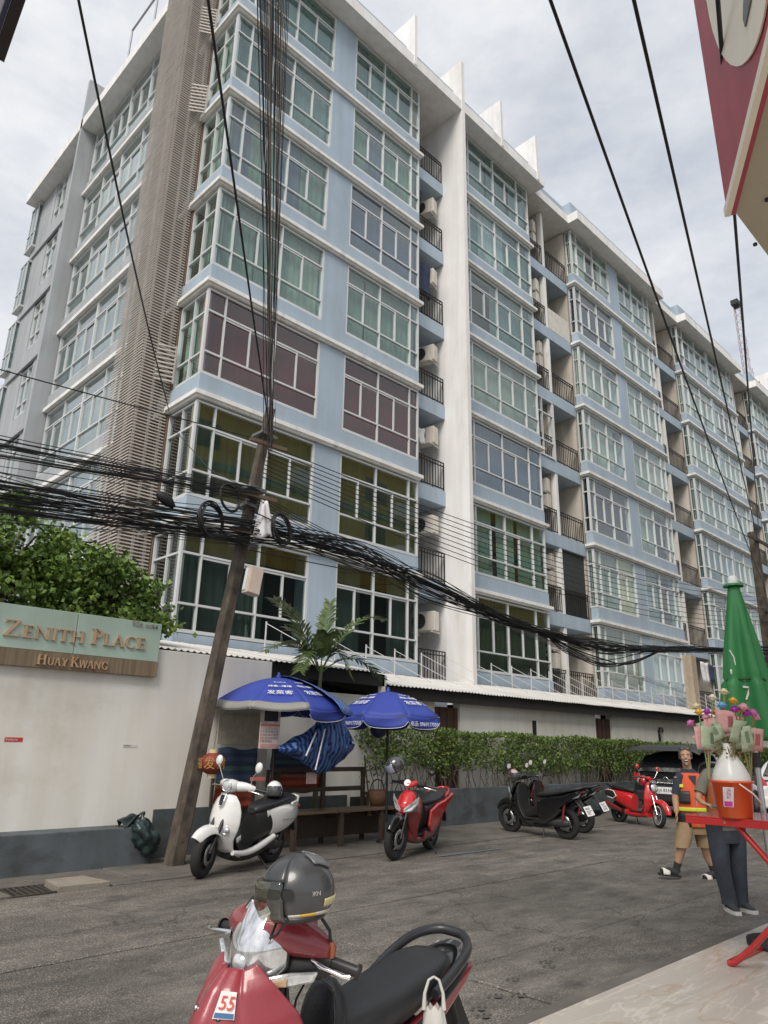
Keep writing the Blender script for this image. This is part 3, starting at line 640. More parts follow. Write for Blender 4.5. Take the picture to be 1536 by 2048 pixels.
def sign_text(txt, x0, x1, zb, big, small, y):
    wds = [(c.upper(), big if c.isupper() else small) for c in txt]
    tot = sum(glyph(c)[1]*s for c, s in wds); kx = (x1-x0)/tot; x = x0
    for c, s in wds:
        P, A = glyph(c)
        if P:
            mb = MB()
            for i, pl in enumerate(P): mb.prism([(x+px_*s*kx, y-.03-.0007*(i % 5), zb+pz_*s) for px_, pz_ in pl], (0, .036, 0))
            pp(mb, 'letter', M_gold, sg, SI, fixn=True)
        x += A*s*kx
sign_text('Zenith', 2.885, 3.905, 2.705, .20, .155, SY); sign_text('Place', 3.985, 4.775, 2.715, .20, .155, SY)
sign_text('Huay', 3.335, 3.72, 2.395, .125, .098, SY-.012); sign_text('Kwang', 3.755, 4.255, 2.395, .125, .098, SY-.012)
def text_obj(name, s, size, origin, ux, uy, m_, parent=None, inv=None, ext=.002, align='LEFT', shear=0):
    c = bpy.data.curves.new('t', 'FONT'); c.body = s; c.size = size; c.extrude = ext; c.align_x = align; c.shear = shear
    o = bpy.data.objects.new('t', c); COL.objects.link(o); bpy.context.view_layer.update()
    me = bpy.data.meshes.new_from_object(o.evaluated_get(bpy.context.evaluated_depsgraph_get())); bpy.data.objects.remove(o)
    ux, uy = Vector(ux).normalized(), Vector(uy).normalized(); uz = ux.cross(uy)
    M = Matrix(((ux.x, uy.x, uz.x), (ux.y, uy.y, uz.y), (ux.z, uy.z, uz.z))).to_4x4(); M = Matrix.Translation(origin) @ M
    me.transform(M); me.materials.clear(); me.materials.append(m_); o = bpy.data.objects.new(name, me); COL.objects.link(o)
    if parent: o.parent = parent
    if inv is not None: o.matrix_local = inv
    return o
text_obj('lettering', 'ซีนิธ เพลส', .095, (4.53, SY-.008, 3.025), (1, 0, 0), (0, 0, 1), mat('dull_letter', (.36, .38, .33), .5), sg, SI, .006)
# stickers on the wall
def sticker(x0, x1, z0, z1, m_, label, txt, tm):
    s = empty('sticker', (x0, WY, z0), 0, label, 'sticker'); MB().box(0, x1-x0, -.004, -.001, 0, z1-z0).build('paper', m_, s)
    text_obj('lettering', txt, (z1-z0)*.62, (.01, -.005, .014), (1, 0, 0), (0, 0, 1), tm, s, None, .0006)
sticker(3.15, 3.36, 1.465, 1.515, mat('red_paper', (.52, .04, .035), .6), 'small red paper sticker with white writing on the cream wall', 'จ้างเดินสาย', mat('white_ink', (.8, .8, .8), .6))
sticker(4.66, 4.86, 1.415, 1.455, mat('white_paper', (.62, .61, .58), .7), 'small pale paper sticker with black writing on the cream wall', 'รับทำถนน', mat('black_ink', (.02, .02, .02), .6))
# right wall below the canopy, with brown gate panels and a lamp slot
RY = 10.7
rw = empty('low_wall', (8, RY, 0), 0, 'long cream wall under the corrugated canopy behind the clipped hedge', 'wall'); RI = Matrix.Translation((-8, -RY, 0))
gx = [at_y(869.5, 1404, RY).x, at_y(919.5, 1409, RY).x, at_y(1190, 1428, RY).x, at_y(1223, 1432, RY).x]
for (a, b) in ((7.025, gx[0]), (gx[1], gx[2]), (gx[3], 38)): pp(MB().box(a, b, RY, RY+.2, -.03, 2.44), 'wall', M_wallp, rw, RI, bevel=.008)
pp(MB().box(7.025, 9.6, RY-.03, RY-.002, -.03, .62), 'plinth', M_plinth, rw, RI)
M_brown = mat('brown_sheet', (.085, .042, .032), .55, var=.15, scale=3)
for (a, b) in ((gx[0], gx[1]), (gx[2], gx[3])):
    n = int((b-a)/.11)
    for i in range(n):
        u = a+(b-a)*i/n; pp(MB().box(u+.003, u+(b-a)/n-.006, RY+.06+.012*(i % 2), RY+.09+.012*(i % 2), 0, 2.33), 'gate_plank', M_brown, rw, RI)
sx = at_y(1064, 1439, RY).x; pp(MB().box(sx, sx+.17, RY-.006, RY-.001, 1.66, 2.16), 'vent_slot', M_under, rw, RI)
pp(MB().box(sx+.17, sx+.24, RY-.02, RY-.002, 1.64, 2.17), 'vent_frame', M_trim, rw, RI)
lx = at_y(1316, 1457, RY).x
lm = empty('wall_lamp', (lx, RY, 1.6), 0, 'small black wall lamp on the cream wall above the hedge', 'lamp')
MB().box(-.03, .03, -.05, -.002, 0, .5).build('bracket', M_rail, lm); MB().cyl((0, -.09, .46), (0, -.09, .60), .09, .05, 10).build('shade', M_rail, lm); MB().cyl((0, -.09, .38), (0, -.09, .459), .045, .06, 10).build('bulb_glass', mat('lamp_glass', (.2, .2, .19), .2), lm)
# corrugated canopies
M_corr = mat('white_sheet_roof', (.66, .655, .64), .5, .1, var=.06, scale=1.2, streak=.0, c2=(.50, .485, .46))
def canopy(name, x0, x1, y0, z0, y1, z1, label):
    t = empty(name, (x0, y0, z0), 0, label, 'canopy'); inv = Matrix.Translation((-x0, -y0, -z0)); n = int((x1-x0)/.115)
    k = 0; a = x0
    while a < x1-.01:                       # each sheet is about 0.75 m wide
        b = min(x1, a+.75); nn = max(4, int((b-a)/.02)); dz = .006*(k % 2)
        def f(u, v, a=a, b=b, dz=dz):
            x = a+(b-a)*u; s = .5+.5*math.sin(x*2*math.pi/.115); return (x, y0+(y1-y0)*v, z0+(z1-z0)*v+.026*s*s+dz)
        pp(MB().sheet(f, nn, 1, False), 'roof_sheet', M_corr, t, inv, solid=.003); a = b; k += 1
    pp(MB().prism([(x0, y0+.08, z0-.01), (x0, y1, z1-.012), (x0, y1, z1-.30), (x0, y0+.08, z0-.24)], (x1-x0, 0, 0)), 'gap_shade', M_under, t, inv)  # near-black fill below the sheets, shade of the gap put into its colour
    return t, inv
c1, i1 = canopy('left_canopy', 4.2, 10.36, 10.42, 2.86, 12.96, 3.33, 'short white corrugated roof over the wall below the corner windows')
pp(MB().box(10.30, 10.42, 10.5, 10.62, 2.3, 2.84), 'end_post', M_wallp, c1, i1)
c2, i2 = canopy('long_canopy', 10.39, 38, 10.40, 2.64, 12.95, 3.17, 'long white corrugated roof with stay rods along the foot of the blue building')
M_pipe = mat('galvanised_pipe', (.60, .60, .60), .45, .4)
for i in range(29):                       # stay posts and rods on the canopy
    x = 9.0+.98*i
    if x < 10.5: zz = 3.3
    else: zz = 3.12
    st = MB(); st.cyl((x, 12.75, zz-.05), (x, 12.75, zz+.68), .019, n=8); pp(st, 'stay_post', M_pipe, c2, i2)
    rd_ = MB(); rd_.cyl((x, 12.75, zz+.64), (x+1.05, 11.6, zz-.18), .008, n=6); pp(rd_, 'stay_rod', M_pipe, c2, i2)
# planter and hedge
PYF = 10.08
pl = MB().box(9.62, 37, PYF, PYF+.10, -.03, .70).build('planter_wall', M_plinth, bevel=.012); tag(pl, 'low blue grey planter wall at the foot of the hedge', 'wall')
so_ = MB().box(9.7, 37, PYF+.101, RY-.001, -.03, .58).build('planter_soil', M_dirt); struct(so_)
def leaf_mat(name, c1_, c2_, sc=9.0):
    mt = mat(name, c1_, .5, c2=c2_, scale=sc, detail=3, spec=.35); rp_ = [q for q in mt.node_tree.nodes if q.type == 'VALTORGB'][0].color_ramp; rp_.elements[1].position = .56; e_ = rp_.elements.new(.74); e_.color = (min(1, c1_[0]*1.75), c1_[1]*1.35, c1_[2]*1.5, 1)
    return mt
M_leaf = leaf_mat('hedge_leaf', (.135, .205, .048), (.050, .095, .024)); M_leafl = leaf_mat('tree_leaf', (.130, .215, .040), (.045, .090, .020), 3.0)
M_bark = mat('bark', (.11, .085, .065), .9, var=.3, scale=20, bump=.5)
def leaves(mb, p, size, up=.5):
    """one folded leaf (two triangles) at p"""
    d = Vector((random.gauss(0, 1), random.gauss(0, 1), random.gauss(0, .6)+up)).normalized(); x, y = frame_of(d); a = random.random()*6.28
    t = x*math.cos(a)+y*math.sin(a); s = d.cross(t); l_ = size*random.uniform(.7, 1.3); w = l_*.42
    p = Vector(p); mb.add([p, p+t*l_*.5+s*w+d*l_*.12, p+t*l_, p+t*l_*.5-s*w+d*l_*.12], [(0, 1, 2), (0, 2, 3)])
hd = empty('hedge', (15, PYF+.3, .6), 0, 'long clipped green hedge with bare lower stems in front of the cream wall', 'hedge'); HI = Matrix.Translation((-15, -PYF-.3, -.6))
hl = MB(); random.seed(11)
clumps = [(random.uniform(9.85, 34), random.uniform(10.12, 10.62), random.uniform(1.0, 1.72), random.uniform(.10, .26)) for _ in range(1000)]
for (cx, cy, cz, cr_) in clumps:
    low = 1.12 if cx < 13.5 else .92
    if cz < low+.1*math.sin(cx*3): continue
    top = 1.80-.010*(cx-10)
    for _ in range(int(190*cr_)):
        v = Vector((random.gauss(0, 1), random.gauss(0, 1), random.gauss(0, 1))).normalized()*cr_*random.uniform(.55, 1)
        q = Vector((cx, cy, cz))+v; q.z = min(q.z, top+random.uniform(-.03, .05)+.03*math.sin(q.x*2.3))
        if q.x < 9.7: continue
        q.y = max(10.0, min(10.68, q.y)); leaves(hl, q, .055, .6)
for _ in range(14000):
    x = random.uniform(9.75, 34); leaves(hl, (x, random.uniform(10.04, 10.66), 1.80-.010*(x-10)+random.gauss(0, .025)+.03*math.sin(x*2.3)), .05, 1.0)
pp(hl, 'foliage', M_leaf, hd, HI); stuffpart(hd.children[0])
hs = MB()
for _ in range(330):
    x = random.uniform(9.9, 34); y = random.uniform(10.14, 10.45); pts = [(x, y, .55)]
    for i in range(4): pts.append((pts[-1][0]+random.gauss(0, .06), pts[-1][1]+random.gauss(0, .03), pts[-1][2]+.17))
    hs.tube(pts, .011, 5, r_end=.006)
pp(hs, 'stems', M_bark, hd, HI); stuffpart(hd.children[-1])
# tree behind the sign
def tree(name, base, blobs, n, size, label, m_, trunk_r=.12):
    t = empty(name, base, 0, label, 'tree'); inv = Matrix.Translation(-Vector(base)); tr = MB(); b = Vector(base)
    ctr = sum((Vector(q[:3]) for q in blobs), Vector())/len(blobs); fork = b.lerp(ctr, .55); fork.x = b.x+.2
    tr.tube([b, b.lerp(fork, .5)+Vector((.06, 0, 0)), fork], trunk_r, 9, r_end=trunk_r*.7)
    for q in blobs:
        c = Vector(q[:3]); mid = fork.lerp(c, .5)+Vector((random.gauss(0, .1), random.gauss(0, .1), .1)); tr.tube([fork, mid, c], trunk_r*.5, 7, r_end=.02)
        for _ in range(5):
            e = c+Vector((random.gauss(0, 1), random.gauss(0, 1), random.gauss(0, .7))).normalized()*q[3]*.8; tr.tube([mid.lerp(c, .6), c.lerp(e, .5)+Vector((0, 0, .05)), e], .025, 5, r_end=.006)
    pp(tr, 'trunk', M_bark, t, inv)
    lv = MB(); tot = sum(q[3]**2 for q in blobs)
    for q in blobs:
        c = Vector(q[:3]); cl = []
        for _ in range(int(26*q[3]**2)+10):
            d = Vector((random.gauss(0, 1), random.gauss(0, 1), random.gauss(0, 1))).normalized(); cl.append((c+Vector((d.x, d.y, d.z*.8))*q[3]*random.uniform(.55, 1.0), random.uniform(.16, .34)))
        k = int(n*q[3]**2/tot/len(cl))
        for (cc, rr_) in cl:
            for _ in range(k):
                v = Vector((random.gauss(0, 1), random.gauss(0, 1), random.gauss(0, .6)))*rr_*.55; leaves(lv, cc+v, size, .7)
    o = pp(lv, 'crown', m_, t, inv); stuffpart(o); return t
random.seed(21)
tree('garden_tree', (3.2, 11.6, 0), [(2.3, 11.6, 4.1, 1.1), (3.35, 11.5, 4.35, .85), (4.25, 11.4, 4.0, .85), (5.0, 11.3, 3.75, .72), (5.45, 11.3, 3.42, .5), (1.3, 11.8, 4.0, 1.0), (3.2, 11.3, 3.6, .8), (4.4, 11.2, 3.4, .6)], 21000, .095, 'dense green garden tree rising behind the green glass sign', M_leafl)
# palm in front of the dark canopy opening
pb = at_y(639, 1372, 10.25)
pm_t = empty('palm', (pb.x, pb.y, 0), 0, 'small feathery palm in front of the dark gap under the corrugated roof', 'palm'); PI_ = Matrix.Translation((-pb.x, -pb.y, 0))
M_palm = leaf_mat('palm_leaf', (.10, .145, .045), (.045, .080, .025), 12)
tk = MB().tube([(pb.x, pb.y, 0), (pb.x+.03, pb.y, 1.3), (pb.x, pb.y, 2.4), (pb.x+.02, pb.y, 2.75)], [.05, .045, .04, .03], 9); pp(tk, 'trunk', mat('palm_trunk', (.12, .12, .07), .8, bump=.4), pm_t, PI_)
def frond(a, tip, rise, nl, ll, spread=.9):
    a, tip = Vector(a), Vector(tip); mb = MB(); pts = []
    for i in range(13):
        t = i/12; p = a.lerp(tip, t)+Vector((0, 0, 1))*rise*math.sin(math.pi*t)*.9; pts.append(p)
    mb.tube(pts, .014, 5, r_end=.004)
    for i in range(nl):
        t = .22+.78*i/(nl-1); f_ = t*12; j = min(11, int(f_)); p = pts[j].lerp(pts[j+1], f_-j); d = (pts[j+1]-pts[j]).normalized()
        sdv = d.cross(Vector((0, 0, 1))).normalized(); upv = sdv.cross(d)
        ln = ll*(.55+.45*math.sin(math.pi*min(1, t*.9+.15)))
        for sgn in (-1, 1):
            q = (d*.75+sdv*sgn*spread+upv*random.uniform(-.1, .35)).normalized(); e = p+q*ln*random.uniform(.85, 1.1)+Vector((0, 0, -.12*ln)); mid = p.lerp(e, .5)+Vector((0, 0, .05*ln)); wv = d*.032
            mb.add([p-wv*.4, p+wv*.4, mid+wv, mid-wv, e], [(0, 1, 2, 3), (3, 2, 4)])
    pp(mb, 'frond', M_palm, pm_t, PI_)
top = Vector((pb.x, pb.y, 2.72))
for (x, y, Y, rise) in ((548, 1198, 10.1, .25), (660, 1206, 10.3, .05), (768, 1240, 10.15, .45), (530, 1302, 9.95, .35), (762, 1356, 9.9, .35), (575, 1256, 10.5, .2), (700, 1350, 9.8, .45), (600, 1340, 9.8, .4), (655, 1268, 10.0, .2)):
    frond(top, at_y(x, y, Y), rise, 24, .34)
random.seed(5)
# ================================================================ utility poles and cables
M_pole = mat('pole_concrete', (.125, .100, .076), .9, c2=(.024, .021, .018), scale=2.6, stretch=(2, 2, 1.3), bump=.6, bscale=25, detail=9)
M_cable = mat('black_cable', (.010, .010, .012), .55)
M_cableg = mat('grey_cable', (.10, .10, .105), .6)
def square_pole(name, base, top, wb, wt, label):
    b, t_ = Vector(base), Vector(top); t = empty(name, base, 0, label, 'utility pole'); inv = Matrix.Translation(-b)
    mb = MB(); d = (t_-b).normalized(); x = Vector((1, 0, 0)); x = (x-d*x.dot(d)).normalized(); y = d.cross(x); rings = []
    for i in range(9):
        f = i/8; c = b.lerp(t_, f); w = (wb+(wt-wb)*f)/2; ch = w*.22
        rings.append([c+x*a+y*e for a, e in ((w-ch, -w), (w, -w+ch), (w, w-ch), (w-ch, w), (-w+ch, w), (-w, w-ch), (-w, -w+ch), (-w+ch, -w))])
    mb.loft(rings, True, True, False); pp(mb, 'shaft', M_pole, t, inv)
    for i in range(14):
        f = .05+.9*i/14; c = b.lerp(t_, f)-y*0; w = (wb+(wt-wb)*f)/2
        s_ = -1 if (y*-1).y < 0 else 1
        fr_ = y if y.y < 0 else -y
        h = MB().cyl(c+fr_*(w-.002), c+fr_*(w+.002), .016, n=8); pp(h, 'bolt_hole', M_dark, t, inv)
    return t, inv, x, d
P1b, P1t = Vector((5.19, 9.02, -.05)), Vector((6.16, 9.02, 6.72))
p1, p1i, p1x, p1d = square_pole('utility_pole', P1b, P1t, .205, .13, 'leaning weathered concrete utility pole wrapped in cables beside the white scooter')
def p1at(z): return P1b.lerp(P1t, (z-P1b.z)/(P1t.z-P1b.z))
for z in (6.2, 5.25, 4.95, 4.6, 4.35):
    c = p1at(z); pp(MB().obox(c, p1x*.15, Vector((0, .15, 0)), p1d*.025), 'band_clamp', M_cableg, p1, p1i)
for z in (6.0, 5.1, 4.5): c = p1at(z); pp(MB().bar(c+Vector((-.35, -.17, 0)), c+Vector((.35, -.17, .02)), .05, .06), 'cross_bracket', mat('rusty_steel', (.16, .11, .08), .8, .3), p1, p1i)
bxp = p1at(3.75); jb = empty('junction_box', (bxp.x+.12, 8.76, 3.55), 0, 'beige metal junction box strapped to the leaning utility pole', 'box'); jb.rotation_euler = (0, R(8), 0)
MB().box(-.14, .14, -.10, .06, 0, .5).build('casing', mat('beige_box', (.52, .43, .36), .6, streak=.15), jb, bevel=.012); MB().box(-.125, .125, -.112, -.101, .02, .48).build('door', mat('beige_door', (.56, .47, .40), .55), jb, bevel=.004); MB().box(-.16, -.141, -.05, .03, .05, .45).build('hinge', M_alu, jb)
def coil(c, r, th, n, label, ax=(.35, -1, .1)):
    mb = MB()
    for i in range(n):
        o = Vector((random.gauss(0, th*.3), random.gauss(0, th*.4), random.gauss(0, th*.3))); mb.torus(Vector(c)+o, Vector(ax)+Vector((random.gauss(0, .06), 0, random.gauss(0, .06))), r+random.gauss(0, th*.35), .010, 26, 5)
    o = mb.build('cable_coil', M_cable); tag(o, label, 'cable coil', 'cable coils on the pole'); stuff = None
    return o
coil((5.40, 8.78, 4.93), .215, .02, 4, 'thin black cable coil hung just left of the leaning pole, upper one')
coil((5.12, 8.78, 4.52), .25, .035, 9, 'thick black cable coil hung left of the leaning pole, lower one')
coil((6.36, 8.78, 4.68), .23, .035, 9, 'thick black cable coil hung right of the leaning pole beside the white rag')
def ragf(u, v): return (6.03+.14*(u-.5)*(1+2.2*v)+.05*v, 8.80-.06*math.sin(u*math.pi)*v+.02*math.sin(u*14), 5.02-.55*v-.04*math.sin(u*7))
tag(MB().sheet(ragf, 10, 10).build('rag', mat('white_rag', (.62, .62, .64), .8), solid=.006), 'white plastic rag tied to the leaning pole among the cables', 'rag')
def sag(a, b, s, n=22, wob=0.0):
    a, b = Vector(a), Vector(b); ph = random.random()*6; out = []
    for i in range(n+1):
        t = i/n; p = a.lerp(b, t); p.z -= 4*s*t*(1-t); p.z += wob*math.sin(t*17+ph)*math.sin(math.pi*t); p.y += wob*.8*math.cos(t*13+ph)*math.sin(math.pi*t); out.append(p)
    return out
def cable(name, pts, r, label, cat='cable', m_=None): return tag(MB().tube(pts, r, 5).build(name, m_ or M_cable), label, cat)
P2b, P2t = Vector((28.45, 9.02, -.05)), Vector((28.5, 9.02, 9.5))
p2, p2i, _, _ = square_pole('utility_pole', P2b, P2t, .40, .26, 'second concrete utility pole far down the street beside the green umbrella')
pp(MB().box(27.5, 29.6, 8.84, 8.90, 9.1, 9.22), 'crossarm', M_pole, p2, p2i); pp(MB().box(27.9, 29.1, 8.84, 8.90, 6.4, 6.5), 'crossarm', M_pole, p2, p2i)
random.seed(33)
# left bundles: three strands of many cables running along the street
def bundle(name, A, B, n, sa, sb, s0, s1, r0, r1, label, wob=.02):
    mb = MB()
    for i in range(n):
        a = Vector(A)+Vector((random.gauss(0, .02), random.gauss(0, .05), random.gauss(0, sa))); b = Vector(B)+Vector((0, random.gauss(0, .06), random.gauss(0, sb)))
        mb.tube(sag(a, b, random.uniform(s0, s1), 20, random.uniform(0, wob)), random.uniform(r0, r1), 4, caps=False)
    o = mb.build(name, M_cable); return tag(o, label, 'cables', None, 'stuff')
q = lambda z: p1at(z)+Vector((0, -.18, 0))
bundle('cable_bundle', q(5.12), (-9, 8.9, 4.35), 24, .06, .14, .05, .40, .004, .008, 'upper tangle of black cables running left from the leaning pole')
bundle('cable_bundle', q(4.55), (-9, 8.9, 3.70), 44, .13, .30, .0, .5, .004, .009, 'lower tangle of black cables running left from the leaning pole')
bundle('cable_bundle', q(4.32), (-9, 8.9, 4.6), 14, .08, .25, .0, .4, .003, .006, 'rising tangle of black cables running left from the leaning pole')
# right bundle sags to mid span, then on to the far pole
V = Vector
def path_bundle(name, pts, n, spread, r0, r1, label):
    mb = MB(); k = len(pts)
    for i in range(n):
        ph = random.random()*6; o = [V((0, random.gauss(0, .06), random.gauss(0, s))) for s in spread]; P = [V(p)+e for p, e in zip(pts, o)]; out = []
        for j in range(k-1):
            p0, p1_, p2_, p3 = P[max(j-1, 0)], P[j], P[j+1], P[min(j+2, k-1)]
            for t in [x/8 for x in range(8)]:
                out.append(.5*((2*p1_)+(p2_-p0)*t+(2*p0-5*p1_+4*p2_-p3)*t*t+(3*p1_-p0-3*p2_+p3)*t**3))
        out.append(P[-1]); mb.tube(out, random.uniform(r0, r1), 4, caps=False)
    return tag(mb.build(name, M_cable), label, 'cables', None, 'stuff')
path_bundle('cable_bundle', [q(4.5), (8.0, 8.9, 4.62), (9.8, 8.9, 4.37), (12.2, 8.9, 4.05), (14.1, 8.9, 3.93), (16.25, 8.9, 3.86), (19, 8.9, 4.12), (22.3, 8.9, 4.42), (28.4, 8.85, 5.0)], 46, [.14, .16, .12, .06, .06, .12, .06, .05, .12], .005, .010, 'thick sagging bundle of black cables between the two concrete poles')
path_bundle('cable_bundle', [(13.6, 8.9, 3.95), (14.6, 8.9, 3.70), (16.0, 8.9, 3.50), (17.6, 8.9, 3.62), (19.3, 8.9, 4.08)], 6, [.02, .05, .06, .05, .02], .011, .016, 'slack loops of black cable hanging under the sagging bundle')
for i in range(9):
    z0 = 6.0-.07*i; cable('cable', sag(q(z0), (28.4, 8.85, 7.1-.14*i), .55+.03*i, 26), .008, f'thin black cable from the leaning pole top to the far pole, {["topmost","second","third","fourth","fifth","sixth","seventh","eighth","lowest"][i]} of its fan')
for i in range(7):
    z0 = 5.15-.05*i; cable('cable', sag(q(z0), (23.5+1.0*i, 12.6, 4.4-.12*i), .25, 18), .007, f'thin black cable from mid pole slanting to the building foot, {["first","second","third","fourth","fifth","sixth","last"][i]} from the top')
# overhead bundle climbing over the street towards the camera side
mb = MB()
for i in range(20):
    x = 516+62*((i*7) % 20)/19; a = q(random.uniform(5.6, 6.3))+V((random.gauss(0, .03), -.05, 0)); b = at_z(x, -6, random.uniform(6.6, 7.1)); e = b+(b-a).normalized()*6
    mb.tube(sag(a, e, random.uniform(-.02, .10), 24), random.uniform(.0022, .0048), 4, caps=False)
tag(mb.build('cable_bundle', M_cable), 'upright looking bundle of cables from the leaning pole to over the street', 'cables', None, 'stuff')
mb = MB()
for i in range(9):
    x = 530+40*random.random(); a = q(random.uniform(5.7, 6.3))+V((random.gauss(0, .03), -.08, 0)); b = at_z(x, -6, 6.8); e = b+(b-a).normalized()*6
    mb.tube(sag(a, e, random.uniform(-.02, .08), 24), random.uniform(.002, .004), 4, caps=False)
tag(mb.build('cable_bundle', mat('weathered_cable', (.30, .25, .21), .6)), 'pale weathered cables among the black overhead bundle above the pole', 'cables', None, 'stuff')
def over(x0, y0, zt, far, r, s, label):
    b = at_z(x0, y0, zt); a = V(far); e = b+(b-a).normalized()*4; cable('cable', sag(a, e, s, 26), r, label)
over(174, -4, 6.8, at_y(333, 800, 10.8), .011, .25, 'single black cable crossing the sky left of the louvre tower')
over(418, -4, 6.6, q(6.15), .012, .05, 'single black cable rising from the pole across the corner louvres')
over(1108, -4, 6.9, (28.4, 8.85, 7.4), .014, .35, 'long black cable across the sky, left one of the pair')
over(1268, -4, 6.6, (28.5, 8.85, 9.0), .015, .15, 'long black cable across the sky, right one of the pair')
over(1464, 380, 5.2, (28.6, 8.85, 9.15), .012, .1, 'black cable running down from behind the red sign to the far pole')
cable('cable', sag(q(6.05), (-9, 9, 5.25), .1), .009, 'single thin black cable running left above the tangle')
cable('drop_cable', [at_y(333, 800, 10.8), at_y(345, 855, 10.6), at_y(420, 940, 10.0), q(5.15)], .008, 'slack black drop cable hanging from the overhead wire to the pole')
# splice closure on the left bundle
jb.scale = (.82, .82, .82)
sc_ = MB().tube([at_y(315, 985, 8.8), at_y(322, 992, 8.8), at_y(338, 1005, 8.8), at_y(348, 1014, 8.8)], [.03, .075, .075, .03], 9).build('splice_closure', M_cable); tag(sc_, 'black cable splice closure hanging in the left tangle', 'cable joint')
# ================================================================ umbrellas and the stall under them
M_blue_c = mat('blue_umbrella_cloth', (.028, .052, .30), .65, var=.08, scale=3)
M_silver_in = mat('silver_lining', (.23, .225, .215), .6, var=.12, scale=2)
M_whitep = mat('white_print', (.72, .74, .76), .6)
M_blkpole = mat('dark_pole', (.03, .03, .032), .5, .4)
def umbrella(name, base, Rm, zr, zt, rot, label, val=.15, flips=(), texts=(), tilt=(0, 0)):
    t = empty(name, base, 0, label, 'umbrella'); N = 8
    Tm = Matrix.Translation((0, 0, zr)) @ Matrix.Rotation(tilt[0], 4, 'X') @ Matrix.Rotation(tilt[1], 4, 'Y') @ Matrix.Translation((0, 0, -zr))
    def pt(a, f):
        k = f; rr = Rm*k; h = zr+(zt-zr)*(1-k**1.75); return V((math.cos(a)*rr, math.sin(a)*rr, h))
    for i in range(N):
        a0, a1 = rot+i*math.pi/4, rot+(i+1)*math.pi/4
        def f(u, v, a0=a0, a1=a1):
            p, q_ = pt(a0, v), pt(a1, v); c = p.lerp(q_, u); c.z -= .035*Rm*math.sin(math.pi*u)*v; return Tm @ c
        MB().sheet(f, 6, 10).build('panel', M_blue_c, t, solid=.002)
        MB().sheet(lambda u, v: f(u, v)+V((0, 0, -.012)), 6, 10).build('lining', M_silver_in, t)
        fl = i in flips
        def g(u, v):
            c = pt(a0, 1).lerp(pt(a1, 1), u); c.z -= .035*Rm*math.sin(math.pi*u); n_ = V((c.x, c.y, 0)).normalized()
            rnd = 1-.45*(abs(2*u-1)**8)
            if fl: c = c-n_*val*.75*v*rnd+V((0, 0, .055*math.sin(v*2)+.05*v*rnd))
            else: c = c+n_*.012*math.sin(v*3+u*5)-V((0, 0, val*v*rnd))
            return Tm @ c
        MB().sheet(g, 14, 4).build('valance', M_silver_in if fl else M_blue_c, t, solid=.003)
        if not fl:
            MB().tube([g(u/14, 1) for u in range(15)], .005, 4).build('piping', M_whitep, t)
        rb = MB(); rb.cyl(Tm @ (pt(a0, 1)+V((0, 0, -.02))), Tm @ (pt(a0, .06)+V((0, 0, -.03))), .008, n=6); rb.cyl(Tm @ (pt(a0, .55)+V((0, 0, -.03))), Tm @ V((0, 0, zr+.02)), .007, n=6); rb.build('rib', M_pipe, t)
    MB().cyl((0, 0, .02), Tm @ V((0, 0, zt)), .021, n=10).build('pole', M_blkpole, t)
    MB().lathe([(.035, -.01), (.04, .02), (.02, .04), (.018, .075), (.001, .08)], Tm @ V((0, 0, zt)), n=12).build('finial', M_blue_c, t)
    MB().lathe([(.16, 0), (.16, .03), (.05, .06), (.03, .3), (.001, .3)], (0, 0, .012), n=16).build('base', M_blkpole, t)
    for (i, rows) in texts:
        am = rot+(i+.5)*math.pi/4; er = V((math.cos(am), math.sin(am), 0)); et = V((-math.sin(am), math.cos(am), 0))
        k = math.cos(math.pi/8)
        for (s, size, f_, kind) in rows:
            if kind == 'v':
                o_ = er*(Rm*k+.016)+V((0, 0, zr-.035*Rm-val*.72)); up = V((0, 0, 1)); rt_ = et
            else:
                pA, pB = pt(rot+i*math.pi/4, f_).lerp(pt(rot+(i+1)*math.pi/4, f_), .5), pt(rot+i*math.pi/4, f_-.1).lerp(pt(rot+(i+1)*math.pi/4, f_-.1), .5)
                up = (pB-pA).normalized(); rt_ = et; nn = rt_.cross(up); o_ = pA+nn*.012+V((0, 0, .004))
                if nn.z < 0: o_ = pA-nn*.012
            text_obj('lettering', s, size, Tm @ V(o_), rt_, up, M_whitep, t, None, .001, 'CENTER')
    return t
tx_main = [('ร้านตัวเอ', .05, .42, 'p'), ('烤鱼~撸撸', .075, .56, 'p'), ('发菜客', .125, .74, 'p'), ('电话: 0969177058', .085, 0, 'v')]
tx_top = tx_main[:3]
umbrella('market_umbrella', (8.97, 9.0, 0), .93, 1.97, 2.38, R(180+45-22.5-2), 'open blue market umbrella with a phone number on its edge beside the red scooter', .18, (), ((7, tx_main), (1, tx_main), (6, tx_top), (2, tx_top)))
umbrella('market_umbrella', (6.70, 9.08, 0), 1.06, 2.03, 2.45, R(180+34), 'open blue market umbrella half covered by a striped tarp beside the leaning pole', .15, (0, 7, 6), ((0, tx_top), (1, tx_top)), tilt=(R(3), R(-2)))
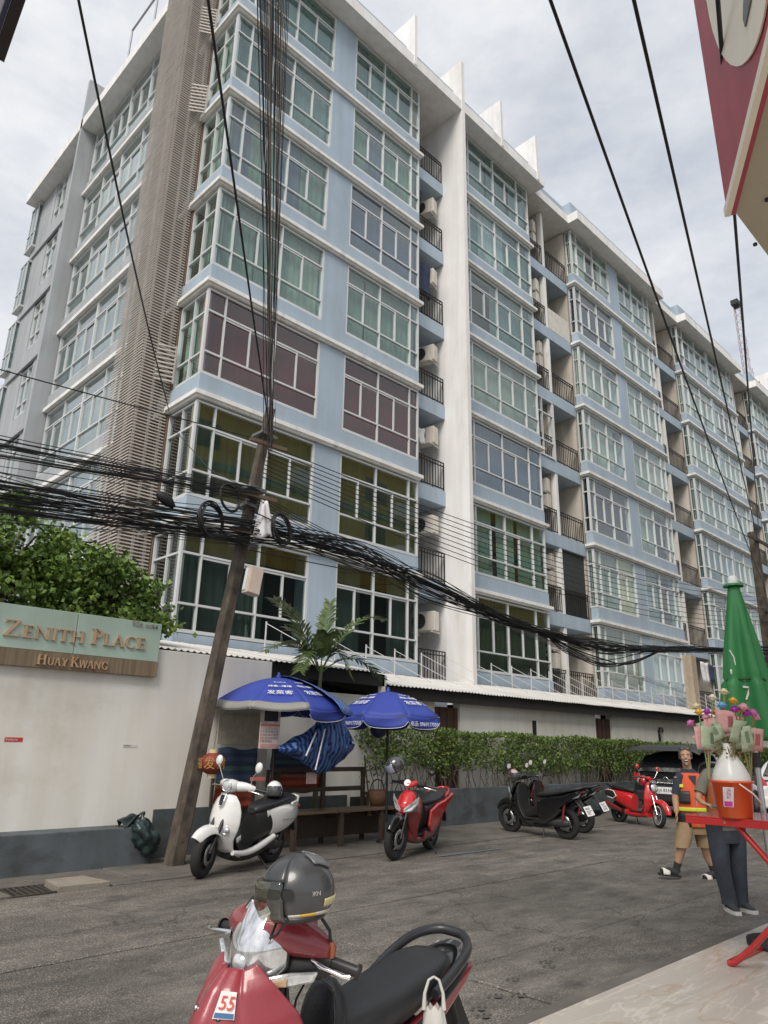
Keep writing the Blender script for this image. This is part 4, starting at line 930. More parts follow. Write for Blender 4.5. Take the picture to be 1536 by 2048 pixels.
# striped tarpaulin thrown over the right half of the left umbrella
def tarp_mat():
    mt = bpy.data.materials.new('striped_tarp'); mt.use_nodes = True; n = mt.node_tree.nodes; l = mt.node_tree.links; b = n['Principled BSDF']; b.inputs['Roughness'].default_value = .4
    tcx = n.new('ShaderNodeTexCoord'); w = n.new('ShaderNodeTexWave'); w.inputs['Scale'].default_value = 1.9; w.inputs['Distortion'].default_value = .8; w.inputs['Detail'].default_value = 2
    l.new(tcx.outputs['UV'], w.inputs['Vector']); mpn = n.new('ShaderNodeMapping')
    r = n.new('ShaderNodeValToRGB'); e = r.color_ramp.elements; e[0].position = .40; e[0].color = (.018, .035, .17, 1); e[1].position = .60; e[1].color = (.09, .20, .47, 1)
    g = n.new('ShaderNodeTexCoord'); mpn.inputs['Rotation'].default_value = (0, 0, 0); mpn.inputs['Scale'].default_value = (3.2, 0.0, 0.6); l.new(g.outputs['Generated'], mpn.inputs['Vector']); l.new(mpn.outputs[0], w.inputs['Vector'])
    l.new(w.outputs['Color'], r.inputs['Fac']); l.new(r.outputs['Color'], b.inputs['Base Color'])
    nb = n.new('ShaderNodeTexNoise'); nb.inputs['Scale'].default_value = 14; bp_ = n.new('ShaderNodeBump'); bp_.inputs['Strength'].default_value = .8; bp_.inputs['Distance'].default_value = .03; l.new(nb.outputs['Fac'], bp_.inputs['Height']); l.new(bp_.outputs[0], b.inputs['Normal'])
    return mt
M_tarp = tarp_mat()
tp = empty('tarpaulin', (7.0, 8.95, 0), 0, 'blue striped tarpaulin draped over the left umbrella and hanging to its right', 'tarpaulin'); ti = Matrix.Translation((-7, -8.95, 0))
def tarp_top(u, v):
    a = R(-72+150*u); rr = (.05+1.10*v); f_ = min(1, rr/1.06); x = 6.70+math.cos(a)*rr; y = 9.08+math.sin(a)*rr
    h = 2.03+.42*(1-f_**1.75)+.030+.015*math.sin(u*22+v*3)*v; 
    if rr > 1.06: h -= (rr-1.06)*1.5
    return (x, y, h-.045*(x-6.56)*0)
pp(MB().sheet(tarp_top, 40, 14), 'top_sheet', M_tarp, tp, ti, solid=.005)
from mathutils import noise as mnoise
tpT = [(556, 1494), (592, 1474), (628, 1452), (655, 1402), (676, 1412), (692, 1440), (706, 1482)]
tpB = [(560, 1504), (596, 1520), (616, 1532), (634, 1548), (662, 1541), (690, 1518), (707, 1490)]
def crv_(L_, u):
    k = u*(len(L_)-1); i = min(len(L_)-2, int(k)); f = k-i; f = f*f*(3-2*f)*.5+f*.5; return (L_[i][0]+(L_[i+1][0]-L_[i][0])*f, L_[i][1]+(L_[i+1][1]-L_[i][1])*f)
def tarp_hang(u, v):
    a_, b_ = crv_(tpT, u), crv_(tpB, u); x = a_[0]+(b_[0]-a_[0])*v; y = a_[1]+(b_[1]-a_[1])*v
    nn = mnoise.noise(V((u*5.0, v*2.2, 3.1)))*.16+mnoise.noise(V((u*13.0, v*5.0, 1.7)))*.07+mnoise.noise(V((u*30.0, v*9.0, 8.7)))*.03
    q = at_y(x+4*mnoise.noise(V((u*9, v*7, .4))), y+4*mnoise.noise(V((u*8, v*6, 5.4))), 8.62+.35*u-.22*math.sin(math.pi*v)+nn); return q
pp(MB().sheet(tarp_hang, 70, 36), 'hanging_sheet', M_tarp, tp, ti, solid=.004)
for (a, b) in (((632, 1465, 8.35), (612, 1512, 8.30)), ((650, 1458, 8.35), (631, 1540, 8.32))): pp(MB().cyl(at_y(*a), at_y(*b), .013, n=7), 'batten', M_pipe, tp, ti)
# calendar with its dark header
cal = empty('wall_calendar', at_y(540, 1455, 8.62), R(8), 'paper month calendar with a dark picture header hung from the left umbrella', 'calendar')
M_paper = mat('calendar_paper', (.66, .55, .53), .8); M_ink = mat('calendar_ink', (.10, .08, .10), .7); M_rink = mat('calendar_red', (.55, .08, .07), .7)
MB().box(-.19, .19, -.004, .004, -.28, .065).build('page', M_paper, cal); MB().box(-.19, .19, -.003, .003, .07, .27).build('backing', mat('calendar_card', (.42, .39, .37), .8), cal); MB().box(-.12, .14, -.008, -.004, .085, .24).build('picture', mat('dark_picture', (.02, .02, .028), .5, var=.6, scale=40), cal)
MB().box(-.185, .185, -.0075, -.0045, .015, .05).build('month_strip', mat('calendar_pink', (.55, .22, .20), .7), cal); MB().box(-.175, .175, -.0075, -.0045, -.265, -.22).build('notes_strip', mat('calendar_pink2', (.60, .32, .30), .7), cal)
dd = 1
for r_ in range(5):
    for c_ in range(7):
        if (r_ == 0 and c_ < 2) or dd > 31: continue
        text_obj('numeral', str(dd), .042, (-.168+c_*.05, -.006, -.03-r_*.042), (1, 0, 0), (0, 0, 1), M_rink if c_ == 0 else M_ink, cal, None, .0008, 'CENTER'); dd += 1
# paper lantern on the pole
lt = empty('paper_lantern', at_y(425, 1527, 8.80), 0, 'red paper lantern with gold characters hanging right of the leaning pole', 'lantern')
lb = MB(); prof = []
for i in range(25):
    a = math.pi*(i/24); prof.append((max(.055, .165*math.sin(a))*(1+.025*(i % 2)), -.14*math.cos(a)))
MB().lathe(prof, n=22).build('shade', mat('lantern_red', (.19, .032, .02), .6, var=.25, scale=8), lt)
for zz in (-.155, .155): MB().cyl((0, 0, zz-.022), (0, 0, zz+.022), .06, n=14).build('cap', mat('lantern_cap', (.55, .42, .25), .5), lt)
MB().cyl((0, 0, .17), (.02, .0, .42), .003, n=5).build('string', M_cable, lt)
for (s, a) in (('发', -135), ('财', -80), ('福', 170)):
    er = V((math.cos(R(a)), math.sin(R(a)), 0)); text_obj('character', s, .15, er*.172+V((-math.sin(R(a)), math.cos(R(a)), 0))*-.075+V((0, 0, -.05)), (-math.sin(R(a)), math.cos(R(a)), 0), (0, 0, 1), mat('gold_print', (.36, .21, .05), .5), lt, None, .001)
# woven striped mats hung on the wall
def mat_striped(name, cols, sc):
    mt = bpy.data.materials.new(name); mt.use_nodes = True; n = mt.node_tree.nodes; l = mt.node_tree.links; b = n['Principled BSDF']; b.inputs['Roughness'].default_value = .6
    g = n.new('ShaderNodeTexCoord'); s_ = n.new('ShaderNodeSeparateXYZ'); l.new(g.outputs['Generated'], s_.inputs[0])
    nz_ = n.new('ShaderNodeTexNoise'); nz_.inputs['Scale'].default_value = 6; mm = n.new('ShaderNodeMath'); mm.operation = 'MULTIPLY_ADD'; mm.inputs[1].default_value = .05; l.new(g.outputs['Generated'], nz_.inputs['Vector']); l.new(nz_.outputs['Fac'], mm.inputs[0]); l.new(s_.outputs['Z'], mm.inputs[2])
    r = n.new('ShaderNodeValToRGB'); r.color_ramp.interpolation = 'CONSTANT'; e = r.color_ramp.elements
    while len(e) < len(cols): e.new(1)
    for i, c in enumerate(cols): e[i].position = i/len(cols); e[i].color = (*c, 1)
    l.new(mm.outputs[0], r.inputs['Fac']); l.new(r.outputs['Color'], b.inputs['Base Color']); return mt
rD, rL, bD, bL, gL = (.20, .03, .018), (.34, .06, .03), (.022, .038, .085), (.04, .065, .12), (.045, .10, .10)
M_mat = mat_striped('striped_mat', [rD, rL, rD, rL, rD, (.25, .08, .03), bD, bL, bD, gL, bD, bL, bD, bL], 1)
def hung(x0, x1, z0, z1, y, label):
    t = empty('woven_mat', ((x0+x1)/2, y, z0), 0, label, 'mat', 'woven mats on the wall')
    MB().sheet(lambda u, v: ((x0-x1)/2+(x1-x0)*u, .02*math.sin(u*9+v*2)+.015*math.sin(v*13), (z1-z0)*v+.02*math.sin(u*7)), 20, 20).build('cloth', M_mat, t, solid=.01)
    MB().bar(((x0-x1)/2-.05, .0, 0), ((x0-x1)/2-.05, 0, (z1-z0)*.5), .04).build('batten', mat('old_wood', (.06, .045, .035), .8), t); MB().bar(((x1-x0)/2, .0, 0), ((x1-x0)/2, 0, (z1-z0)*.5), .04).build('batten', mat('old_wood', (.06, .045, .035), .8), t)
a, b = at_y(428, 1605, 9.55), at_y(512, 1505, 9.55); hung(a.x, b.x, .60, 1.42, 9.55, 'blue and red striped woven mat on the wall behind the white scooter, left one')
a, b = at_y(543, 1590, 9.55), at_y(648, 1500, 9.55); hung(a.x, b.x, .78, 1.45, 9.6, 'blue and red striped woven mat under the hanging tarpaulin, right one')
bd = MB().box(0, .78, 0, .02, 0, .42).build('notice_board', mat('pale_board', (.44, .40, .33), .8, var=.2, scale=8)); bd.location = (6.05, 9.6, 1.48); tag(bd, 'weathered pale board on the wall behind the left umbrella', 'board')
pr = MB().box(0, .2, 0, .004, 0, .16).build('paper_note', mat('pink_note', (.62, .46, .42), .8)); pr.location = at_y(612, 1568, 9.0); tag(pr, 'pale pink paper note hanging below the tarpaulin', 'note')
nb_ = MB().box(0, .26, 0, .003, 0, .05).build('paper_strip', mat('red_note', (.50, .14, .11), .8)); nb_.location = at_y(500, 1562, 8.9); tag(nb_, 'small red paper strip beside the umbrella pole', 'note')
# long dark bench against the wall
M_bench = mat('dark_bench_wood', (.060, .042, .030), .6, var=.25, scale=5, stretch=(1, 6, 6)); M_bseat = mat('bench_seat_wood', (.125, .085, .055), .55, var=.25, scale=5, stretch=(1, 6, 6))
bn = empty('bench', (7.6, 9.3, 0), 0, 'long dark wooden bench with open back rails below the umbrellas', 'bench')
for i in range(4): MB().box(-.55, 1.75, -.28+.125*i, -.165+.125*i, .50, .535).build('seat_plank', M_bseat, bn, bevel=.004)
for z in (.78, 1.08): MB().box(-.55, 1.35, .22, .26, z, z+.07).build('back_rail', M_bench, bn, bevel=.004)
for x in (-.5, .42, 1.3): MB().box(x, x+.07, .215, .265, .01, 1.15).build('back_post', M_bench, bn, bevel=.004)
for x in (-.5, .42, 1.3, 1.66):
    MB().box(x, x+.07, -.26, -.19, .01, .495).build('leg', M_bench, bn, bevel=.004); MB().box(x+.005, x+.065, -.185, .21, .40, .47).build('bearer', M_bench, bn)
MB().box(1.3, 1.75, .1, .16, .70, .76).build('arm_rail', M_bench, bn); MB().box(1.67, 1.73, .1, .16, .538, .70).build('arm_post', M_bench, bn)
MB().box(-.55, 1.7, .10, .14, .12, .45).build('rear_skirt', M_bench, bn)
bk = empty('basket', (9.1, 9.35, .536), 0, 'small brown woven basket on the right end of the bench', 'basket')
MB().lathe([(.001, 0), (.12, 0), (.15, .12), (.17, .25), (.16, .25), (.14, .12), (.11, .02)], n=18).build('body', mat('basket_weave', (.16, .085, .045), .8, var=.4, scale=60), bk); MB().torus((0, 0, .25), (1, 0, 0), .165, .01, 16, 6, 0, math.pi).build('handle', M_bench, bk)
br_ = empty('broom', at_z(740, 1655, .52), 0, 'broom with a thin brown handle leaning on the wall above the bench', 'broom')
b0, b1 = at_y(740, 1620, 9.35)-br_.location, at_y(729, 1512, 10.0)-br_.location
MB().cyl(b0, b1, .014, n=8).build('handle', mat('broom_wood', (.16, .10, .06), .7), br_); MB().tube([b0+V((0, 0, .03)), b0+V((.01, -.02, -.08))], [.02, .07], 8).build('bristles', mat('straw', (.30, .22, .10), .9), br_)
bl2 = empty('lantern_ball', (8.80, 9.05, 1.74), 0, 'dark blue round lantern hanging under the right blue umbrella', 'lantern')
MB().lathe([(max(.03, .14*math.sin(math.pi*i/16)), -.12*math.cos(math.pi*i/16)) for i in range(17)], n=18).build('shade', mat('navy_lantern', (.016, .022, .07), .5), bl2); MB().cyl((0, 0, .12), (.1, 0, .28), .004, n=5).build('string', M_cable, bl2)
nt_ = empty('wall_notice', at_y(736, 1490, RY-.02), 0, 'small white printed notice on the cream wall under the right umbrella', 'notice'); MB().box(0, .26, -.003, 0, -.02, .1).build('paper', mat('notice_paper', (.50, .49, .47), .8), nt_); text_obj('lettering', 'หม้อไฟ', .07, (.01, -.005, .0), (1, 0, 0), (0, 0, 1), M_ink, nt_, None, .0006)
MB().box(.1, .15, -.004, -.001, .1, .35).build('figure', M_ink, nt_)
# garbage bag on the planter ledge
random.seed(4)
gbm = bmesh.new(); bmesh.ops.create_icosphere(gbm, subdivisions=4, radius=1)
for v in gbm.verts:
    p = v.co.copy(); n1 = mnoise.noise(p*1.6)*.30+mnoise.noise(p*4.2+V((3, 1, 2)))*.20+mnoise.noise(p*9.0)*.10; k = 1+n1
    v.co = V((p.x*.19*k*(1-.45*max(0, p.z))-.07*max(0, p.z), p.y*.17*k*(1-.4*max(0, p.z)), p.z*.21*k-.05*p.x))
me = bpy.data.meshes.new('bag'); gbm.to_mesh(me); gbm.free()
for p_ in me.polygons: p_.use_smooth = True
me.materials.append(mat('dark_green_bag', (.018, .032, .033), .35, var=.2, scale=12, bump=.3, bscale=25))
gb = empty('garbage_bag', (4.93, 9.32, .36), 0, 'dark green rubbish bag slumped over the end of the planter ledge', 'bag'); o = inst('sack', me, gb); MB().sheet(lambda u, v: (-.05-.28*v+.03*math.sin(u*9), .10+.2*(u-.5), .16-.03*v+.05*math.sin(u*6+v*5)+.06*(1-v)), 12, 10).build('loose_neck', _M['dark_green_bag'], gb, solid=.008)
# ================================================================ shop front things on the camera side
M_redsign = mat('red_sign_face', (.42, .055, .085), .45, c2=(.33, .05, .07), scale=3, streak=.12)
M_creamsign = mat('cream_sign', (.78, .72, .60), .5, var=.03)
M_soffit = mat('sign_soffit', (.40, .36, .27), .7, var=.1, scale=2)
C0 = at_d(1455, 432, 4.6); e1 = V((-.866, -.5, 0)); e2 = V((1, 0.0, 0))
sb = empty('shop_sign', C0, 0, 'red shop sign box with a cream oval seen from below at the top right', 'sign')
MB().prism([V((0, 0, 0)), e1*3, e1*3+V((0, 0, 3.2)), V((0, 0, 3.2))], V((.02, -.035, 0))).build('red_face', M_redsign, sb, fixn=True)
un = MB().prism([V((.03, -.03, .03)), e1*3+V((.03, -.03, .03)), V((-2.5, -2.5, .03)), e2*2.6+V((0, -1.2, .03)), e2*2.6+V((0, -.02, .03))], (0, 0, .04)); un.build('soffit_panel', M_soffit, sb, fixn=True)
MB().prism([V((.03, -.03, .08)), e2*2.6+V((0, -.02, .08)), e2*2.6+V((0, -.02, 3.2)), V((.03, -.03, 3.2))], V((0, -.03, 0))).build('end_face', M_soffit, sb, fixn=True)
MB().bar(V((0, 0, .02)), e1*3+V((0, 0, .02)), .03, .05).build('edge_trim', M_creamsign, sb)
oc = at_d(1478, -60, 4.6)
nrm_ = V((0, 0, 1)).cross(e1).normalized()
if nrm_.y < 0: nrm_ = -nrm_
def on_face(x, y):
    d = ray(x, y); t = (C0-CAM).dot(nrm_)/d.dot(nrm_); return CAM+d*t-C0
cen = on_face(1480, -120); br2 = on_face(1480, 62); hz_ = abs(br2.z-cen.z)
lf = on_face(1412, -30)
ov = [V((0, 0, 0))]; w_ = .92
pts_ = [on_face(1478+68*math.cos(a), -110+242*math.sin(a))+nrm_*.012 for a in [2*math.pi*i/40 for i in range(40)]]
MB().prism(pts_, nrm_*-.008).build('oval', M_creamsign, sb, fixn=True)
s0, s1 = on_face(1505, -30), on_face(1498, 50)
MB().prism([on_face(1498, -60)+nrm_*.02, on_face(1514, -60)+nrm_*.02, on_face(1510, 0)+nrm_*.02, on_face(1499, 52)+nrm_*.02, on_face(1495, 36)+nrm_*.02], nrm_*-.006).build('logo_stroke', mat('grey_logo', (.16, .16, .17), .5), sb, fixn=True)
rv = MB()
for (x, y) in ((1466, 411), (1510, 487), (1534, 398)): p = at_z(x, y, C0.z+.028)-C0; rv.cyl(p+V((0, 0, .0)), p+V((0, 0, -.012)), .012, n=7)
rv.build('screw', M_dark, sb)
# dark framed sign at the top left
ls = empty('hanging_sign', at_d(20, 40, 5), 0, 'black framed lightbox sign corner at the top left edge', 'sign'); lo_ = ls.location
fw_ = [at_d(x, y, 5)-lo_ for x, y in ((48, -30), (-3, 118))]
MB().bar(fw_[0], fw_[1], .05, .07).build('frame_bar', M_rail, ls); fi = [at_d(x, y, 5.02)-lo_ for x, y in ((26, -30), (-10, 75))]; MB().bar(fi[0], fi[1], .022, .04).build('inner_bar', mat('dark_blue_frame', (.02, .02, .07), .4), ls)
pq = [at_d(x, y, 5.06)-lo_ for x, y in ((44, -30), (-6, 112), (-140, 60), (-90, -120))]; MB().prism(pq, ray(20, 40)*.03).build('light_panel', mat('pale_lightbox', (.66, .67, .72), .5), ls, fixn=True)
# ================================================================ motorcycles: shared shape helpers
def sect(x, z, ang, hw, ht, p=2.4, y0=0.0, n=20, top=1.0, flat=0.0):
    """super-ellipse section in the plane across direction ang (radians in the xz plane)"""
    nx, nz = -math.sin(ang), math.cos(ang); out = []
    for i in range(n):
        a = 2*math.pi*i/n; c, s = math.cos(a), math.sin(a)
        yy = hw*math.copysign(abs(c)**(2/p), c); hh = ht*math.copysign(abs(s)**(2/p), s)
        if hh > 0: hh *= top
        out.append(V((x+nx*hh, y0+yy, z+nz*hh)))
    return out
def hull(name, st, m_, parent, sub=1, p=2.4, y0=0.0):
    return MB().loft([sect(*s[:5], *(s[5:6] or (p,)), y0=y0) for s in st], True).build(name, m_, parent, sub=sub, fixn=True)
def plate(name, pts, m_, parent, y0, y1, bevel=.004):
    """side profile polygon in xz extruded from y0 to y1"""
    return MB().prism([(x, y0, z) for x, z in pts], (0, y1-y0, 0)).build(name, m_, parent, bevel=bevel, fixn=True)
def wheel(parent, x, r, w, name, rim=None, band=None, nsp=5, disc=True, rimr=.66):
    M_ty = mat('tyre_rubber', (.016, .016, .017), .85, bump=.4, bscale=60); rim = rim or mat('dark_rim', (.035, .035, .038), .4, .6)
    t = empty(name, (x, 0, r), 0, parent=parent)
    pr = []; n = 14
    for i in range(n+1):
        a = math.pi*(i/n)-math.pi/2; pr.append((r-w*.42+w*.42*math.cos(a)*1.0, w*.5*math.sin(a)))
    pr = [(r*rimr, -w*.36)]+pr+[(r*rimr, w*.36)]
    MB().lathe(pr, axis=(0, 1, 0), n=36).build('tyre', M_ty, t, fixn=True)
    ri = MB(); ri.lathe([(r*rimr+.004, -w*.38), (r*rimr-.025, -w*.32), (r*rimr-.03, 0), (r*rimr-.025, w*.32), (r*rimr+.004, w*.38)], axis=(0, 1, 0), n=36)
    ri.cyl((0, -w*.42, 0), (0, w*.42, 0), r*.17, n=16)
    for i in range(nsp):
        a = 2*math.pi*i/nsp+.3; d = V((math.cos(a), 0, math.sin(a))); ri.bar(d*r*.1, d*(r*rimr-.015), .03, .035)
    ri.build('rim', rim, t)
    if disc: MB().lathe([(r*.28, 0), (r*.48, 0), (r*.48, .006), (r*.28, .006)], (0, w*.5, 0), (0, 1, 0), 28).build('brake_disc', mat('brake_steel', (.35, .35, .36), .35, .8), t)
    if band:
        for s in (-1, 1): MB().lathe([(r*rimr+.006, 0), (r*rimr+.03, .002), (r*rimr+.03, .004), (r*rimr+.006, .004)], (0, s*w*.40, 0), (0, s, 0), 36).build('rim_band', band, t)
    return t
def arc_shell(name, parent, cx, cz, r, hw, a0, a1, m_, arch=.03, n=18):
    def f(u, v):
        a = a0+(a1-a0)*u; s = 2*v-1; tp = 1-.25*abs(2*u-1)**3; rr = r+arch*(1-s*s)-.05*abs(s)**3
        return (cx+rr*math.cos(a), hw*s*tp, cz+rr*math.sin(a))
    return MB().sheet(f, n, 10).build(name, m_, parent, solid=.006, sub=1)
M_blk = mat('black_plastic', (.018, .018, .019), .45, var=.1); M_blkgl = mat('gloss_black', (.010, .010, .011), .12, coat=.6); M_seat = mat('black_vinyl', (.017, .018, .021), .42, bump=.12, bscale=140)
M_chrome = mat('chrome', (.75, .75, .76), .12, 1.0, var=.02); M_lens = mat('clear_lens', (.55, .58, .60), .06, .35, coat=1.0, var=.35, scale=28, spec=.8); M_lensd = mat('smoked_lens', (.08, .085, .09), .05, .2, coat=1.0)
M_taill = mat('red_lens', (.42, .012, .014), .12, coat=.8); M_amber = mat('amber_lens', (.55, .16, .02), .15, coat=.6); M_eng = mat('engine_metal', (.07, .07, .072), .5, .6, var=.3, scale=15)
M_mirror = mat('mirror_glass', (.85, .87, .88), .02, 1.0, var=.0); M_plate = mat('number_plate_white', (.70, .70, .70), .5); M_plink = mat('number_plate_ink', (.02, .02, .02), .6)
def mirror(parent, a, b, c, rx, rz, m_, nrm=(1, 0, 0), glassm=None, name='mirror'):
    t = empty(name, c, 0, parent=parent); C_ = V(c)
    MB().tube([V(a)-C_, V(b)-C_, V((0, 0, -rz*.6))], .006, 6).build('stalk', M_chrome if m_ != M_blk else M_blk, t)
    n_ = V(nrm).normalized(); x_, y_ = frame_of(n_); sh = MB()
    rings = []
    for k, h in ((.02, .03), (.6, .026), (.92, .012), (1, 0), (.97, -.006)):
        rings.append([n_*h+(x_*math.cos(q_)*rx*k+y_*math.sin(q_)*rz*k) for q_ in [2*math.pi*i/20 for i in range(20)]])
    sh.loft(rings, False).build('shell', m_, t); MB().add([n_*-.0065+(x_*math.cos(2*math.pi*i/20)*rx*.95+y_*math.sin(2*math.pi*i/20)*rz*.95) for i in range(20)], [tuple(range(20))]).build('glass', glassm or M_mirror, t)
    return t
def bike_root(name, rear, heading, label, cat, lean=-7, sc=1.0, group=None):
    """rear: rear wheel contact; heading: direction the front points (degrees from +X)"""
    t = empty(name, rear, 0, label, cat, group); t.rotation_mode = 'QUATERNION'
    t.rotation_quaternion = (Matrix.Rotation(R(heading), 3, 'Z') @ Matrix.Rotation(R(lean), 3, 'X')).to_quaternion(); t.scale = (sc, sc, sc); return t
def sidestand(t, x=.35, z=.22): MB().tube([(x, .10, z), (x-.06, .2, z*.45), (x-.09, .25, .035), (x-.03, .27, .03)], .011, 7).build('side_stand', M_blk, t)
def plate_obj(t, x, z, l1, l2, tilt=20, y=0):
    p = empty('number_plate', (x, y, z), 0, parent=t); p.rotation_euler = (0, R(tilt), 0)
    MB().box(-.004, .004, -.10, .10, -.085, .085).build('plate', M_plate, p, bevel=.006)
    text_obj('lettering', l1, .07, (-.0052, .08, .018), (0, -1, 0), (0, 0, 1), M_plink, p, None, .001); text_obj('lettering', l2, .07, (-.0052, .08, -.065), (0, -1, 0), (0, 0, 1), M_plink, p, None, .001)
    MB().box(-.0055, -.0045, -.07, .07, -.006, .004).build('province_line', M_plink, p)
def helmet(name, loc, heading, m_, visor, label, sc=1.0, full=True, extra=None, tilt=0):
    h = empty(name, loc, R(heading), label, 'helmet'); h.scale = (sc, sc, sc); h.rotation_euler = (0, R(tilt), R(heading))
    def f(u, v):
        ph = R(-42)+(R(90)-R(-42))*v; a = R(62)+R(236)*u      # open at the front below the brow
        lo = R(-42); 
        x = math.cos(ph)*math.cos(a)*.145; y = math.cos(ph)*math.sin(a)*.120; z = math.sin(ph)*.130
        return (x-.01, y, z)
    MB().sheet(f, 36, 22).build('side_shell', m_, h, solid=.012)
    def g(u, v):
        ph = R(22)+R(68)*v; a = R(-62.5)+R(125)*u; return (math.cos(ph)*math.cos(a)*.146-.01, math.cos(ph)*math.sin(a)*.121, math.sin(ph)*.131)
    MB().sheet(g, 20, 12).build('brow_shell', m_, h, solid=.012)
    def vz(u, v):
        ph = R(-40)+R(64)*v; a = R(-66)+R(132)*u; k = 1.07+.04*math.cos(a); return (math.cos(ph*.75)*math.cos(a)*.146*k, math.cos(ph*.75)*math.sin(a)*.122*1.05, math.sin(ph)*.135)
    MB().sheet(vz, 22, 12).build('visor', visor, h, solid=.003)
    MB().ell((-.01, 0, -.02), .125, .10, .10, 20, 12).build('lining', mat('helmet_lining', (.012, .012, .013), .95), h)
    MB().torus((-.01, 0, -.087), (0, 0, 1), .1, .014, 26, 8).build('rim_trim', M_blk, h)
    for s in (-1, 1): MB().cyl((.045, s*.118, .01), (.045, s*.134, .01), .022, n=14).build('visor_pivot', M_blk, h)
    return h
# ---------------------------------------------------------------- white retro scooter
M_wpaint = mat('pearl_white_paint', (.66, .66, .65), .16, var=.02, coat=.8)
wr = at_z(570, 1733, 0)
ws = bike_root('white_scooter', (6.29, 8.50, .0), 180+18, 'glossy white retro scooter with a black seat parked beside the leaning pole', 'scooter', lean=-7, sc=1.05)
t = ws
fwx = 1.27
fwl = wheel(t, fwx, .245, .115, 'front_wheel', nsp=7); fwl.rotation_euler = (0, 0, R(14))
wheel(t, 0, .235, .12, 'rear_wheel', nsp=5)
arc_shell('front_fender', t, fwx, .245, .270, .092, R(38), R(152), M_wpaint, .035)
for s in (-1, 1): MB().cyl((fwx-.0, s*.07, .26), (fwx-.17, s*.06, .62), .022, n=10).build('fork_leg', M_blk, t)
# leg shield: convex front panel running from the headset down to the floor
def shield(name, m_, pts, t, thick=.012, bow=.10):
    """pts: (x, z, half width, bow) stations from top to bottom"""
    def f(u, v):
        k = v*(len(pts)-1); i = min(len(pts)-2, int(k)); fr_ = k-i; a, b = pts[i], pts[i+1]; q_ = [a[j]+(b[j]-a[j])*fr_ for j in range(4)]
        s = 2*u-1; return (q_[0]-q_[3]*abs(s)**2.2, q_[2]*s, q_[1]-.015*abs(s)**3)
    return MB().sheet(f, 18, 24).build(name, m_, t, solid=thick, sub=1)
shield('leg_shield', M_wpaint, [(1.045, .875, .10, .05), (1.085, .80, .175, .09), (1.115, .70, .215, .12), (1.135, .58, .225, .13), (1.13, .50, .21, .12), (1.09, .40, .165, .09), (1.02, .29, .14, .08), (.93, .22, .145, .07), (.84, .20, .15, .05)], t)
hull('inner_shield', [(.97, .86, R(-80), .10, .04), (.985, .70, R(-85), .165, .05), (.985, .52, R(-85), .175, .055), (.93, .36, R(-70), .14, .06), (.83, .27, R(-30), .135, .05)], M_blk, t)
hull('lower_cowl', [(.95, .22, R(180), .12, .05), (.8, .165, R(180), .14, .05), (.55, .17, R(180), .15, .06), (.3, .22, R(180), .12, .07)], M_blk, t)
MB().box(.42, .90, -.135, .135, .245, .265).build('floorboard', M_blk, t, bevel=.01)
for s in (-1, 1):
    MB().tube([(.95, s*.14, .25), (.8, s*.155, .225), (.6, s*.16, .235), (.4, s*.165, .30), (.22, s*.17, .37)], [.03, .035, .04, .042, .035], 10).build('side_rail', M_wpaint, t, sub=1)
hull('seat_box_front', [(.52, .45, 0, .11, .21), (.40, .50, 0, .15, .22), (.22, .53, 0, .16, .20)], M_blk, t)
def sidepod(s):
    def f(u, v):
        a = R(-90)+R(180)*v; x = .40-.80*u; zc = .52+.085*u+.03*u*u; hz_ = (.178*(math.sin(math.pi*min(1, .14+u*.84))**.42))*(1-.30*u); yb = .185*(math.sin(math.pi*min(.97, .10+u*.86))**.55)
        hz_ = max(.012, hz_); lowr = hz_*(1.0+.15*(1-u)); z = zc+(hz_ if a > 0 else lowr)*math.sin(a); y = .06+(yb-.06)*max(0, math.cos(a))**.45
        return (x+.03*math.sin(a), s*y, z)
    return MB().sheet(f, 24, 14).build('side_panel', M_wpaint, t, solid=.008, sub=1, fixn=True)
sidepod(1); sidepod(-1)
hull('tail_fill', [(.36, .60, 0, .14, .1), (.0, .64, 0, .15, .08), (-.30, .68, 0, .11, .06), (-.40, .70, 0, .06, .04)], M_wpaint, t)
hull('seat', [(.53, .655, R(10), .06, .03), (.48, .675, 0, .105, .06), (.34, .70, 0, .135, .065), (.16, .725, 0, .15, .055), (.0, .765, R(-5), .15, .06), (-.16, .785, 0, .14, .055), (-.28, .775, 0, .10, .045), (-.32, .765, 0, .05, .02)], M_seat, t)
MB().tube([(-.08, .17, .735), (-.22, .15, .745), (-.36, .07, .785), (-.37, 0, .79), (-.36, -.07, .785), (-.22, -.15, .745), (-.08, -.17, .735)], .017, 9).build('grab_rail', M_wpaint, t)
MB().ell((-.40, 0, .67), .03, .09, .035).build('tail_lamp', M_taill, t)
hull('rear_fender', [(-.28, .58, R(240), .05, .02), (-.38, .46, R(250), .05, .015), (-.42, .36, R(255), .05, .01)], M_blk, t)
hull('engine', [(.42, .28, 0, .10, .07), (.2, .27, 0, .11, .09), (0, .25, 0, .10, .07), (-.1, .24, 0, .06, .05)], M_eng, t, y0=.04)
hull('muffler', [(.22, .24, 0, .04, .04), (.0, .26, R(-5), .055, .06), (-.28, .30, R(-8), .055, .06), (-.33, .31, 0, .03, .03)], M_blk, t, y0=-.15)
for s in (-1, 1): MB().cyl((.02, s*.12, .30), (-.06, s*.13, .56), .022, n=9).build('shock_absorber', M_blk, t)
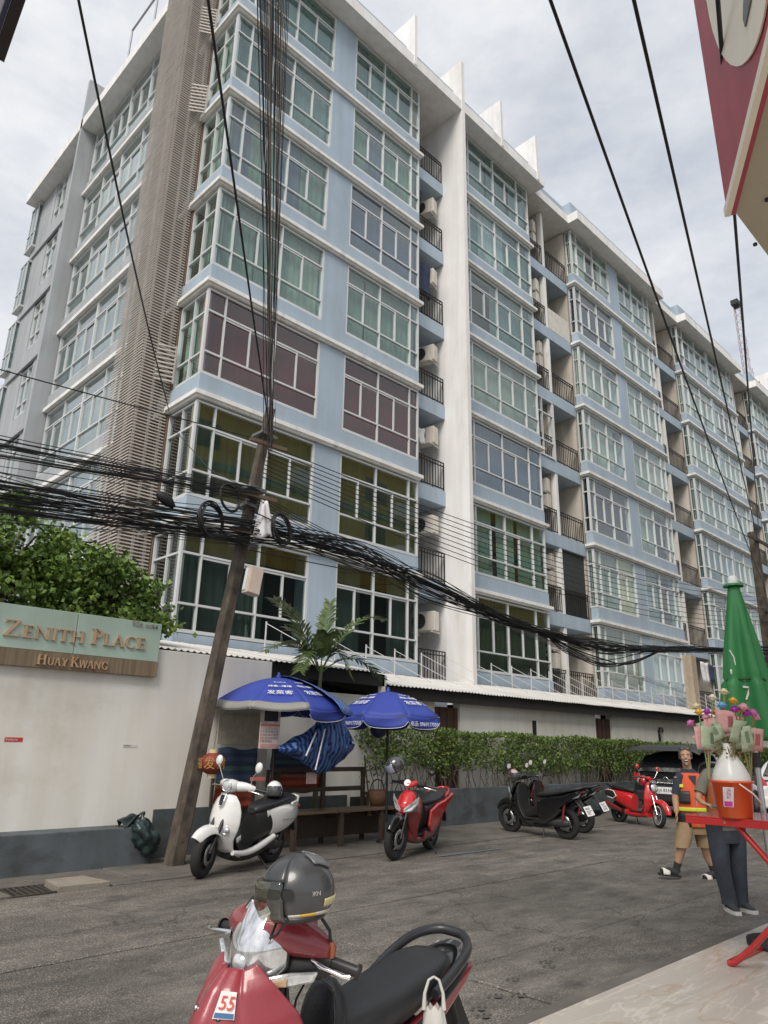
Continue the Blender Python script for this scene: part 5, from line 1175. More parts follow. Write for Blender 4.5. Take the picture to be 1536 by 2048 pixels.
# headset
hull('headset', [(1.075, .955, 0, .062, .062, 2), (1.03, .955, 0, .088, .082, 2), (.96, .955, 0, .105, .075, 2.2), (.89, .955, 0, .09, .055, 2.2), (.85, .95, 0, .05, .03, 2.2)], M_wpaint, t)
for s in (-1, 1):
    MB().loft([sect(.94+.03, .965, 0, .02, .05, y0=s*.08), sect(.90, .965, 0, .07, .045, y0=s*.10), ], True).build('headset_wing', M_wpaint, t) if False else None
    MB().tube([(.95, s*.07, .955), (.92, s*.15, .965), (.88, s*.225, .955), (.86, s*.25, .952)], [.062, .055, .04, .028], 12).build('handlebar_cover', M_wpaint, t, sub=1)
    MB().tube([(.865, s*.24, .952), (.80, s*.37, .935)], .0185, 10).build('grip', M_blk, t); MB().tube([(.93, s*.21, .93), (.93, s*.30, .925), (.88, s*.385, .905)], [.009, .008, .007], 7).build('brake_lever', M_chrome, t)
    mirror(t, (.90, s*.20, .975), (.93, s*.25, 1.10), (.92, s*.30, 1.20), .048, .062, M_wpaint, (1, 0, .1))
MB().lathe([(.001, .012), (.03, .011), (.052, .004), (.058, 0)], (1.082, 0, .955), (1, 0, -.05), 22).build('headlamp_lens', M_lens, t); MB().torus((1.078, 0, .955), (1, 0, 0), .062, .008, 26, 8).build('headlamp_ring', M_chrome, t)
MB().prism([(1.103, -.022, .86), (1.103, .022, .86), (1.13, .018, .765), (1.133, 0, .745), (1.13, -.018, .765)], (.014, 0, .004)).build('shield_vent', M_blkgl, t)
MB().tube([(1.10, -.036, .875), (1.105, .036, .875), (1.135, .03, .76), (1.142, 0, .73), (1.135, -.03, .76), (1.10, -.036, .875)], .006, 6).build('vent_trim', M_chrome, t)
for s in (-1, 1):
    MB().ell((1.105, s*.105, .50), .018, .05, .03).build('indicator_lens', M_lens, t); MB().torus((1.108, s*.105, .50), (1, s*.35, 0), .045, .006, 20, 6).build('indicator_trim', M_chrome, t)
sidestand(t, .45, .2)
MB().box(-.16, .10, .188, .192, .548, .551).build('panel_crease', M_blk, t)
helmet('open_face_helmet', (0, 0, 0), 0, mat('white_shell', (.72, .72, .72), .2, coat=.6), M_lensd, 'white open face helmet with a smoked visor on the white scooter seat', .86)
hw = bpy.data.objects[-1] if False else [o for o in bpy.data.objects if o.name.startswith('open_face_helmet')][0]
bpy.context.view_layer.update(); hp = ws.matrix_world @ V((.13, .01, .875)); hw.location = hp; hw.rotation_euler = (0, R(-4), R(198+30))
gph = MB(); gph.prism([(-.06, .1245, -.03), (-.02, .130, -.06), (.0, .128, -.02), (-.03, .127, .02)], (0, .005, 0)); gph.build('shell_graphic', M_blk, hw)
# ---------------------------------------------------------------- sporty scooters
def sport_scooter(name, rear, heading, main, accent, label, lean=-7, sc=1.0, front=True, seatm=None, plate_t=None, tailred=True, steer=0):
    t = bike_root(name, rear, heading, label, 'scooter', lean, sc)
    f_ = wheel(t, 1.28, .275, .095, 'front_wheel', nsp=5); f_.rotation_euler = (0, 0, R(steer)); wheel(t, 0, .275, .105, 'rear_wheel', nsp=5)
    arc_shell('front_fender', t, 1.28, .275, .305, .065, R(25), R(150), M_blkgl, .03)
    for s in (-1, 1): MB().cyl((1.28, s*.065, .28), (1.11, s*.055, .66), .02, n=9).build('fork_leg', M_blk, t)
    # front mask
    shield('front_mask', main, [(1.02, .90, .075, .05), (1.10, .83, .125, .09), (1.165, .74, .15, .12), (1.185, .68, .13, .12), (1.165, .60, .07, .06)], t)
    shield('side_fairing', accent, [(.96, .87, .12, .05), (1.03, .76, .195, .13), (1.075, .62, .205, .14), (1.03, .48, .175, .11), (.97, .36, .15, .08), (.90, .24, .14, .06)], t)
    for s in (-1, 1):
        MB().prism([(1.15, s*.02, .645), (1.11, s*.12, .735), (1.045, s*.20, .83), (1.04, s*.20, .74), (1.10, s*.12, .625), (1.14, s*.03, .60)], (.04, 0, .014)).build('headlamp_lens', M_lens, t, bevel=.008, fixn=True)
        MB().prism([(1.13, s*.03, .62), (1.07, s*.15, .70), (1.06, s*.15, .665), (1.12, s*.04, .595)], (.022, 0, 0)).build('indicator_lens', M_lens, t, bevel=.005, fixn=True)
    hull('inner_shield', [(.93, .88, R(-80), .11, .04), (.95, .70, R(-85), .17, .05), (.95, .50, R(-85), .16, .055), (.88, .34, R(-60), .13, .06), (.80, .27, R(-20), .12, .05)], M_blk, t)
    hull('lower_cowl', [(1.0, .30, R(200), .09, .07), (.8, .22, R(180), .13, .06), (.5, .22, R(180), .14, .08), (.25, .28, R(180), .11, .08)], accent if front else M_blk, t)
    MB().box(.45, .90, -.13, .13, .29, .31).build('floorboard', M_blk, t, bevel=.01)
    hull('centre_spine', [(.82, .36, R(170), .06, .08), (.62, .42, R(170), .06, .1), (.48, .5, R(170), .08, .14)], M_blk, t)
    for s in (-1, 1):
        plate('side_panel', [(.50, .40), (.46, .62), (.20, .70), (-.10, .745), (-.42, .83), (-.44, .79), (-.20, .64), (.05, .50), (.22, .38), (.38, .30)], main, t, s*.13, s*.175, .018)
        plate('lower_panel', [(.62, .25), (.58, .34), (.38, .32), (.20, .40), (.02, .52), (-.06, .50), (.15, .34), (.35, .24)], M_blk if not front else accent, t, s*.12, s*.165, .012)
    hull('tail_core', [(.50, .52, R(170), .11, .18), (.2, .60, R(172), .14, .13), (-.15, .70, R(168), .125, .07), (-.42, .79, R(165), .06, .035)], M_blk, t)
    hull('seat', [(.54, .70, R(170), .06, .03), (.46, .715, R(175), .11, .05), (.28, .735, R(178), .135, .05), (.10, .755, R(172), .145, .05), (-.08, .80, R(168), .135, .05), (-.26, .835, R(172), .11, .04), (-.33, .84, R(175), .06, .02)], seatm or M_seat, t)
    MB().tube([(-.10, .155, .80), (-.30, .13, .84), (-.45, .07, .875), (-.47, 0, .88), (-.45, -.07, .875), (-.30, -.13, .84), (-.10, -.155, .80)], .018, 9).build('grab_rail', main if front else M_blk, t)
    MB().prism([(-.40, -.075, .76), (-.40, .075, .76), (-.46, .05, .80), (-.46, -.05, .80)], (-.02, 0, .025)).build('tail_lamp', M_taill, t, bevel=.006, fixn=True)
    for s in (-1, 1): MB().prism([(-.30, s*.13, .70), (-.44, s*.085, .775), (-.40, s*.09, .72)], (0, s*.02, 0)).build('rear_indicator', M_lens, t, fixn=True)
    hull('rear_fender', [(-.30, .66, R(240), .07, .02), (-.42, .52, R(245), .075, .014), (-.50, .38, R(250), .06, .01)], M_blk, t)
    if plate_t: plate_obj(t, -.515, .50, plate_t[0], plate_t[1], 28)
    hull('engine', [(.45, .30, 0, .09, .06), (.2, .28, 0, .10, .09), (0, .275, 0, .09, .075), (-.12, .27, 0, .05, .05)], M_eng, t, y0=.05)
    hull('muffler', [(.22, .26, 0, .04, .04), (.0, .29, R(-8), .055, .06), (-.30, .36, R(-10), .055, .065), (-.36, .37, 0, .03, .03)], M_blk, t, y0=-.155)
    MB().cyl((-.02, .12, .32), (-.12, .13, .62), .02, n=9).build('shock_absorber', mat('spring_red', (.2, .03, .03), .4), t)
    hull('headset', [(1.05, .965, R(180), .04, .03), (1.0, .99, R(180), .10, .05), (.92, 1.0, R(180), .12, .05), (.84, .99, R(180), .08, .035)], main, t)
    for s in (-1, 1):
        MB().tube([(.92, s*.09, .985), (.88, s*.17, .985), (.86, s*.22, .98)], [.045, .035, .02], 10).build('handlebar_cover', M_blk, t); MB().tube([(.865, s*.21, .98), (.82, s*.36, .965)], .018, 9).build('grip', M_blk, t); MB().tube([(.92, s*.20, .96), (.91, s*.30, .95), (.87, s*.37, .94)], .008, 6).build('brake_lever', M_chrome, t)
    sidestand(t, .42, .22); MB().box(.93, 1.0, -.05, .05, 1.04, 1.05).build('meter', M_lensd, t)
    return t
M_red = mat('bright_red_paint', (.46, .018, .020), .18, coat=.8, var=.04); M_dred = mat('dark_red_paint', (.14, .018, .018), .22, coat=.6, var=.08)
f0 = V((7.80, 7.66, 0)); hd_ = 180+20
rear = f0-V((math.cos(R(hd_)), math.sin(R(hd_)), 0))*1.28
rs = sport_scooter('red_scooter', rear, hd_, M_red, M_dred, 'red and black sport scooter parked facing left beside the right umbrella pole', lean=-6, steer=-6)
bpy.context.view_layer.update()
for s in (1, -1): mirror(rs, (.90, s*.19, 1.0), (.93, s*.25, 1.10), (.92, s*.29, 1.17), .055, .04, M_blk, (1, 0, .1))
hp = rs.matrix_world @ V((.93, -.30, 1.20)); helmet('hung_helmet', hp, hd_-50, mat('gunmetal_shell', (.09, .09, .095), .22, .4, coat=.6), mat('bluish_visor', (.45, .47, .62), .08, .6, coat=.8), 'dark grey helmet hung on the mirror of the red scooter', .92, tilt=28)
MB().lathe([(.001, .004), (.045, .003), (.05, 0)], (1.04, -.02, 1.0), (1, 0, .5), 18).build('round_sticker', mat('white_sticker', (.75, .75, .74), .5), rs)
f1 = at_z(1037, 1666, 0); r1 = at_z(1136, 1679, 0); hh = math.degrees(math.atan2(f1.y-r1.y, f1.x-r1.x))
b1 = sport_scooter('black_scooter', r1, hh, M_blkgl, M_blk, 'glossy black scooter with a red tail lamp parked nearest in front of the hedge', lean=-6, front=False, plate_t=('4กข', '787'))
r2 = at_z(1178, 1668, 0)+V((.05, .15, 0)); b2 = sport_scooter('black_scooter', r2, hh+4, M_blkgl, M_dred, 'black scooter with a dark red front parked behind the nearest black one', lean=-6, front=False, plate_t=('7กย', '4345'))
for b_, mm, gl in ((b1, M_blk, M_plate), (b2, M_red, M_plate)):
    for s in (1, -1): mirror(b_, (.90, s*.19, 1.0), (.93, s*.27, 1.12), (.92, s*.31, 1.22), .055, .048, M_blk, (1, 0, .1), mat('sky_mirror', (.85, .85, .83), .25, .2))
bpy.context.view_layer.update()
hp = b1.matrix_world @ V((.95, .16, 1.05)); helmet('bike_helmet', hp, hh+150, mat('red_white_shell', (.34, .10, .12), .3, c2=(.55, .5, .55), scale=9), M_lensd, 'red and pale helmet resting on the front of the nearest black scooter', .72)
# ---------------------------------------------------------------- round headlight red scooter
fS, rS = at_z(1315, 1656, 0), at_z(1239, 1645, 0); dS = (fS-rS); hS = math.degrees(math.atan2(dS.y, dS.x))
M_cream_p = mat('ivory_trim', (.62, .60, .55), .35)
sc1 = bike_root('retro_scooter', rS, hS, 'red retro scooter with a round chrome headlamp and white banded wheel', 'scooter', lean=-6, sc=.95); t = sc1
fq_ = wheel(t, 1.24, .25, .10, 'front_wheel', mat('grey_rim', (.22, .22, .23), .4, .6), M_cream_p, 3); fq_.rotation_euler = (0, 0, R(-18)); wheel(t, 0, .25, .11, 'rear_wheel')
arc_shell('front_fender', t, 1.24, .25, .29, .075, R(5), R(140), M_red, .04)
for s in (-1, 1): MB().cyl((1.24, s*.065, .26), (1.09, s*.055, .64), .018, n=9).build('fork_leg', M_chrome, t)
shield('leg_shield', M_red, [(1.0, .92, .07, .05), (1.06, .84, .13, .09), (1.09, .70, .17, .12), (1.09, .56, .18, .13), (1.04, .42, .15, .09), (.96, .30, .135, .06), (.86, .24, .135, .05)], t)
hull('inner_shield', [(.95, .88, R(-80), .10, .04), (.96, .68, R(-85), .16, .05), (.95, .48, R(-85), .15, .05), (.85, .31, R(-40), .13, .05)], M_red, t)
MB().box(.44, .88, -.135, .135, .27, .295).build('floorboard', M_blk, t, bevel=.01)
hull('lower_cowl', [(.95, .25, R(190), .10, .06), (.6, .21, R(180), .14, .06), (.3, .25, R(180), .12, .08)], M_red, t)
hull('rear_body', [(.50, .45, R(175), .10, .19), (.34, .50, R(175), .155, .20), (.08, .55, R(172), .175, .16), (-.20, .62, R(170), .15, .11), (-.38, .67, R(170), .08, .06)], M_red, t)
hull('seat', [(.50, .70, R(178), .06, .03), (.40, .72, R(178), .125, .055), (.15, .74, R(176), .155, .06), (-.1, .765, R(174), .15, .055), (-.28, .78, R(176), .11, .04), (-.33, .78, 0, .05, .02)], M_seat, t)
for s in (-1, 1): MB().tube([(.10, s*.185, .56), (.02, s*.19, .66), (-.16, s*.18, .69), (-.30, s*.15, .67), (-.34, s*.12, .60), (-.2, s*.17, .53), (.0, s*.19, .50), (.10, s*.185, .56)], .012, 7).build('side_trim', M_cream_p, t); hull('side_insert', [(.08, .58, R(180), .01, .05), (-.1, .60, R(180), .015, .08), (-.28, .62, R(180), .01, .05)], M_blk, t, y0=s*.178)
MB().tube([(-.05, .16, .76), (-.28, .14, .80), (-.42, .05, .82), (-.42, -.05, .82), (-.28, -.14, .80), (-.05, -.16, .76)], .016, 8).build('grab_rail', M_blk, t)
hull('engine', [(.42, .28, 0, .09, .06), (.1, .26, 0, .10, .08), (-.1, .25, 0, .05, .05)], M_eng, t, y0=.05)
hull('muffler', [(.24, .27, 0, .04, .04), (.02, .32, R(-10), .055, .06), (-.28, .40, R(-12), .055, .06), (-.33, .41, 0, .03, .03)], M_dred, t, y0=-.16)
hull('muffler', [(.24, .27, 0, .03, .03), (.02, .30, R(-10), .045, .05), (-.28, .38, R(-12), .045, .05), (-.33, .39, 0, .03, .03)], M_eng, t, y0=.15)
MB().lathe([(.001, .03), (.05, .026), (.072, .012), (.078, 0)], (1.10, 0, .80), (1, 0, .05), 24).build('headlamp_lens', M_lens, t); MB().torus((1.10, 0, .80), (1, 0, .05), .082, .014, 28, 8).build('headlamp_ring', M_chrome, t)
hull('headlamp_cowl', [(1.10, .80, R(180), .09, .10, 2), (1.03, .80, R(180), .10, .12, 2), (.98, .80, R(180), .08, .12, 2)], M_blk, t)
hull('headset', [(1.0, .985, R(180), .05, .035), (.93, 1.0, R(180), .10, .045), (.86, .99, R(180), .06, .03)], M_red, t)
for s in (-1, 1):
    MB().tube([(.93, s*.06, .99), (.87, s*.22, 1.0), (.80, s*.36, .98)], .017, 8).build('handlebar', M_blk, t); mirror(t, (.88, s*.2, 1.0), (.91, s*.26, 1.12), (.90, s*.29, 1.22), .05, .05, M_red, (1, 0, .1))
sidestand(t, .42, .22); bpy.context.view_layer.update()
hp = sc1.matrix_world @ V((.72, .05, .93)); helmet('red_helmet', hp, hS+200, mat('red_shell', (.42, .02, .035), .25, coat=.5), M_lens, 'red helmet hanging behind the headlamp of the red retro scooter', .85, tilt=-30)
# ---------------------------------------------------------------- foreground red motorcycle
M_wine = mat('worn_wine_paint', (.27, .032, .045), .30, c2=(.22, .028, .038), scale=6, coat=.35, bump=.05, bscale=90)
mc = bike_root('red_motorcycle', (2.26, 2.22, TZ), 191.5, 'worn dark red underbone motorcycle with a black seat in the foreground', 'motorcycle', lean=-5); mc.scale = (.81, .86, .905); t = mc
fm = wheel(t, 1.22, .285, .085, 'front_wheel', nsp=8); wheel(t, 0, .285, .09, 'rear_wheel', nsp=8)
arc_shell('front_fender', t, 1.22, .285, .315, .065, R(30), R(165), M_wine, .03)
for s in (-1, 1): MB().cyl((1.22, s*.075, .29), (1.03, s*.07, .80), .02, n=10).build('fork_leg', M_chrome, t)
before = set(o.name for o in bpy.data.objects)
# swept leg shield with a centre ridge
def wave_shield(u, v):
    P_ = [(1.10, .815, .075, .04), (1.16, .765, .14, .13), (1.21, .69, .20, .25), (1.245, .60, .235, .33), (1.235, .50, .24, .36), (1.18, .40, .215, .32), (1.10, .29, .17, .24)]
    k = v*(len(P_)-1); i = min(len(P_)-2, int(k)); fr_ = k-i; q_ = [P_[i][j]+(P_[i+1][j]-P_[i][j])*fr_ for j in range(4)]; s = 2*u-1
    ridge = .018*math.exp(-(s/.10)**2)-.012*math.exp(-((abs(s)-.42)/.07)**2)
    return (q_[0]-q_[3]*abs(s)**1.55+ridge, q_[2]*math.copysign(abs(s)**.85, s), q_[1]-.03*abs(s)**2+.05*abs(s)**3*(1 if v < .5 else -.4))
MB().sheet(wave_shield, 44, 30).build('leg_shield', M_wine, t, solid=.010, sub=1)
def on_shield(u, v, off=.010):
    e = 1e-3; p = V(wave_shield(u, v)); a = V(wave_shield(u+e, v))-V(wave_shield(u-e, v)); b = V(wave_shield(u, v+e))-V(wave_shield(u, v-e)); n_ = a.cross(b).normalized()
    if n_.x < 0: n_ = -n_
    return p+n_*off, a.normalized(), -b.normalized(), n_
for (u, v) in ((.60, .30), (.60, .52), (.72, .58), (.40, .30), (.40, .52)):
    p, a, b, n_ = on_shield(u, v, .006); MB().lathe([(.001, .0), (.011, .0), (.013, -.004)], p, n_, 14).build('screw_recess', M_dark, t); MB().lathe([(.001, .006), (.006, .005), (.007, 0)], p, n_, 10).build('screw', M_chrome, t)
# race sticker and model lettering on the left wing
def decal(poly, name, m_, off=.008, th=.0012):
    mb = MB(); top_, bot = [], []
    for (u, v) in poly: p, a, b, n_ = on_shield(u, v, off); top_.append(p+n_*th); bot.append(p)
    n = len(poly); mb.add(bot+top_, [tuple(range(n, 2*n))]+[(i, (i+1) % n, n+(i+1) % n, n+i) for i in range(n)]); return mb.build(name, m_, t, fixn=True)
def rectdec(u0, u1, v0, v1, name, m_, off): return decal([(u0, v0), (u1, v0), (u1, v1), (u0, v1)], name, m_, off)
M_stw = mat('sticker_white', (.66, .64, .60), .5)
rectdec(.565, .68, .17, .31, 'sticker', M_stw, .012)
p, a, b, n_ = on_shield(.577, .262, .016)
text_obj('lettering', '55', .052, p, a, b, mat('sticker_red', (.52, .03, .03), .5), t, None, .0012)
rectdec(.57, .675, .28, .305, 'sticker_strip', mat('sticker_blue', (.03, .10, .25), .5), .0145)
p, a, b, n_ = on_shield(.73, .44, .014)
text_obj('lettering', 'WAVE', .05, p, a, (b+a*.12), mat('wave_white', (.66, .66, .66), .5), t, None, .0012, shear=.35)
decal([(.69, .50), (.80, .43), (.92, .36), (.93, .39), (.82, .465), (.72, .52)], 'stripe_decal', M_blk, .0085)
decal([(.72, .525), (.82, .475), (.92, .41), (.92, .42), (.83, .49)], 'stripe_decal', M_stw, .009)
for o in [o for o in bpy.data.objects if o.name not in before and o.parent is t]: o.location.z += .15; o.location.x += .08
before = set(o.name for o in bpy.data.objects)
hull('inner_cover', [(.98, .86, R(-80), .085, .05), (1.0, .70, R(-85), .15, .06), (.96, .52, R(-80), .15, .06), (.90, .36, R(-70), .11, .05)], M_blk, t)
hull('spine', [(.95, .56, R(185), .055, .06), (.78, .50, R(185), .06, .07), (.62, .52, R(170), .075, .10), (.5, .58, R(165), .09, .10)], M_wine, t)
hull('spine_cover', [(.92, .60, R(185), .035, .04), (.76, .555, R(185), .04, .035), (.62, .60, R(165), .05, .04)], M_blk, t)
# handlebar cowl
hull('handle_cowl', [(1.135, .985, R(180), .055, .05), (1.09, 1.0, R(180), .105, .075), (1.02, 1.015, R(180), .135, .075), (.94, 1.015, R(180), .13, .055), (.88, 1.005, R(180), .08, .03)], M_wine, t)
for s in (-1, 1):
    MB().loft([[V((x+dx*1.0, y*s, z+dz)) for dx, dz in ((.07*k, 0), (.05*k, .05*k), (0, .06*k), (-.05*k, .05*k), (-.07*k, 0), (-.05*k, -.035*k), (0, -.045*k), (.05*k, -.035*k))] for x, y, z, k in ((1.03, .05, .995, 1.35), (1.0, .13, .985, 1.15), (.965, .20, .972, .75), (.95, .235, .965, .4))], True).build('cowl_wing', M_wine, t, sub=1, fixn=True)
    MB().loft([[V((x+dx, y*s, z+dz)) for dx, dz in ((.06*k, 0), (.04*k, .04*k), (0, .05*k), (-.06*k, .03*k), (-.07*k, -.02*k), (-.04*k, -.05*k), (0, -.06*k), (.05*k, -.045*k))] for x, y, z, k in ((1.02, .05, .92, .9), (1.0, .12, .92, .85), (.96, .19, .93, .7), (.945, .225, .937, .5))], True).build('lower_cowl', M_blk, t, sub=1, fixn=True)
    MB().tube([(.95, s*.18, .945), (.94, s*.205, .945), (.93, s*.235, .94)], .021, 12).build('switch_housing', M_blk, t)
    MB().tube([(.935, s*.21, .944), (.89, s*.315, .925)], .0175, 12).build('grip', M_blk, t); gx_ = V((.89, s*.315, .925)); MB().lathe([(.024, 0), (.024, .012), (.001, .014)], gx_, V((-.05, s*.13, -.02)), 14).build('grip_end', M_blk, t)
    MB().tube([(.985, s*.19, .945), (1.0, s*.25, .94), (.97, s*.31, .925), (.955, s*.33, .925)], [.008, .008, .006, .009], 8).build('brake_lever', M_chrome, t)
    MB().prism([(1.085, s*.085, .895), (1.05, s*.15, .915), (.985, s*.225, .925), (.985, s*.21, .895), (1.03, s*.15, .875), (1.08, s*.09, .87)], (.02, s*.008, -.004)).build('indicator_lens', M_lens, t, bevel=.008, fixn=True)
    MB().prism([(1.08, s*.10, .888), (1.05, s*.15, .90), (1.05, s*.15, .884), (1.07, s*.11, .876)], (.024, s*.009, -.004)).build('indicator_bulb', mat('amber_bulb', (.45, .30, .18), .3), t, fixn=True)
def lensf(u, v):
    P_ = [(1.085, 1.075, .04, .012), (1.12, 1.03, .085, .055), (1.15, .975, .125, .10), (1.155, .92, .125, .11), (1.135, .875, .08, .06), (1.11, .852, .035, .02)]
    k = v*(len(P_)-1); i = min(len(P_)-2, int(k)); fr_ = k-i; q_ = [P_[i][j]+(P_[i+1][j]-P_[i][j])*fr_ for j in range(4)]; s = 2*u-1; return (q_[0]-q_[3]*abs(s)**2+.018, q_[2]*s, q_[1]+.03*abs(s)**2*(1-v))
M_hl = mat('headlamp_reflector', (.62, .63, .65), .10, .75, coat=1.0, var=.45, scale=16, stretch=(1, 3, 1))
MB().sheet(lensf, 22, 22).build('headlamp_lens', M_hl, t, solid=.008, sub=1)
MB().tube([lensf(0, i/20) for i in range(21)]+[lensf(1, 1-i/20) for i in range(21)]+[lensf(0, 0)], .006, 6).build('headlamp_rim', M_blk, t)
MB().lathe([(.001, .014), (.02, .010), (.03, 0)], (1.172, 0, .935), (1, 0, .2), 16).build('bulb', M_lens, t)
hull('meter', [(.97, 1.055, R(180), .09, .02), (.90, 1.05, R(180), .085, .02)], M_lensd, t)
mirror(t, (.935, .235, .96), (.94, .22, 1.03), (.955, .15, 1.13), .03, .062, M_blk, (1, .2, .05))
MB().tube([(.935, .235, .955), (.935, .235, .985), (.94, .23, 1.0)], [.012, .013, .009], 8).build('mirror_clamp', mat('copper_clamp', (.45, .16, .08), .3, .7), t)
MB().tube([(1.0, .10, .93), (1.03, .13, .84), (1.02, .12, .72), (1.0, .1, .6)], .006, 6).build('brake_cable', M_blk, t); MB().tube([(.98, -.1, .93), (1.0, -.12, .82), (.98, -.1, .66)], .006, 6).build('brake_cable', M_blk, t)
for o in [o for o in bpy.data.objects if o.name not in before and o.parent is t and not o.name.startswith('spine')]:
    o.location.z += .045
    kn = o.name.split('.')[0]
    if kn in ('headlamp_lens', 'headlamp_rim', 'bulb', 'handle_cowl', 'meter'): o.location.x -= .06
    if kn in ('headlamp_lens', 'headlamp_rim', 'bulb'): o.location.z -= .012; o.location.x += .03
    if kn == 'cowl_wing': o.location.x -= .015; o.location.z += .005
    if kn == 'lower_cowl': o.location.x -= .02; o.location.z -= .01
ZT = -.075
_t0 = len(bpy.data.objects); before = set(o.name for o in bpy.data.objects); tl = t
# seat, tail, rails
hull('seat_hump', [(.60, .62, R(90), .085, .05), (.61, .70, R(90), .105, .065), (.61, .80, R(90), .10, .06), (.60, .87, R(90), .075, .045), (.595, .895, R(90), .03, .02)], M_seat, t)
MB().tube([(.668, .085, .66), (.676, .098, .74), (.672, .092, .82), (.655, .066, .885), (.648, 0, .905), (.655, -.066, .885), (.672, -.092, .82), (.676, -.098, .74), (.668, -.085, .66)], .005, 6).build('seat_piping', M_blkgl, t)
hull('seat', [(.60, .70, R(178), .085, .05), (.50, .72, R(178), .125, .075), (.32, .735, R(178), .145, .08), (.14, .75, R(176), .15, .075), (-.02, .785, R(172), .145, .07), (-.16, .805, R(174), .13, .06), (-.27, .81, R(178), .095, .045), (-.31, .805, R(180), .05, .02)], M_seat, tl, p=2.7)
for s in (-1, 1):
    plate('side_cover', [(.62, .50), (.56, .64), (.30, .655), (.02, .70), (-.34, .80), (-.40, .80), (-.30, .73), (.0, .60), (.26, .50), (.44, .44)], M_wine, tl, s*.105, s*.155, .016)
    MB().tube([(.50, s*.165, .655), (.30, s*.172, .67), (.05, s*.172, .70), (-.20, s*.155, .765), (-.34, s*.13, .80)], [.008, .012, .013, .014, .012], 8).build('tail_rail', M_blk, tl)
    MB().bar((.18, s*.168, .655), (.18, s*.18, .60), .03, .06).build('helmet_hook', M_chrome, tl)
gr_ = [(.02, .165, .765), (-.16, .168, .82), (-.32, .145, .862), (-.42, .075, .885), (-.44, 0, .888), (-.42, -.075, .885), (-.32, -.145, .862), (-.16, -.168, .82), (.02, -.165, .765)]
sm = []
for i in range(len(gr_)-1):
    p0, p1_, p2_, p3 = [V(gr_[max(0, min(len(gr_)-1, i+k))]) for k in (-1, 0, 1, 2)]
    for q_ in range(5): f_ = q_/5; sm.append(.5*((2*p1_)+(p2_-p0)*f_+(2*p0-5*p1_+4*p2_-p3)*f_*f_+(3*p1_-p0-3*p2_+p3)*f_**3))
sm.append(V(gr_[-1])); MB().tube(sm, .021, 12).build('grab_rail', mat('satin_black_alloy', (.045, .047, .052), .38, .5), tl)
hull('tail_cowl', [(-.22, .755, R(172), .125, .06), (-.36, .80, R(170), .10, .045), (-.47, .83, R(170), .05, .02)], M_blkgl, tl)
for s in (-1, 1): MB().prism([(-.36, s*.10, .765), (-.46, s*.075, .83), (-.45, s*.06, .77), (-.40, s*.07, .72)], (0, s*.012, 0)).build('tail_lamp', mat('pale_tail_lens', (.55, .52, .48), .2), tl, fixn=True)
hull('rear_fender', [(-.30, .70, R(235), .075, .02), (-.40, .58, R(240), .08, .014), (-.46, .44, R(250), .08, .008)], M_blk, tl)
for s in (-1, 1): MB().prism([(-.34, s*.03, .68), (-.42, s*.05, .66), (-.55, s*.085, .47), (-.50, s*.06, .40), (-.42, s*.035, .52)], (0, s*.008, 0)).build('mudflap', M_blk, tl, fixn=True)
for s in (-1, 1):
    MB().cyl((.0, s*.125, .30), (.02, s*.135, .62), .014, n=9).build('shock_rod', M_chrome, tl); sp = []
    for i in range(60): f_ = i/59; a = f_*2*math.pi*8; sp.append((.0+.02*f_+.026*math.cos(a), s*(.127+.008*f_)+.026*math.sin(a), .34+.25*f_))
    MB().tube(sp, .006, 5).build('shock_spring', M_blk, tl)
for o in [o for o in bpy.data.objects if o.name not in before and o.parent is t]: o.location.z += ZT
hull('engine', [(.80, .36, 0, .07, .06), (.60, .33, 0, .10, .09), (.40, .32, 0, .10, .08), (.3, .32, 0, .05, .05)], M_eng, t)
hull('muffler', [(.5, .24, 0, .025, .025), (.1, .27, R(-5), .045, .045), (-.35, .33, R(-8), .05, .05), (-.45, .34, 0, .03, .03)], M_chrome, t, y0=-.15)
sidestand(t, .45, .25)
bpy.context.view_layer.update()
M_hel = mat('scuffed_grey_shell', (.060, .062, .066), .30, c2=(.028, .029, .031), scale=5, coat=.3)
hm = helmet('grey_helmet', at_z(590, 1781, 1.105), 150, M_hel, glass('clear_visor', (.86, .86, .80), .06), 'scuffed dark grey helmet with a clear visor resting on the red motorcycle', .70, tilt=4)
def band(u0, u1, z, w, k, m_, name):
    def f(u, v): a = R(62)+R(236)*(u0+(u1-u0)*u); zz = z+w*v; ph = math.asin(max(-1, min(1, zz/.130))); return (math.cos(ph)*math.cos(a)*.146*k-.01, math.cos(ph)*math.sin(a)*.1215*k, zz)
    MB().sheet(f, 24, 3).build(name, m_, hm, solid=.003)
band(.02, .98, -.080, .013, 1.07, mat('pale_rim_band', (.52, .50, .44), .5), 'rim_band'); band(.10, .22, -.0795, .012, 1.085, mat('yellow_tape', (.62, .36, .03), .5), 'yellow_tape'); band(.78, .90, -.0795, .012, 1.085, mat('yellow_tape', (.62, .36, .03), .5), 'yellow_tape')
band(.40, .50, -.05, .028, 1.07, mat('cream_patch', (.50, .46, .24), .5), 'side_patch'); band(.28, .38, -.05, .028, 1.07, mat('cream_patch', (.50, .46, .24), .5), 'side_patch')
def vent(u, v): a = R(180-58+116*u); ph = R(38+26*v+8*math.cos(u*6.28)); return (math.cos(ph)*math.cos(a)*.146*1.09-.01, math.cos(ph)*math.sin(a)*.1215*1.09, math.sin(ph)*.131*1.09)
MB().sheet(vent, 20, 8).build('vent_fairing', mat('fairing_grey', (.12, .122, .128), .3, coat=.3), hm, solid=.008)
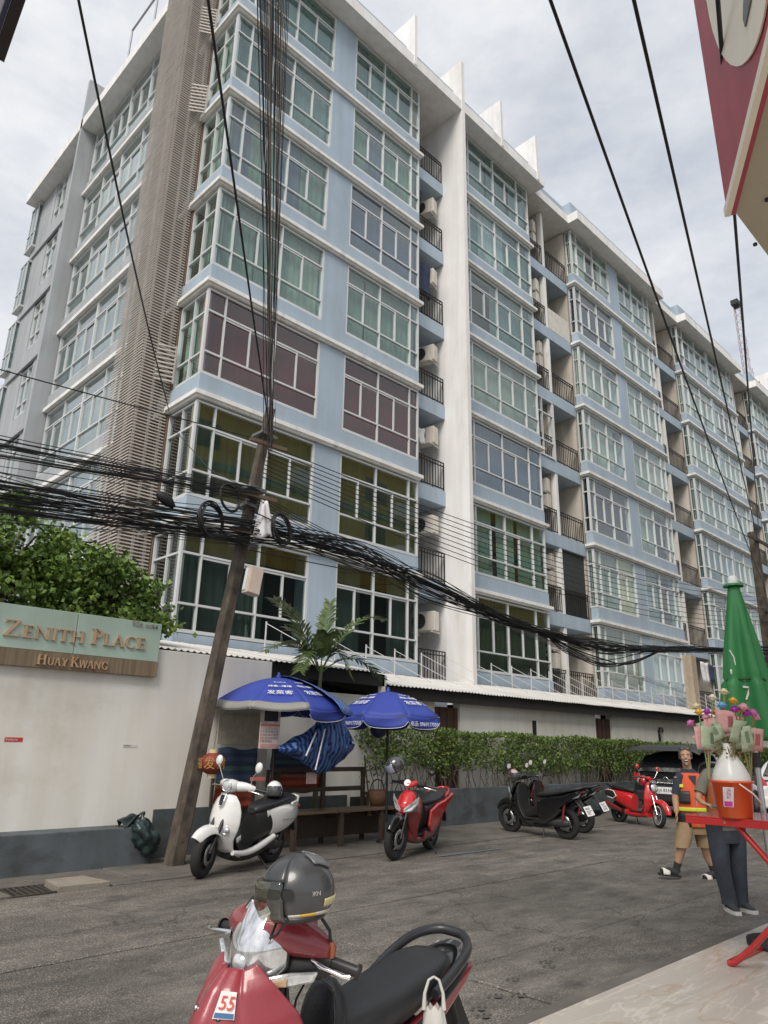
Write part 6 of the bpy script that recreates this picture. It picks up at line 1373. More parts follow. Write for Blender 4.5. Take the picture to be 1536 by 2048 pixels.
for a_ in (105, -105): 
    d = V((math.cos(R(a_))*.146*1.055-.01, math.sin(R(a_))*.1215*1.055, .0)); text_obj('logo', 'ЖN', .022, d+V((0, 0, -.005)), V((-math.sin(R(a_)), math.cos(R(a_)), 0))*(1 if a_ > 0 else 1), (0, 0, 1), mat('pale_logo', (.4, .4, .4), .5), hm, None, .001)
MB().tube([(.04, .10, -.08), (.08, .05, -.14), (.10, .0, -.16), (.08, -.05, -.14), (.04, -.10, -.08)], .006, 5).build('chin_strap', M_blk, hm)
# shopping bag hung on the left side
hk = mc.matrix_world @ V((.18, .20, .52)); bg_c = at_d(868, 2046, (hk-CAM).length-.03)
pb_ = empty('plastic_bag', bg_c, 0, 'translucent white carrier bag hanging from the side of the foreground motorcycle', 'bag')
M_bag = glass('bag_film', (.80, .80, .79), .22, .35)
M_bag2 = mat('milky_plastic', (.62, .61, .58), .35, var=.08, alpha=.72)
rgt, upv, fwd = V((_r.x, _r.y, 0)).normalized(), V((0, 0, 1)), V((_fw.x, _fw.y, 0)).normalized()
def bagf(u, v):
    a = u*2*math.pi; k = .5+.9*v if v < .5 else .95+.05*math.sin(v*3); r_ = .055*k*(1+.08*math.sin(a*5+v*9)); return rgt*(r_*1.1*math.cos(a))+fwd*(r_*.7*math.sin(a))+upv*(.05-.26*v+.008*math.sin(a*7))
MB().sheet(bagf, 28, 16).build('body', M_bag2, pb_)
for s in (-1, 1): MB().tube([rgt*.035*s+upv*.04, rgt*.032*s+upv*.09, rgt*.018*s+upv*.13, upv*.14], [.009, .006, .005, .004], 6).build('handle', M_bag2, pb_)
MB().obox(rgt*.0+upv*-.10, rgt*.035, fwd*.02, upv*.06).build('contents', mat('pale_carton', (.6, .55, .48), .7), pb_)
# ================================================================ red table, bucket and the flower money tree
M_rt = mat('red_steel', (.42, .018, .018), .22, coat=.5, var=.06, scale=4)
tc0 = at_z(1370, 1629, 1.03)
rt = empty('red_table', (tc0.x, tc0.y, TZ), 0, 'red folding metal table with crossed legs at the right edge', 'table')
H_ = 1.03-TZ
MB().box(0, .75, -1.25, 0, H_-.012, H_).build('tabletop', M_rt, rt, bevel=.004); ed = MB(); ed.box(0, .022, -1.25, 0, H_-.06, H_-.0125); ed.box(.728, .75, -1.25, 0, H_-.06, H_-.0125); ed.box(.0225, .7275, -.022, 0, H_-.06, H_-.0125); ed.box(.0225, .7275, -1.25, -1.228, H_-.06, H_-.0125); ed.build('edge_frame', M_rt, rt, bevel=.003)
MB().bar((.03, -.70, H_*.47), (.70, -.70, H_*.47), .03).build('cross_bar', M_rt, rt)
for y in (-.30, -.9): MB().cyl((-.002, y, H_-.035), (-.006, y, H_-.035), .008, n=8).build('rivet', M_chrome, rt)
# diagonal front legs seen in the photograph run along the table's near side
for xx in (.03, .70):
    MB().tube([(xx, -.20, .016), (xx, -.24, .03), (xx, -.36, .13), (xx, -1.15, H_-.06)], .022, 8).build('leg', M_rt, rt); MB().tube([(xx+.045, -1.24, .016), (xx+.045, -1.18, .03), (xx+.045, -1.06, .13), (xx+.045, -.36, H_-.06)], .022, 8).build('leg', M_rt, rt)
MB().bar((.03, -.20, .02), (.75, -.20, .02), .03).build('foot_bar', M_rt, rt)
bkp = at_z(1477, 1637, 1.03)
bc = empty('orange_bucket', (bkp.x+.06, bkp.y+.04, 1.03), 0, 'orange plastic bucket with a white handle standing on the red table', 'bucket')
M_or = mat('orange_plastic', (.62, .085, .018), .28, var=.05, coat=.2)
BR = .152
MB().lathe([(.001, 0), (.112, 0), (.121, .006), (BR-.010, .245), (BR, .247), (BR+.007, .254), (BR, .265), (BR-.010, .263), (.11, .01), (.001, .01)], n=40).build('pail', M_or, bc)
hv = V((-.55, -.83, 0)); pv = V((-hv.y, hv.x, 0))
dcam = V((-_fw.x, -_fw.y, 0)).normalized(); rcam = V((_r.x, _r.y, 0)).normalized()
MB().tube([dcam*.16+rcam*-.02+upv*.245, dcam*.17+rcam*.07+upv*.18, dcam*.14+rcam*.14+upv*.11, rcam*.165+dcam*.05+upv*.09], .006, 7).build('handle', mat('white_handle', (.75, .62, .55), .4), bc)
stk = empty('bucket_label', (0, 0, 0), 0, parent=bc)
def bl_(u, v): a = math.atan2((dcam*.8-rcam*.75).y, (dcam*.8-rcam*.75).x)+(u-.5)*.55; z = .08+.14*v; r_ = .121+(BR-.010-.121)*z/.245+.004; return (r_*math.cos(a+.12*v), r_*math.sin(a+.12*v), z)
MB().sheet(bl_, 10, 6).build('paper', mat('pink_label', (.60, .52, .55), .5), stk)
def bl3(u, v): p = V(bl_(.1+.8*u, .02+.26*v)); return p*1.006+V((0, 0, 0))
MB().sheet(bl3, 8, 3).build('magenta_block', mat('magenta_ink', (.50, .03, .28), .5), stk)
def bl4(u, v): p = V(bl_(.35+.4*u, .42+.5*v)); return p*1.006
MB().sheet(bl4, 6, 4).build('brand_block', mat('maroon_ink', (.22, .02, .05), .5, c2=(.6, .5, .52), scale=60), stk)
wj = empty('white_jar', (bc.location.x, bc.location.y, 1.03+.015), 0, 'white plastic bottle with a domed shoulder set inside the orange bucket', 'jar')
MB().lathe([(.001, 0), (.12, 0), (.150, .20), (.172, .27), (.172, .30), (.162, .35), (.140, .40), (.112, .45), (.082, .50), (.058, .54), (.046, .58), (.044, .62), (.04, .62)], n=36).xf(Matrix.Diagonal((.80, .80, .84, 1))).build('bottle', mat('white_plastic', (.66, .655, .62), .3, var=.05, scale=8, bump=.15, bscale=18), wj)
# flowers on sticks with folded banknotes, each a thing of its own
M_stick = mat('bamboo_stick', (.36, .20, .09), .7); M_stickg = mat('green_stick', (.16, .26, .09), .6)
JT = V((bc.location.x, bc.location.y, 1.03+.47))
FC = dict(cream=(.70, .60, .38), orange=(.72, .22, .03), yellow=(.74, .42, .03), pink=(.72, .33, .44), purple=(.36, .04, .36), magenta=(.62, .16, .44), blue=(.15, .38, .70), white=(.68, .62, .52))
flw = [(1398, 1428, 'yellow', 'pink', 'yellow'), (1384, 1450, 'magenta', 'pink', 'purple and pink'), (1395, 1417, 'cream', 'green', 'pale cream'), (1414, 1427, 'purple', 'green', 'purple'), (1413, 1438, 'pink', 'green', 'rose pink'), (1430, 1428, 'orange', 'green', 'orange'), (1425, 1400, 'white', 'pink', 'off white'), (1448, 1388, 'cream', 'pink', 'tall cream'), (1466, 1406, 'yellow', 'pink', 'bright yellow'), (1470, 1423, 'purple', 'green', 'round purple'), (1482, 1424, 'yellow', 'green', 'small yellow'), (1486, 1418, 'pink', 'green', 'dusty pink'), (1493, 1431, 'purple', 'green', 'deep purple'), (1510, 1438, 'pink', 'pink', 'pale pink'), (1445, 1415, 'blue', 'pink', 'blue'), (1506, 1430, 'magenta', 'pink', 'mauve')]
flab = ['small yellow flower with a pink note at the far left of the bucket', 'purple and pink flower with a pink banknote leaning far left', 'pale cream flower at the upper left of the bucket bunch', 'shiny purple flower left of the orange one', 'rose pink flower with a green note just below the left purple one', 'orange flower in the left half of the bucket bunch', 'off white flower standing tall left of the blue one', 'tallest cream flower at the top of the bucket bunch', 'broad bright yellow flower beside the green umbrella', 'round purple flower below the broad yellow one', 'tiny yellow flower between the two right purple ones', 'dusty pink flower right of the broad yellow one', 'deep purple flower second from the right end', 'pale pink flower at the far right of the bucket bunch', 'small blue flower half hidden behind the bunch', 'mauve flower behind the rightmost pink one']
M_note = dict(green=mat('green_note', (.40, .45, .31), .7, c2=(.28, .36, .24), scale=30), pink=mat('pink_note_paper', (.56, .33, .30), .7, c2=(.50, .24, .24), scale=30)); M_nink = dict(green=mat('note_ink_green', (.14, .20, .12), .7), pink=mat('note_ink_red', (.32, .10, .10), .7))
random.seed(9)
for i, (x, y, c, nc, _) in enumerate(flw):
    dd = (JT-CAM).length+random.uniform(-.12, .10); tip = at_d(x, y, dd*1.0); ft = empty('money_flower', JT, 0, flab[i], 'flower', 'money flowers in the bucket')
    e = tip-JT; base_ = V((random.uniform(-.03, .03), random.uniform(-.03, .03), -.12)) if i % 3 else (rcam*(-.17 if x < 1440 else .15)+V((0, 0, -.20)))
    MB().tube([base_, base_.lerp(e, .5)+V((0, 0, .015)), e], .0055, 6).build('stem', M_stick if i % 2 else M_stickg, ft)
    d = (e-base_).normalized(); fx, fy = frame_of(d); fm_ = mat('petal_'+c, FC[c], .45, var=.15, scale=40)
    pt_ = MB(); sz = random.uniform(.036, .046)
    for ring, (n, op, ln) in enumerate(((9, .95, 1.0), (8, .6, .95), (6, .25, .8))):
        for k in range(n):
            a = 2*math.pi*k/n+ring*.4; o_ = fx*math.cos(a)+fy*math.sin(a); tgn = d.cross(o_)
            p0 = e+o_*sz*.15; p1_ = e+o_*sz*(.35+.6*op)*ln+d*sz*(.55-.25*op); p2_ = e+o_*sz*(.30+.55*op)*ln*1.0+d*sz*(1.15-.75*op)
            pt_.add([p0-tgn*sz*.12, p0+tgn*sz*.12, p1_+tgn*sz*.32, p1_-tgn*sz*.32, p2_+tgn*sz*.16, p2_-tgn*sz*.16], [(0, 1, 2, 3), (3, 2, 4, 5)], True)
    pt_.ell(e+d*sz*.30, sz*.62, sz*.62, sz*.5, 12, 8); pt_.build('bloom', fm_, ft)
    if i not in (10, 14):
        m0 = base_.lerp(e, .62); sd_ = random.choice((-1, 1)); tw = random.uniform(-.5, .5); nx_ = (rcam*math.cos(tw)+dcam*math.sin(tw)); nx_ = (nx_-d*nx_.dot(d)).normalized(); ny_ = d
        bend = dcam*.02
        def nf(u, v): return m0+nx_*(.075*(u-.5)*2)+ny_*(.17*(v-.5))+bend*math.sin(u*3.1)+dcam*.012
        MB().sheet(nf, 8, 4).build('banknote', M_note[nc], ft, solid=.0012)
        MB().sheet(lambda u, v: nf(.55+.25*u, .25+.5*v)+dcam*.0035, 3, 2).build('banknote_print', M_nink[nc], ft)
MBd = MB(); random.seed(2)
for _ in range(160):
    p = JT+V((random.gauss(0, .05), random.gauss(0, .05), random.uniform(-.03, .10))); leaves(MBd, p, .03, .3)
tag(MBd.build('dried_leaves', mat('dried_leaf', (.20, .14, .05), .7, c2=(.10, .10, .03), scale=30)), 'dried yellowish leaves round the neck of the white jar', 'leaves', None, 'stuff')
# ================================================================ closed green umbrella
M_gr = mat('green_canvas', (.030, .215, .060), .5, var=.08, scale=2.2, c2=(.020, .165, .045))
gt = at_d(1463, 1158, 7.4); gu = empty('green_umbrella', (gt.x+.02, gt.y, TZ), 0, 'closed green market umbrella on a silver pole behind the flower bucket', 'umbrella'); zt = gt.z-TZ
kz = lambda y_: at_y(1490, y_, gt.y).z-TZ
zb_ = kz(1480); zm = kz(1360)
def gf(u, v):
    a = u*2*math.pi; z = zt-.06+(zb_-zt+.06)*v; pl_ = math.sin(a*5+.35*math.sin(v*4)); pl_ = math.copysign(abs(pl_)**.7, pl_); rr = .042+.175*v**.85
    if z < zm: rr *= 1.06
    rr *= (1+.26*pl_*min(1, v*2.5)); pinch = .93 if abs(z-zm) < .025 else 1
    return (rr*math.cos(a)*pinch, rr*math.sin(a)*pinch, z)
MB().sheet(gf, 96, 40).build('canopy', M_gr, gu, solid=.004)
MB().lathe([(.09, -.02), (.085, 0), (.04, .008)], (0, 0, zt-.05), n=20).build('collar', M_gr, gu); MB().lathe([(.042, 0), (.042, .05), (.03, .075), (.001, .08)], (0, 0, zt-.045), n=16).build('finial', mat('white_cap', (.75, .75, .73), .4), gu)
MB().torus((0, 0, zm), (0, 0, 1), .152, .010, 30, 6).build('tie_strap', mat('dark_green_strap', (.012, .07, .022), .6), gu)
MB().cyl((0, 0, .05), (0, 0, zt-.05), .024, n=12).build('pole', mat('silver_pole', (.50, .50, .50), .3, .8), gu); MB().lathe([(.25, 0), (.25, .05), (.04, .08), (.03, .3), (.001, .3)], n=20).build('base', M_blkpole, gu)
MB().cyl((0, 0, zb_-.22), (0, 0, zb_-.10), .034, n=12).build('pole_joint', M_blk, gu)
g0 = V(gu.location); s7 = at_d(1494, 1399, 7.12)-g0
text_obj('print_mark', '7', .17, s7+rcam*-.03, rcam+upv*-.1, upv, mat('white_canvas_print', (.72, .74, .70), .6), gu, None, .001)
crv = [at_d(x, y, 7.16)-g0 for x, y in ((1459, 1300), (1468, 1315), (1471, 1332), (1468, 1348), (1462, 1360))]; MB().tube(crv, .006, 5).build('print_line', _M['white_canvas_print'], gu)
MB().ell(at_d(1463, 1344, 7.14)-g0, .02, .008, .025).build('print_dot', _M['white_canvas_print'], gu)
# ================================================================ cars
M_glassc = mat('car_glass', (.012, .014, .016), .06, .1, coat=.6); M_bumper = mat('car_black_trim', (.02, .02, .021), .5)
def car(name, loc, heading, paint, label, Lc=4.1, Wc=1.72, Hc=1.55, plate_txt=None, badge=None):
    t = empty(name, loc, R(heading), label, 'car'); w = Wc/2
    def sec(x, z0, z1, wb, wm, n=24, p=3.4):
        zc, hz_ = (z0+z1)/2, (z1-z0)/2; out = []
        for i in range(n):
            a = 2*math.pi*i/n; c, s = math.cos(a), math.sin(a); yy = math.copysign(abs(c)**(2/p), c); zz = math.copysign(abs(s)**(2/p), s)
            ww = wm if zz < 0 else wm+(wb-wm)*zz; out.append(V((x, yy*ww, zc+zz*hz_)))
        return out
    xs_ = [(0, .42, .80, w*.84, w*.88), (.05, .34, .93, w*.90, w*.96), (.22, .26, .98, w*.94, w), (.7, .22, 1.0, w*.95, w), (2.0, .22, .97, w*.95, w), (3.0, .22, .95, w*.93, w*.99), (3.6, .24, .84, w*.88, w*.96), (4.0, .30, .70, w*.80, w*.88), (4.1, .38, .58, w*.7, w*.76)]
    MB().loft([sec(x*Lc/4.1, a, b, c, d) for x, a, b, c, d in xs_], True).build('body', paint, t, sub=1, fixn=True)
    cb = [(.10, .93, 1.02, w*.86, w*.90), (.22, .93, 1.30, w*.80, w*.92), (.42, .93, Hc-.04, w*.74, w*.93), (.9, .93, Hc, w*.75, w*.94), (1.8, .93, Hc-.01, w*.75, w*.94), (2.4, .92, 1.30, w*.80, w*.93), (2.95, .90, .96, w*.86, w*.92)]
    MB().loft([sec(x, a, b, c, d) for x, a, b, c, d in cb], True).build('cabin', paint, t, sub=1, fixn=True)
    MB().prism([(.085, -w*.78, 1.02), (.085, w*.78, 1.02), (.30, w*.66, Hc-.13), (.30, -w*.66, Hc-.13)], (-.012, 0, .006)).build('rear_window', M_glassc, t, bevel=.01, fixn=True)
    for s in (-1, 1):
        for (a, b) in ((.62, 1.42), (1.50, 2.30)): MB().prism([(a, s*w*.945, 1.0), (b+.15, s*w*.945, 1.0), (b-.12, s*w*.80, Hc-.16), (a+.08, s*w*.80, Hc-.16)], (0, s*.02, .004)).build('side_window', M_glassc, t, bevel=.008, fixn=True)
        MB().prism([(.055, s*w*.62, .80), (.055, s*w*.93, .84), (.20, s*w*.985, .92), (.24, s*w*.97, 1.00), (.10, s*w*.80, .98)], (-.035, s*.012, .01)).build('tail_lamp', M_taill, t, bevel=.012, fixn=True)
        MB().tube([(2.35, s*w, 1.0), (2.33, s*(w+.08), 1.02), (2.33, s*(w+.17), 1.03)], [.03, .06, .07], 8).build('door_mirror', paint, t)
        MB().box(1.35, 1.52, min(s*(w+.0), s*(w+.02)), max(s*(w+.0), s*(w+.02)), .86, .89).build('door_handle', paint, t)
        for x in (.75*Lc/4.1, 3.25*Lc/4.1):
            q_ = empty('wheel', (x, s*(w-.10), .30), 0, parent=t); MB().lathe([(.19, -.09), (.27, -.095), (.30, -.07), (.30, .07), (.27, .095), (.19, .09)], axis=(0, 1, 0), n=28).build('tyre', mat('tyre_rubber', (.016, .016, .017), .85), q_)
            rm = MB().lathe([(.001, s*.07), (.06, s*.085), (.19, s*.08), (.195, -s*.02)], axis=(0, 1, 0), n=24)
            rm.build('rim', mat('alloy_rim', (.30, .30, .31), .35, .7), q_)
    MB().box(-.055, .10, -w*.86, w*.86, .36, .60).build('rear_bumper', M_bumper if badge else paint, t, bevel=.05, seg=3)
    MB().box(-.04, .02, -w*.45, w*.45, .615, .73).build('plate_recess', M_bumper, t, bevel=.02)
    if plate_txt:
        pq = empty('number_plate', (-.05, 0, .62), 0, parent=t); MB().box(-.01, .0, -.20, .20, -.075, .075).build('plate', M_plate, pq, bevel=.008); text_obj('lettering', plate_txt, .10, (-.0125, .18, -.03), (0, -1, 0), (0, 0, 1), M_plink, pq, None, .001)
    if badge: MB().torus((.035, 0, .86), (1, 0, 0), .055, .012, 26, 8).build('badge_ring', M_chrome, t); MB().box(.015, .035, -.085, .085, .848, .872).build('badge_bar', M_chrome, t)
    MB().box(-.005, .03, -w*.5, w*.5, .76, .79).build('tailgate_handle', M_chrome if badge else M_bumper, t, bevel=.006)
    return t
car('black_car', (17.35, 8.18, 0), 0, mat('car_black_paint', (.012, .013, .015), .14, coat=.8), 'black hatchback with a round chrome badge parked behind the red retro scooter', plate_txt='ฎก 8334', badge=True, Hc=1.52)
car('white_car', (17.6, 5.45, 0), -3, mat('car_white_paint', (.70, .70, .70), .2, coat=.8), 'white hatchback with red tail lamps at the right edge behind the silver pole', Hc=1.5, plate_txt='กท 52')
# folded black cover over the roof of the black car
def cvf(u, v): x = 17.25+1.9*u; y = 7.25+1.86*v; e_ = max(0, abs(v-.5)*2-.8)*.5; return (x, y, 1.575+.03*math.sin(u*11+v*5)*u+.05*math.sin(u*3.1)-.12*max(0, .08-u)*8-e_*.8)
tag(MB().sheet(cvf, 40, 24).build('car_cover', mat('dark_car_cover', (.035, .037, .04), .55), solid=.01), 'crumpled dark cover sheet lying on the roof of the black car', 'cover')
# ================================================================ far things
yb = empty('yellow_building', (15, -4, 0), 0, 'ochre yellow apartment house across the street seen in the window reflections', 'building'); yi = Matrix.Translation((-15, 4, 0))
M_yel = mat('yellow_render', (.46, .34, .085), .85, var=.1, scale=.5, streak=.2); M_tealb = mat('teal_band', (.10, .20, .19), .8)
pp(MB().box(15, 52, -14, -4, 10.2, 18.5), 'wall', M_yel, yb, yi); pp(MB().box(15, 52, -14, -4.1, 0, 10.19), 'lower_wall', M_dark, yb, yi)
for k in (3, 4):
    z = 4.3+2.7*k; pp(MB().box(14.9, 52.1, -4.35+.3, -3.85, z-.5, z-.2), 'floor_band', M_tealb, yb, yi)
    for j in range(9):
        x = 16+4*j; j % 3 == 0 and pp(MB().box(x, x+1.7, -3.99, -3.95, z+.5, z+1.9), 'window', M_glassc, yb, yi)
        if j % 2: pp(MB().box(x+2.0, x+3.4, -3.9, -3.2, z-.2, z+.7), 'balcony', M_white, yb, yi)
an = empty('radio_mast', at_d(1490, 720, 95)-V((0, 0, 0)), 0, 'thin lattice radio mast with antennas against the sky at the right', 'mast'); M_mast = mat('mast_steel', (.34, .26, .27), .6, .3)
top_ = at_d(1474, 572, 95)-V(an.location); bot_ = V((0, 0, 0))+V((top_.x, top_.y, -18))*1.0; bot_ = V((0, 0, -20)); mbm = MB(); top_ = V((0, 0, (at_d(1478, 572, 95)).z-an.location.z))
for (a, b) in ((.28, .28), (-.28, .28), (0, -.3)): mbm.cyl(bot_+V((a*1.3, b*1.3, 0)), top_+V((a, b, 0)), .035, n=5)
pp(mbm, 'lattice_leg', M_mast, an, Matrix.Identity(4)); mbl = MB(); n = 30
for i in range(n):
    z0, z1 = bot_.z+(top_.z-bot_.z)*i/n, bot_.z+(top_.z-bot_.z)*(i+1)/n; Ls = [(.3, .3), (-.3, .3), (0, -.33)]
    for j in range(3): a, b = Ls[j], Ls[(j+1) % 3]; mbl.cyl((a[0], a[1], z0), (b[0], b[1], z1), .02, n=4, caps=False)
pp(mbl, 'lattice_brace', M_mast, an, Matrix.Identity(4)); mba = MB(); mba.box(-.8, .5, -.4, .4, top_.z-.1, top_.z+.5)
pp(mba, 'platform', M_dark, an, Matrix.Identity(4))
mbr = MB(); 
for (x, z0, z1) in ((1.0, -6, 0), (1.6, -9, -4), (2.2, -14, -8)):
    mbr.cyl((x, 0, top_.z+z0), (x, 0, top_.z+z1+.6), .03, n=4)
    for k in range(5): mbr.cyl((x-.4, 0, top_.z+z0+(z1-z0)*k/4), (x+.4, 0, top_.z+z0+(z1-z0)*k/4), .02, n=4)
    mbr.cyl((.2, 0, top_.z+z0+.3), (x, 0, top_.z+z0+.3), .02, n=4)
pp(mbr, 'side_antenna', M_mast, an, Matrix.Identity(4))
fbp = at_d(1528, 760, 85); fb = empty('distant_tower', (fbp.x, fbp.y, 0), 0, 'pale distant tower block peeking over the roof at the right edge', 'building'); pp(MB().box(-.8, 8, -4, 4, 0, fbp.z+.3), 'wall', M_white, fb, Matrix.Identity(4))
for k in range(4):
    for j in range(4): pp(MB().box(-.83, -.8, -3.4+1.8*j, -2.4+1.8*j, fbp.z-1.2-1.6*k, fbp.z-.4-1.6*k), 'window', M_glassc, fb, Matrix.Identity(4))
cpx = at_y(1386, 1400, 12.2); cp = MB().box(cpx.x-.22, cpx.x+.22, 12.0, 12.35, 0, at_y(1378, 1312, 12.2).z).build('concrete_post', mat('tan_concrete', (.40, .33, .25), .85, streak=.25)); tag(cp, 'tan concrete post in front of the ground storey balcony at the right', 'post')
# ================================================================ people
def remeshed(mb, name, m_, parent, vox=.011, it=6):
    me = mb.mesh('tmp', m_); o = bpy.data.objects.new('tmp', me); COL.objects.link(o)
    md = o.modifiers.new('r', 'REMESH'); md.mode = 'VOXEL'; md.voxel_size = vox; md.use_smooth_shade = True
    sm_ = o.modifiers.new('s', 'SMOOTH'); sm_.factor = .5; sm_.iterations = it
    bpy.context.view_layer.update(); e = bpy.data.meshes.new_from_object(o.evaluated_get(bpy.context.evaluated_depsgraph_get())); bpy.data.objects.remove(o)
    e.materials.clear(); e.materials.append(m_); q = bpy.data.objects.new(name, e); COL.objects.link(q); q.parent = parent
    for p in e.polygons: p.use_smooth = True
    return q
RT, FWH = V((_r.x, _r.y, 0)).normalized(), V((_fw.x, _fw.y, 0)).normalized()
class Fig:
    def __init__(s, ox, oy, gz, name, label):
        s.O = at_z(ox, oy, gz); s.t = empty(name, s.O, 0, label, 'person'); s.gz = gz
    def P(s, x, y, near=0.0):
        d = ray(x, y); q = s.O-FWH*near; k = (q-CAM).dot(FWH)/d.dot(FWH); return CAM+d*k-s.O
def rings(L, lat, dep, p=2.3, n=22):
    out = []
    for (c, hw, hd) in L:
        r = []
        for i in range(n):
            a = 2*math.pi*i/n; cc, ss = math.cos(a), math.sin(a); r.append(V(c)+lat*hw*math.copysign(abs(cc)**(2/p), cc)+dep*hd*math.copysign(abs(ss)**(2/p), ss))
        out.append(r)
    return out
def face_dirs(f): f = V(f).normalized(); l_ = V((0, 0, 1)).cross(f).normalized(); return f, l_
def hand(mb, wrist, d, palm_n, sc=1.0, curl=.5):
    """palm plus four fingers and a thumb, continuing in direction d from the wrist"""
    d = V(d).normalized(); n_ = V(palm_n).normalized(); s = d.cross(n_).normalized(); w = V(wrist)
    mb.loft([[w+d*a*sc+s*x*b*sc+n_*y*c*sc for x, y in ((1, 0), (.7, .7), (0, 1), (-.7, .7), (-1, 0), (-.7, -.7), (0, -1), (.7, -.7))] for a, b, c in ((-.01, .026, .020), (.03, .038, .016), (.07, .042, .014), (.085, .038, .012))], True)
    for i, (o, ln) in enumerate(((-.030, .062), (-.010, .072), (.011, .068), (.030, .052))):
        b = w+d*.08*sc+s*o*sc; m1 = b+d*ln*.45*sc+n_*curl*.012*sc; m2 = m1+(d*(1-curl*.6)+n_*curl*.8)*ln*.35*sc; m3 = m2+(d*(1-curl)+n_*curl*1.1)*ln*.25*sc
        mb.tube([b-d*.02*sc, m1, m2, m3], [.0095*sc, .009*sc, .008*sc, .0065*sc], 7)
    b = w+d*.025*sc-s*.030*sc; mb.tube([b, b+(d*.5-s*.7+n_*.3)*.035*sc, b+(d*.9-s*.55+n_*.6)*.062*sc], [.012*sc, .0105*sc, .008*sc], 7)
def head(fig, mb, c, f, hh, skin, hair, detail=True):
    """adds the skull to the body mesh and the facial features as children; hh is head height"""
    f, l_ = face_dirs(f); u = f.cross(l_)
    u = V((0, 0, 1)); k = hh/.235; M3 = Matrix(((f.x, l_.x, u.x), (f.y, l_.y, u.y), (f.z, l_.z, u.z)))
    c = V(c)
    mb.ell(c+M3 @ V((-.008, 0, .025))*k, .096*k, .076*k, .093*k, 22, 14, M3); mb.ell(c+M3 @ V((.020, 0, -.045))*k, .066*k, .060*k, .072*k, 18, 12, M3); mb.ell(c+M3 @ V((.060, 0, -.085))*k, .026*k, .032*k, .024*k, 12, 8, M3)
    mb.tube([c+M3 @ V((.078, 0, .022))*k, c+M3 @ V((.098, 0, -.012))*k, c+M3 @ V((.106, 0, -.028))*k], [.008*k, .013*k, .017*k], 8)
    for s in (-1, 1):
        mb.ell(c+M3 @ V((-.008, s*.078, -.005))*k, .022*k, .011*k, .034*k, 10, 8, M3); mb.ell(c+M3 @ V((.065, s*.040, -.022))*k, .026*k, .026*k, .022*k, 10, 8, M3); mb.ell(c+M3 @ V((.074, s*.030, .026))*k, .016*k, .030*k, .009*k, 10, 6, M3)
    t = fig.t
    for s in (-1, 1):
        MB().ell(c+M3 @ V((.0795, s*.031, .004))*k, .009*k, .015*k, .0065*k, 10, 6, M3).build('eye', mat('eye_white', (.6, .58, .55), .3), t); MB().ell(c+M3 @ V((.087, s*.031, .004))*k, .004*k, .006*k, .0058*k, 8, 6, M3).build('iris', mat('dark_iris', (.02, .014, .01), .2), t)
        MB().tube([c+M3 @ V((.087, s*.014, .028))*k, c+M3 @ V((.088, s*.032, .034))*k, c+M3 @ V((.076, s*.050, .028))*k], [.004*k, .005*k, .003*k], 6).build('eyebrow', hair, t)
    MB().ell(c+M3 @ V((.081, 0, -.058))*k, .011*k, .026*k, .012*k, 14, 8, M3).build('mouth', mat('mouth_dark', (.05, .012, .012), .5), t); MB().ell(c+M3 @ V((.090, 0, -.050))*k, .006*k, .023*k, .0065*k, 12, 6, M3).build('teeth', mat('teeth', (.62, .58, .50), .4), t)
    MB().tube([c+M3 @ V((.085, s*.031, -.058+.016*math.cos(s*1.9)))*k for s in [x/6 for x in range(-6, 7)]], .004*k, 6).build('lip', mat('lip', (.28, .11, .08), .5), t)
    hb = MB()
    def hf(uu, v):
        a = R(58)+R(244)*uu; ph = R(-24)+R(114)*v; 
        return c+M3 @ V((math.cos(ph)*math.cos(a)*.103-.010, math.cos(ph)*math.sin(a)*.0835, math.sin(ph)*.100+.028))*k
    hb.sheet(hf, 26, 14); 
    def hf2(uu, v): a = R(-60)+R(120)*uu; ph = R(52)+R(38)*v; return c+M3 @ V((math.cos(ph)*math.cos(a)*.103-.010, math.cos(ph)*math.sin(a)*.0835, math.sin(ph)*.100+.028))*k
    hb.sheet(hf2, 16, 8); hb.build('hair', hair, t, solid=.010)
    return M3, k
SK = mat('tan_skin', (.42, .245, .15), .55, var=.08, scale=18); HR = mat('grey_black_hair', (.035, .033, .032), .7, c2=(.10, .095, .09), scale=60)
# ---- smiling man walking
F1 = Fig(1392, 1757, 0.0, 'person', 'smiling man in an orange safety vest, tan shorts and white slide sandals walking left'); P = F1.P; t = F1.t
fdir = V((-_fw.x, -_fw.y, 0)).normalized()*.92-RT*.28; fdir.normalize(); lat = V((0, 0, 1)).cross(fdir).normalized(); dep = fdir
b = MB()
hc = P(1371, 1513, .04); neck = P(1376, 1541, .0); shL, shR = P(1357, 1555, .02), P(1405, 1556, -.02); chest = P(1381, 1572); belly = P(1384, 1612, .02); pel = P(1386, 1645)
hipL, hipR = P(1372, 1652, .02), P(1402, 1652, -.02); knL, knR = P(1363, 1698, .10), P(1411, 1698, -.03); anL, anR = P(1353, 1736, .05), P(1428, 1742, -.08)
b.tube([hc+V((0, 0, -.06)), neck, neck+V((0, 0, -.07))], [.054, .058, .068], 12)
b.loft(rings([(neck+V((0, 0, -.03)), .08, .06), (chest+V((0, 0, .07)), .175, .10), (chest, .175, .115), (belly, .165, .125), (pel, .165, .115), (pel+V((0, 0, -.06)), .15, .1)], lat, dep), True)
elL, elR = P(1351, 1597, .03), P(1412, 1600, -.02); wrL, wrR = P(1353, 1625, .08), P(1409, 1630, .10)
b.tube([shL, elL, wrL], [.058, .046, .032], 12); b.tube([shR, elR, wrR], [.058, .046, .032], 12)
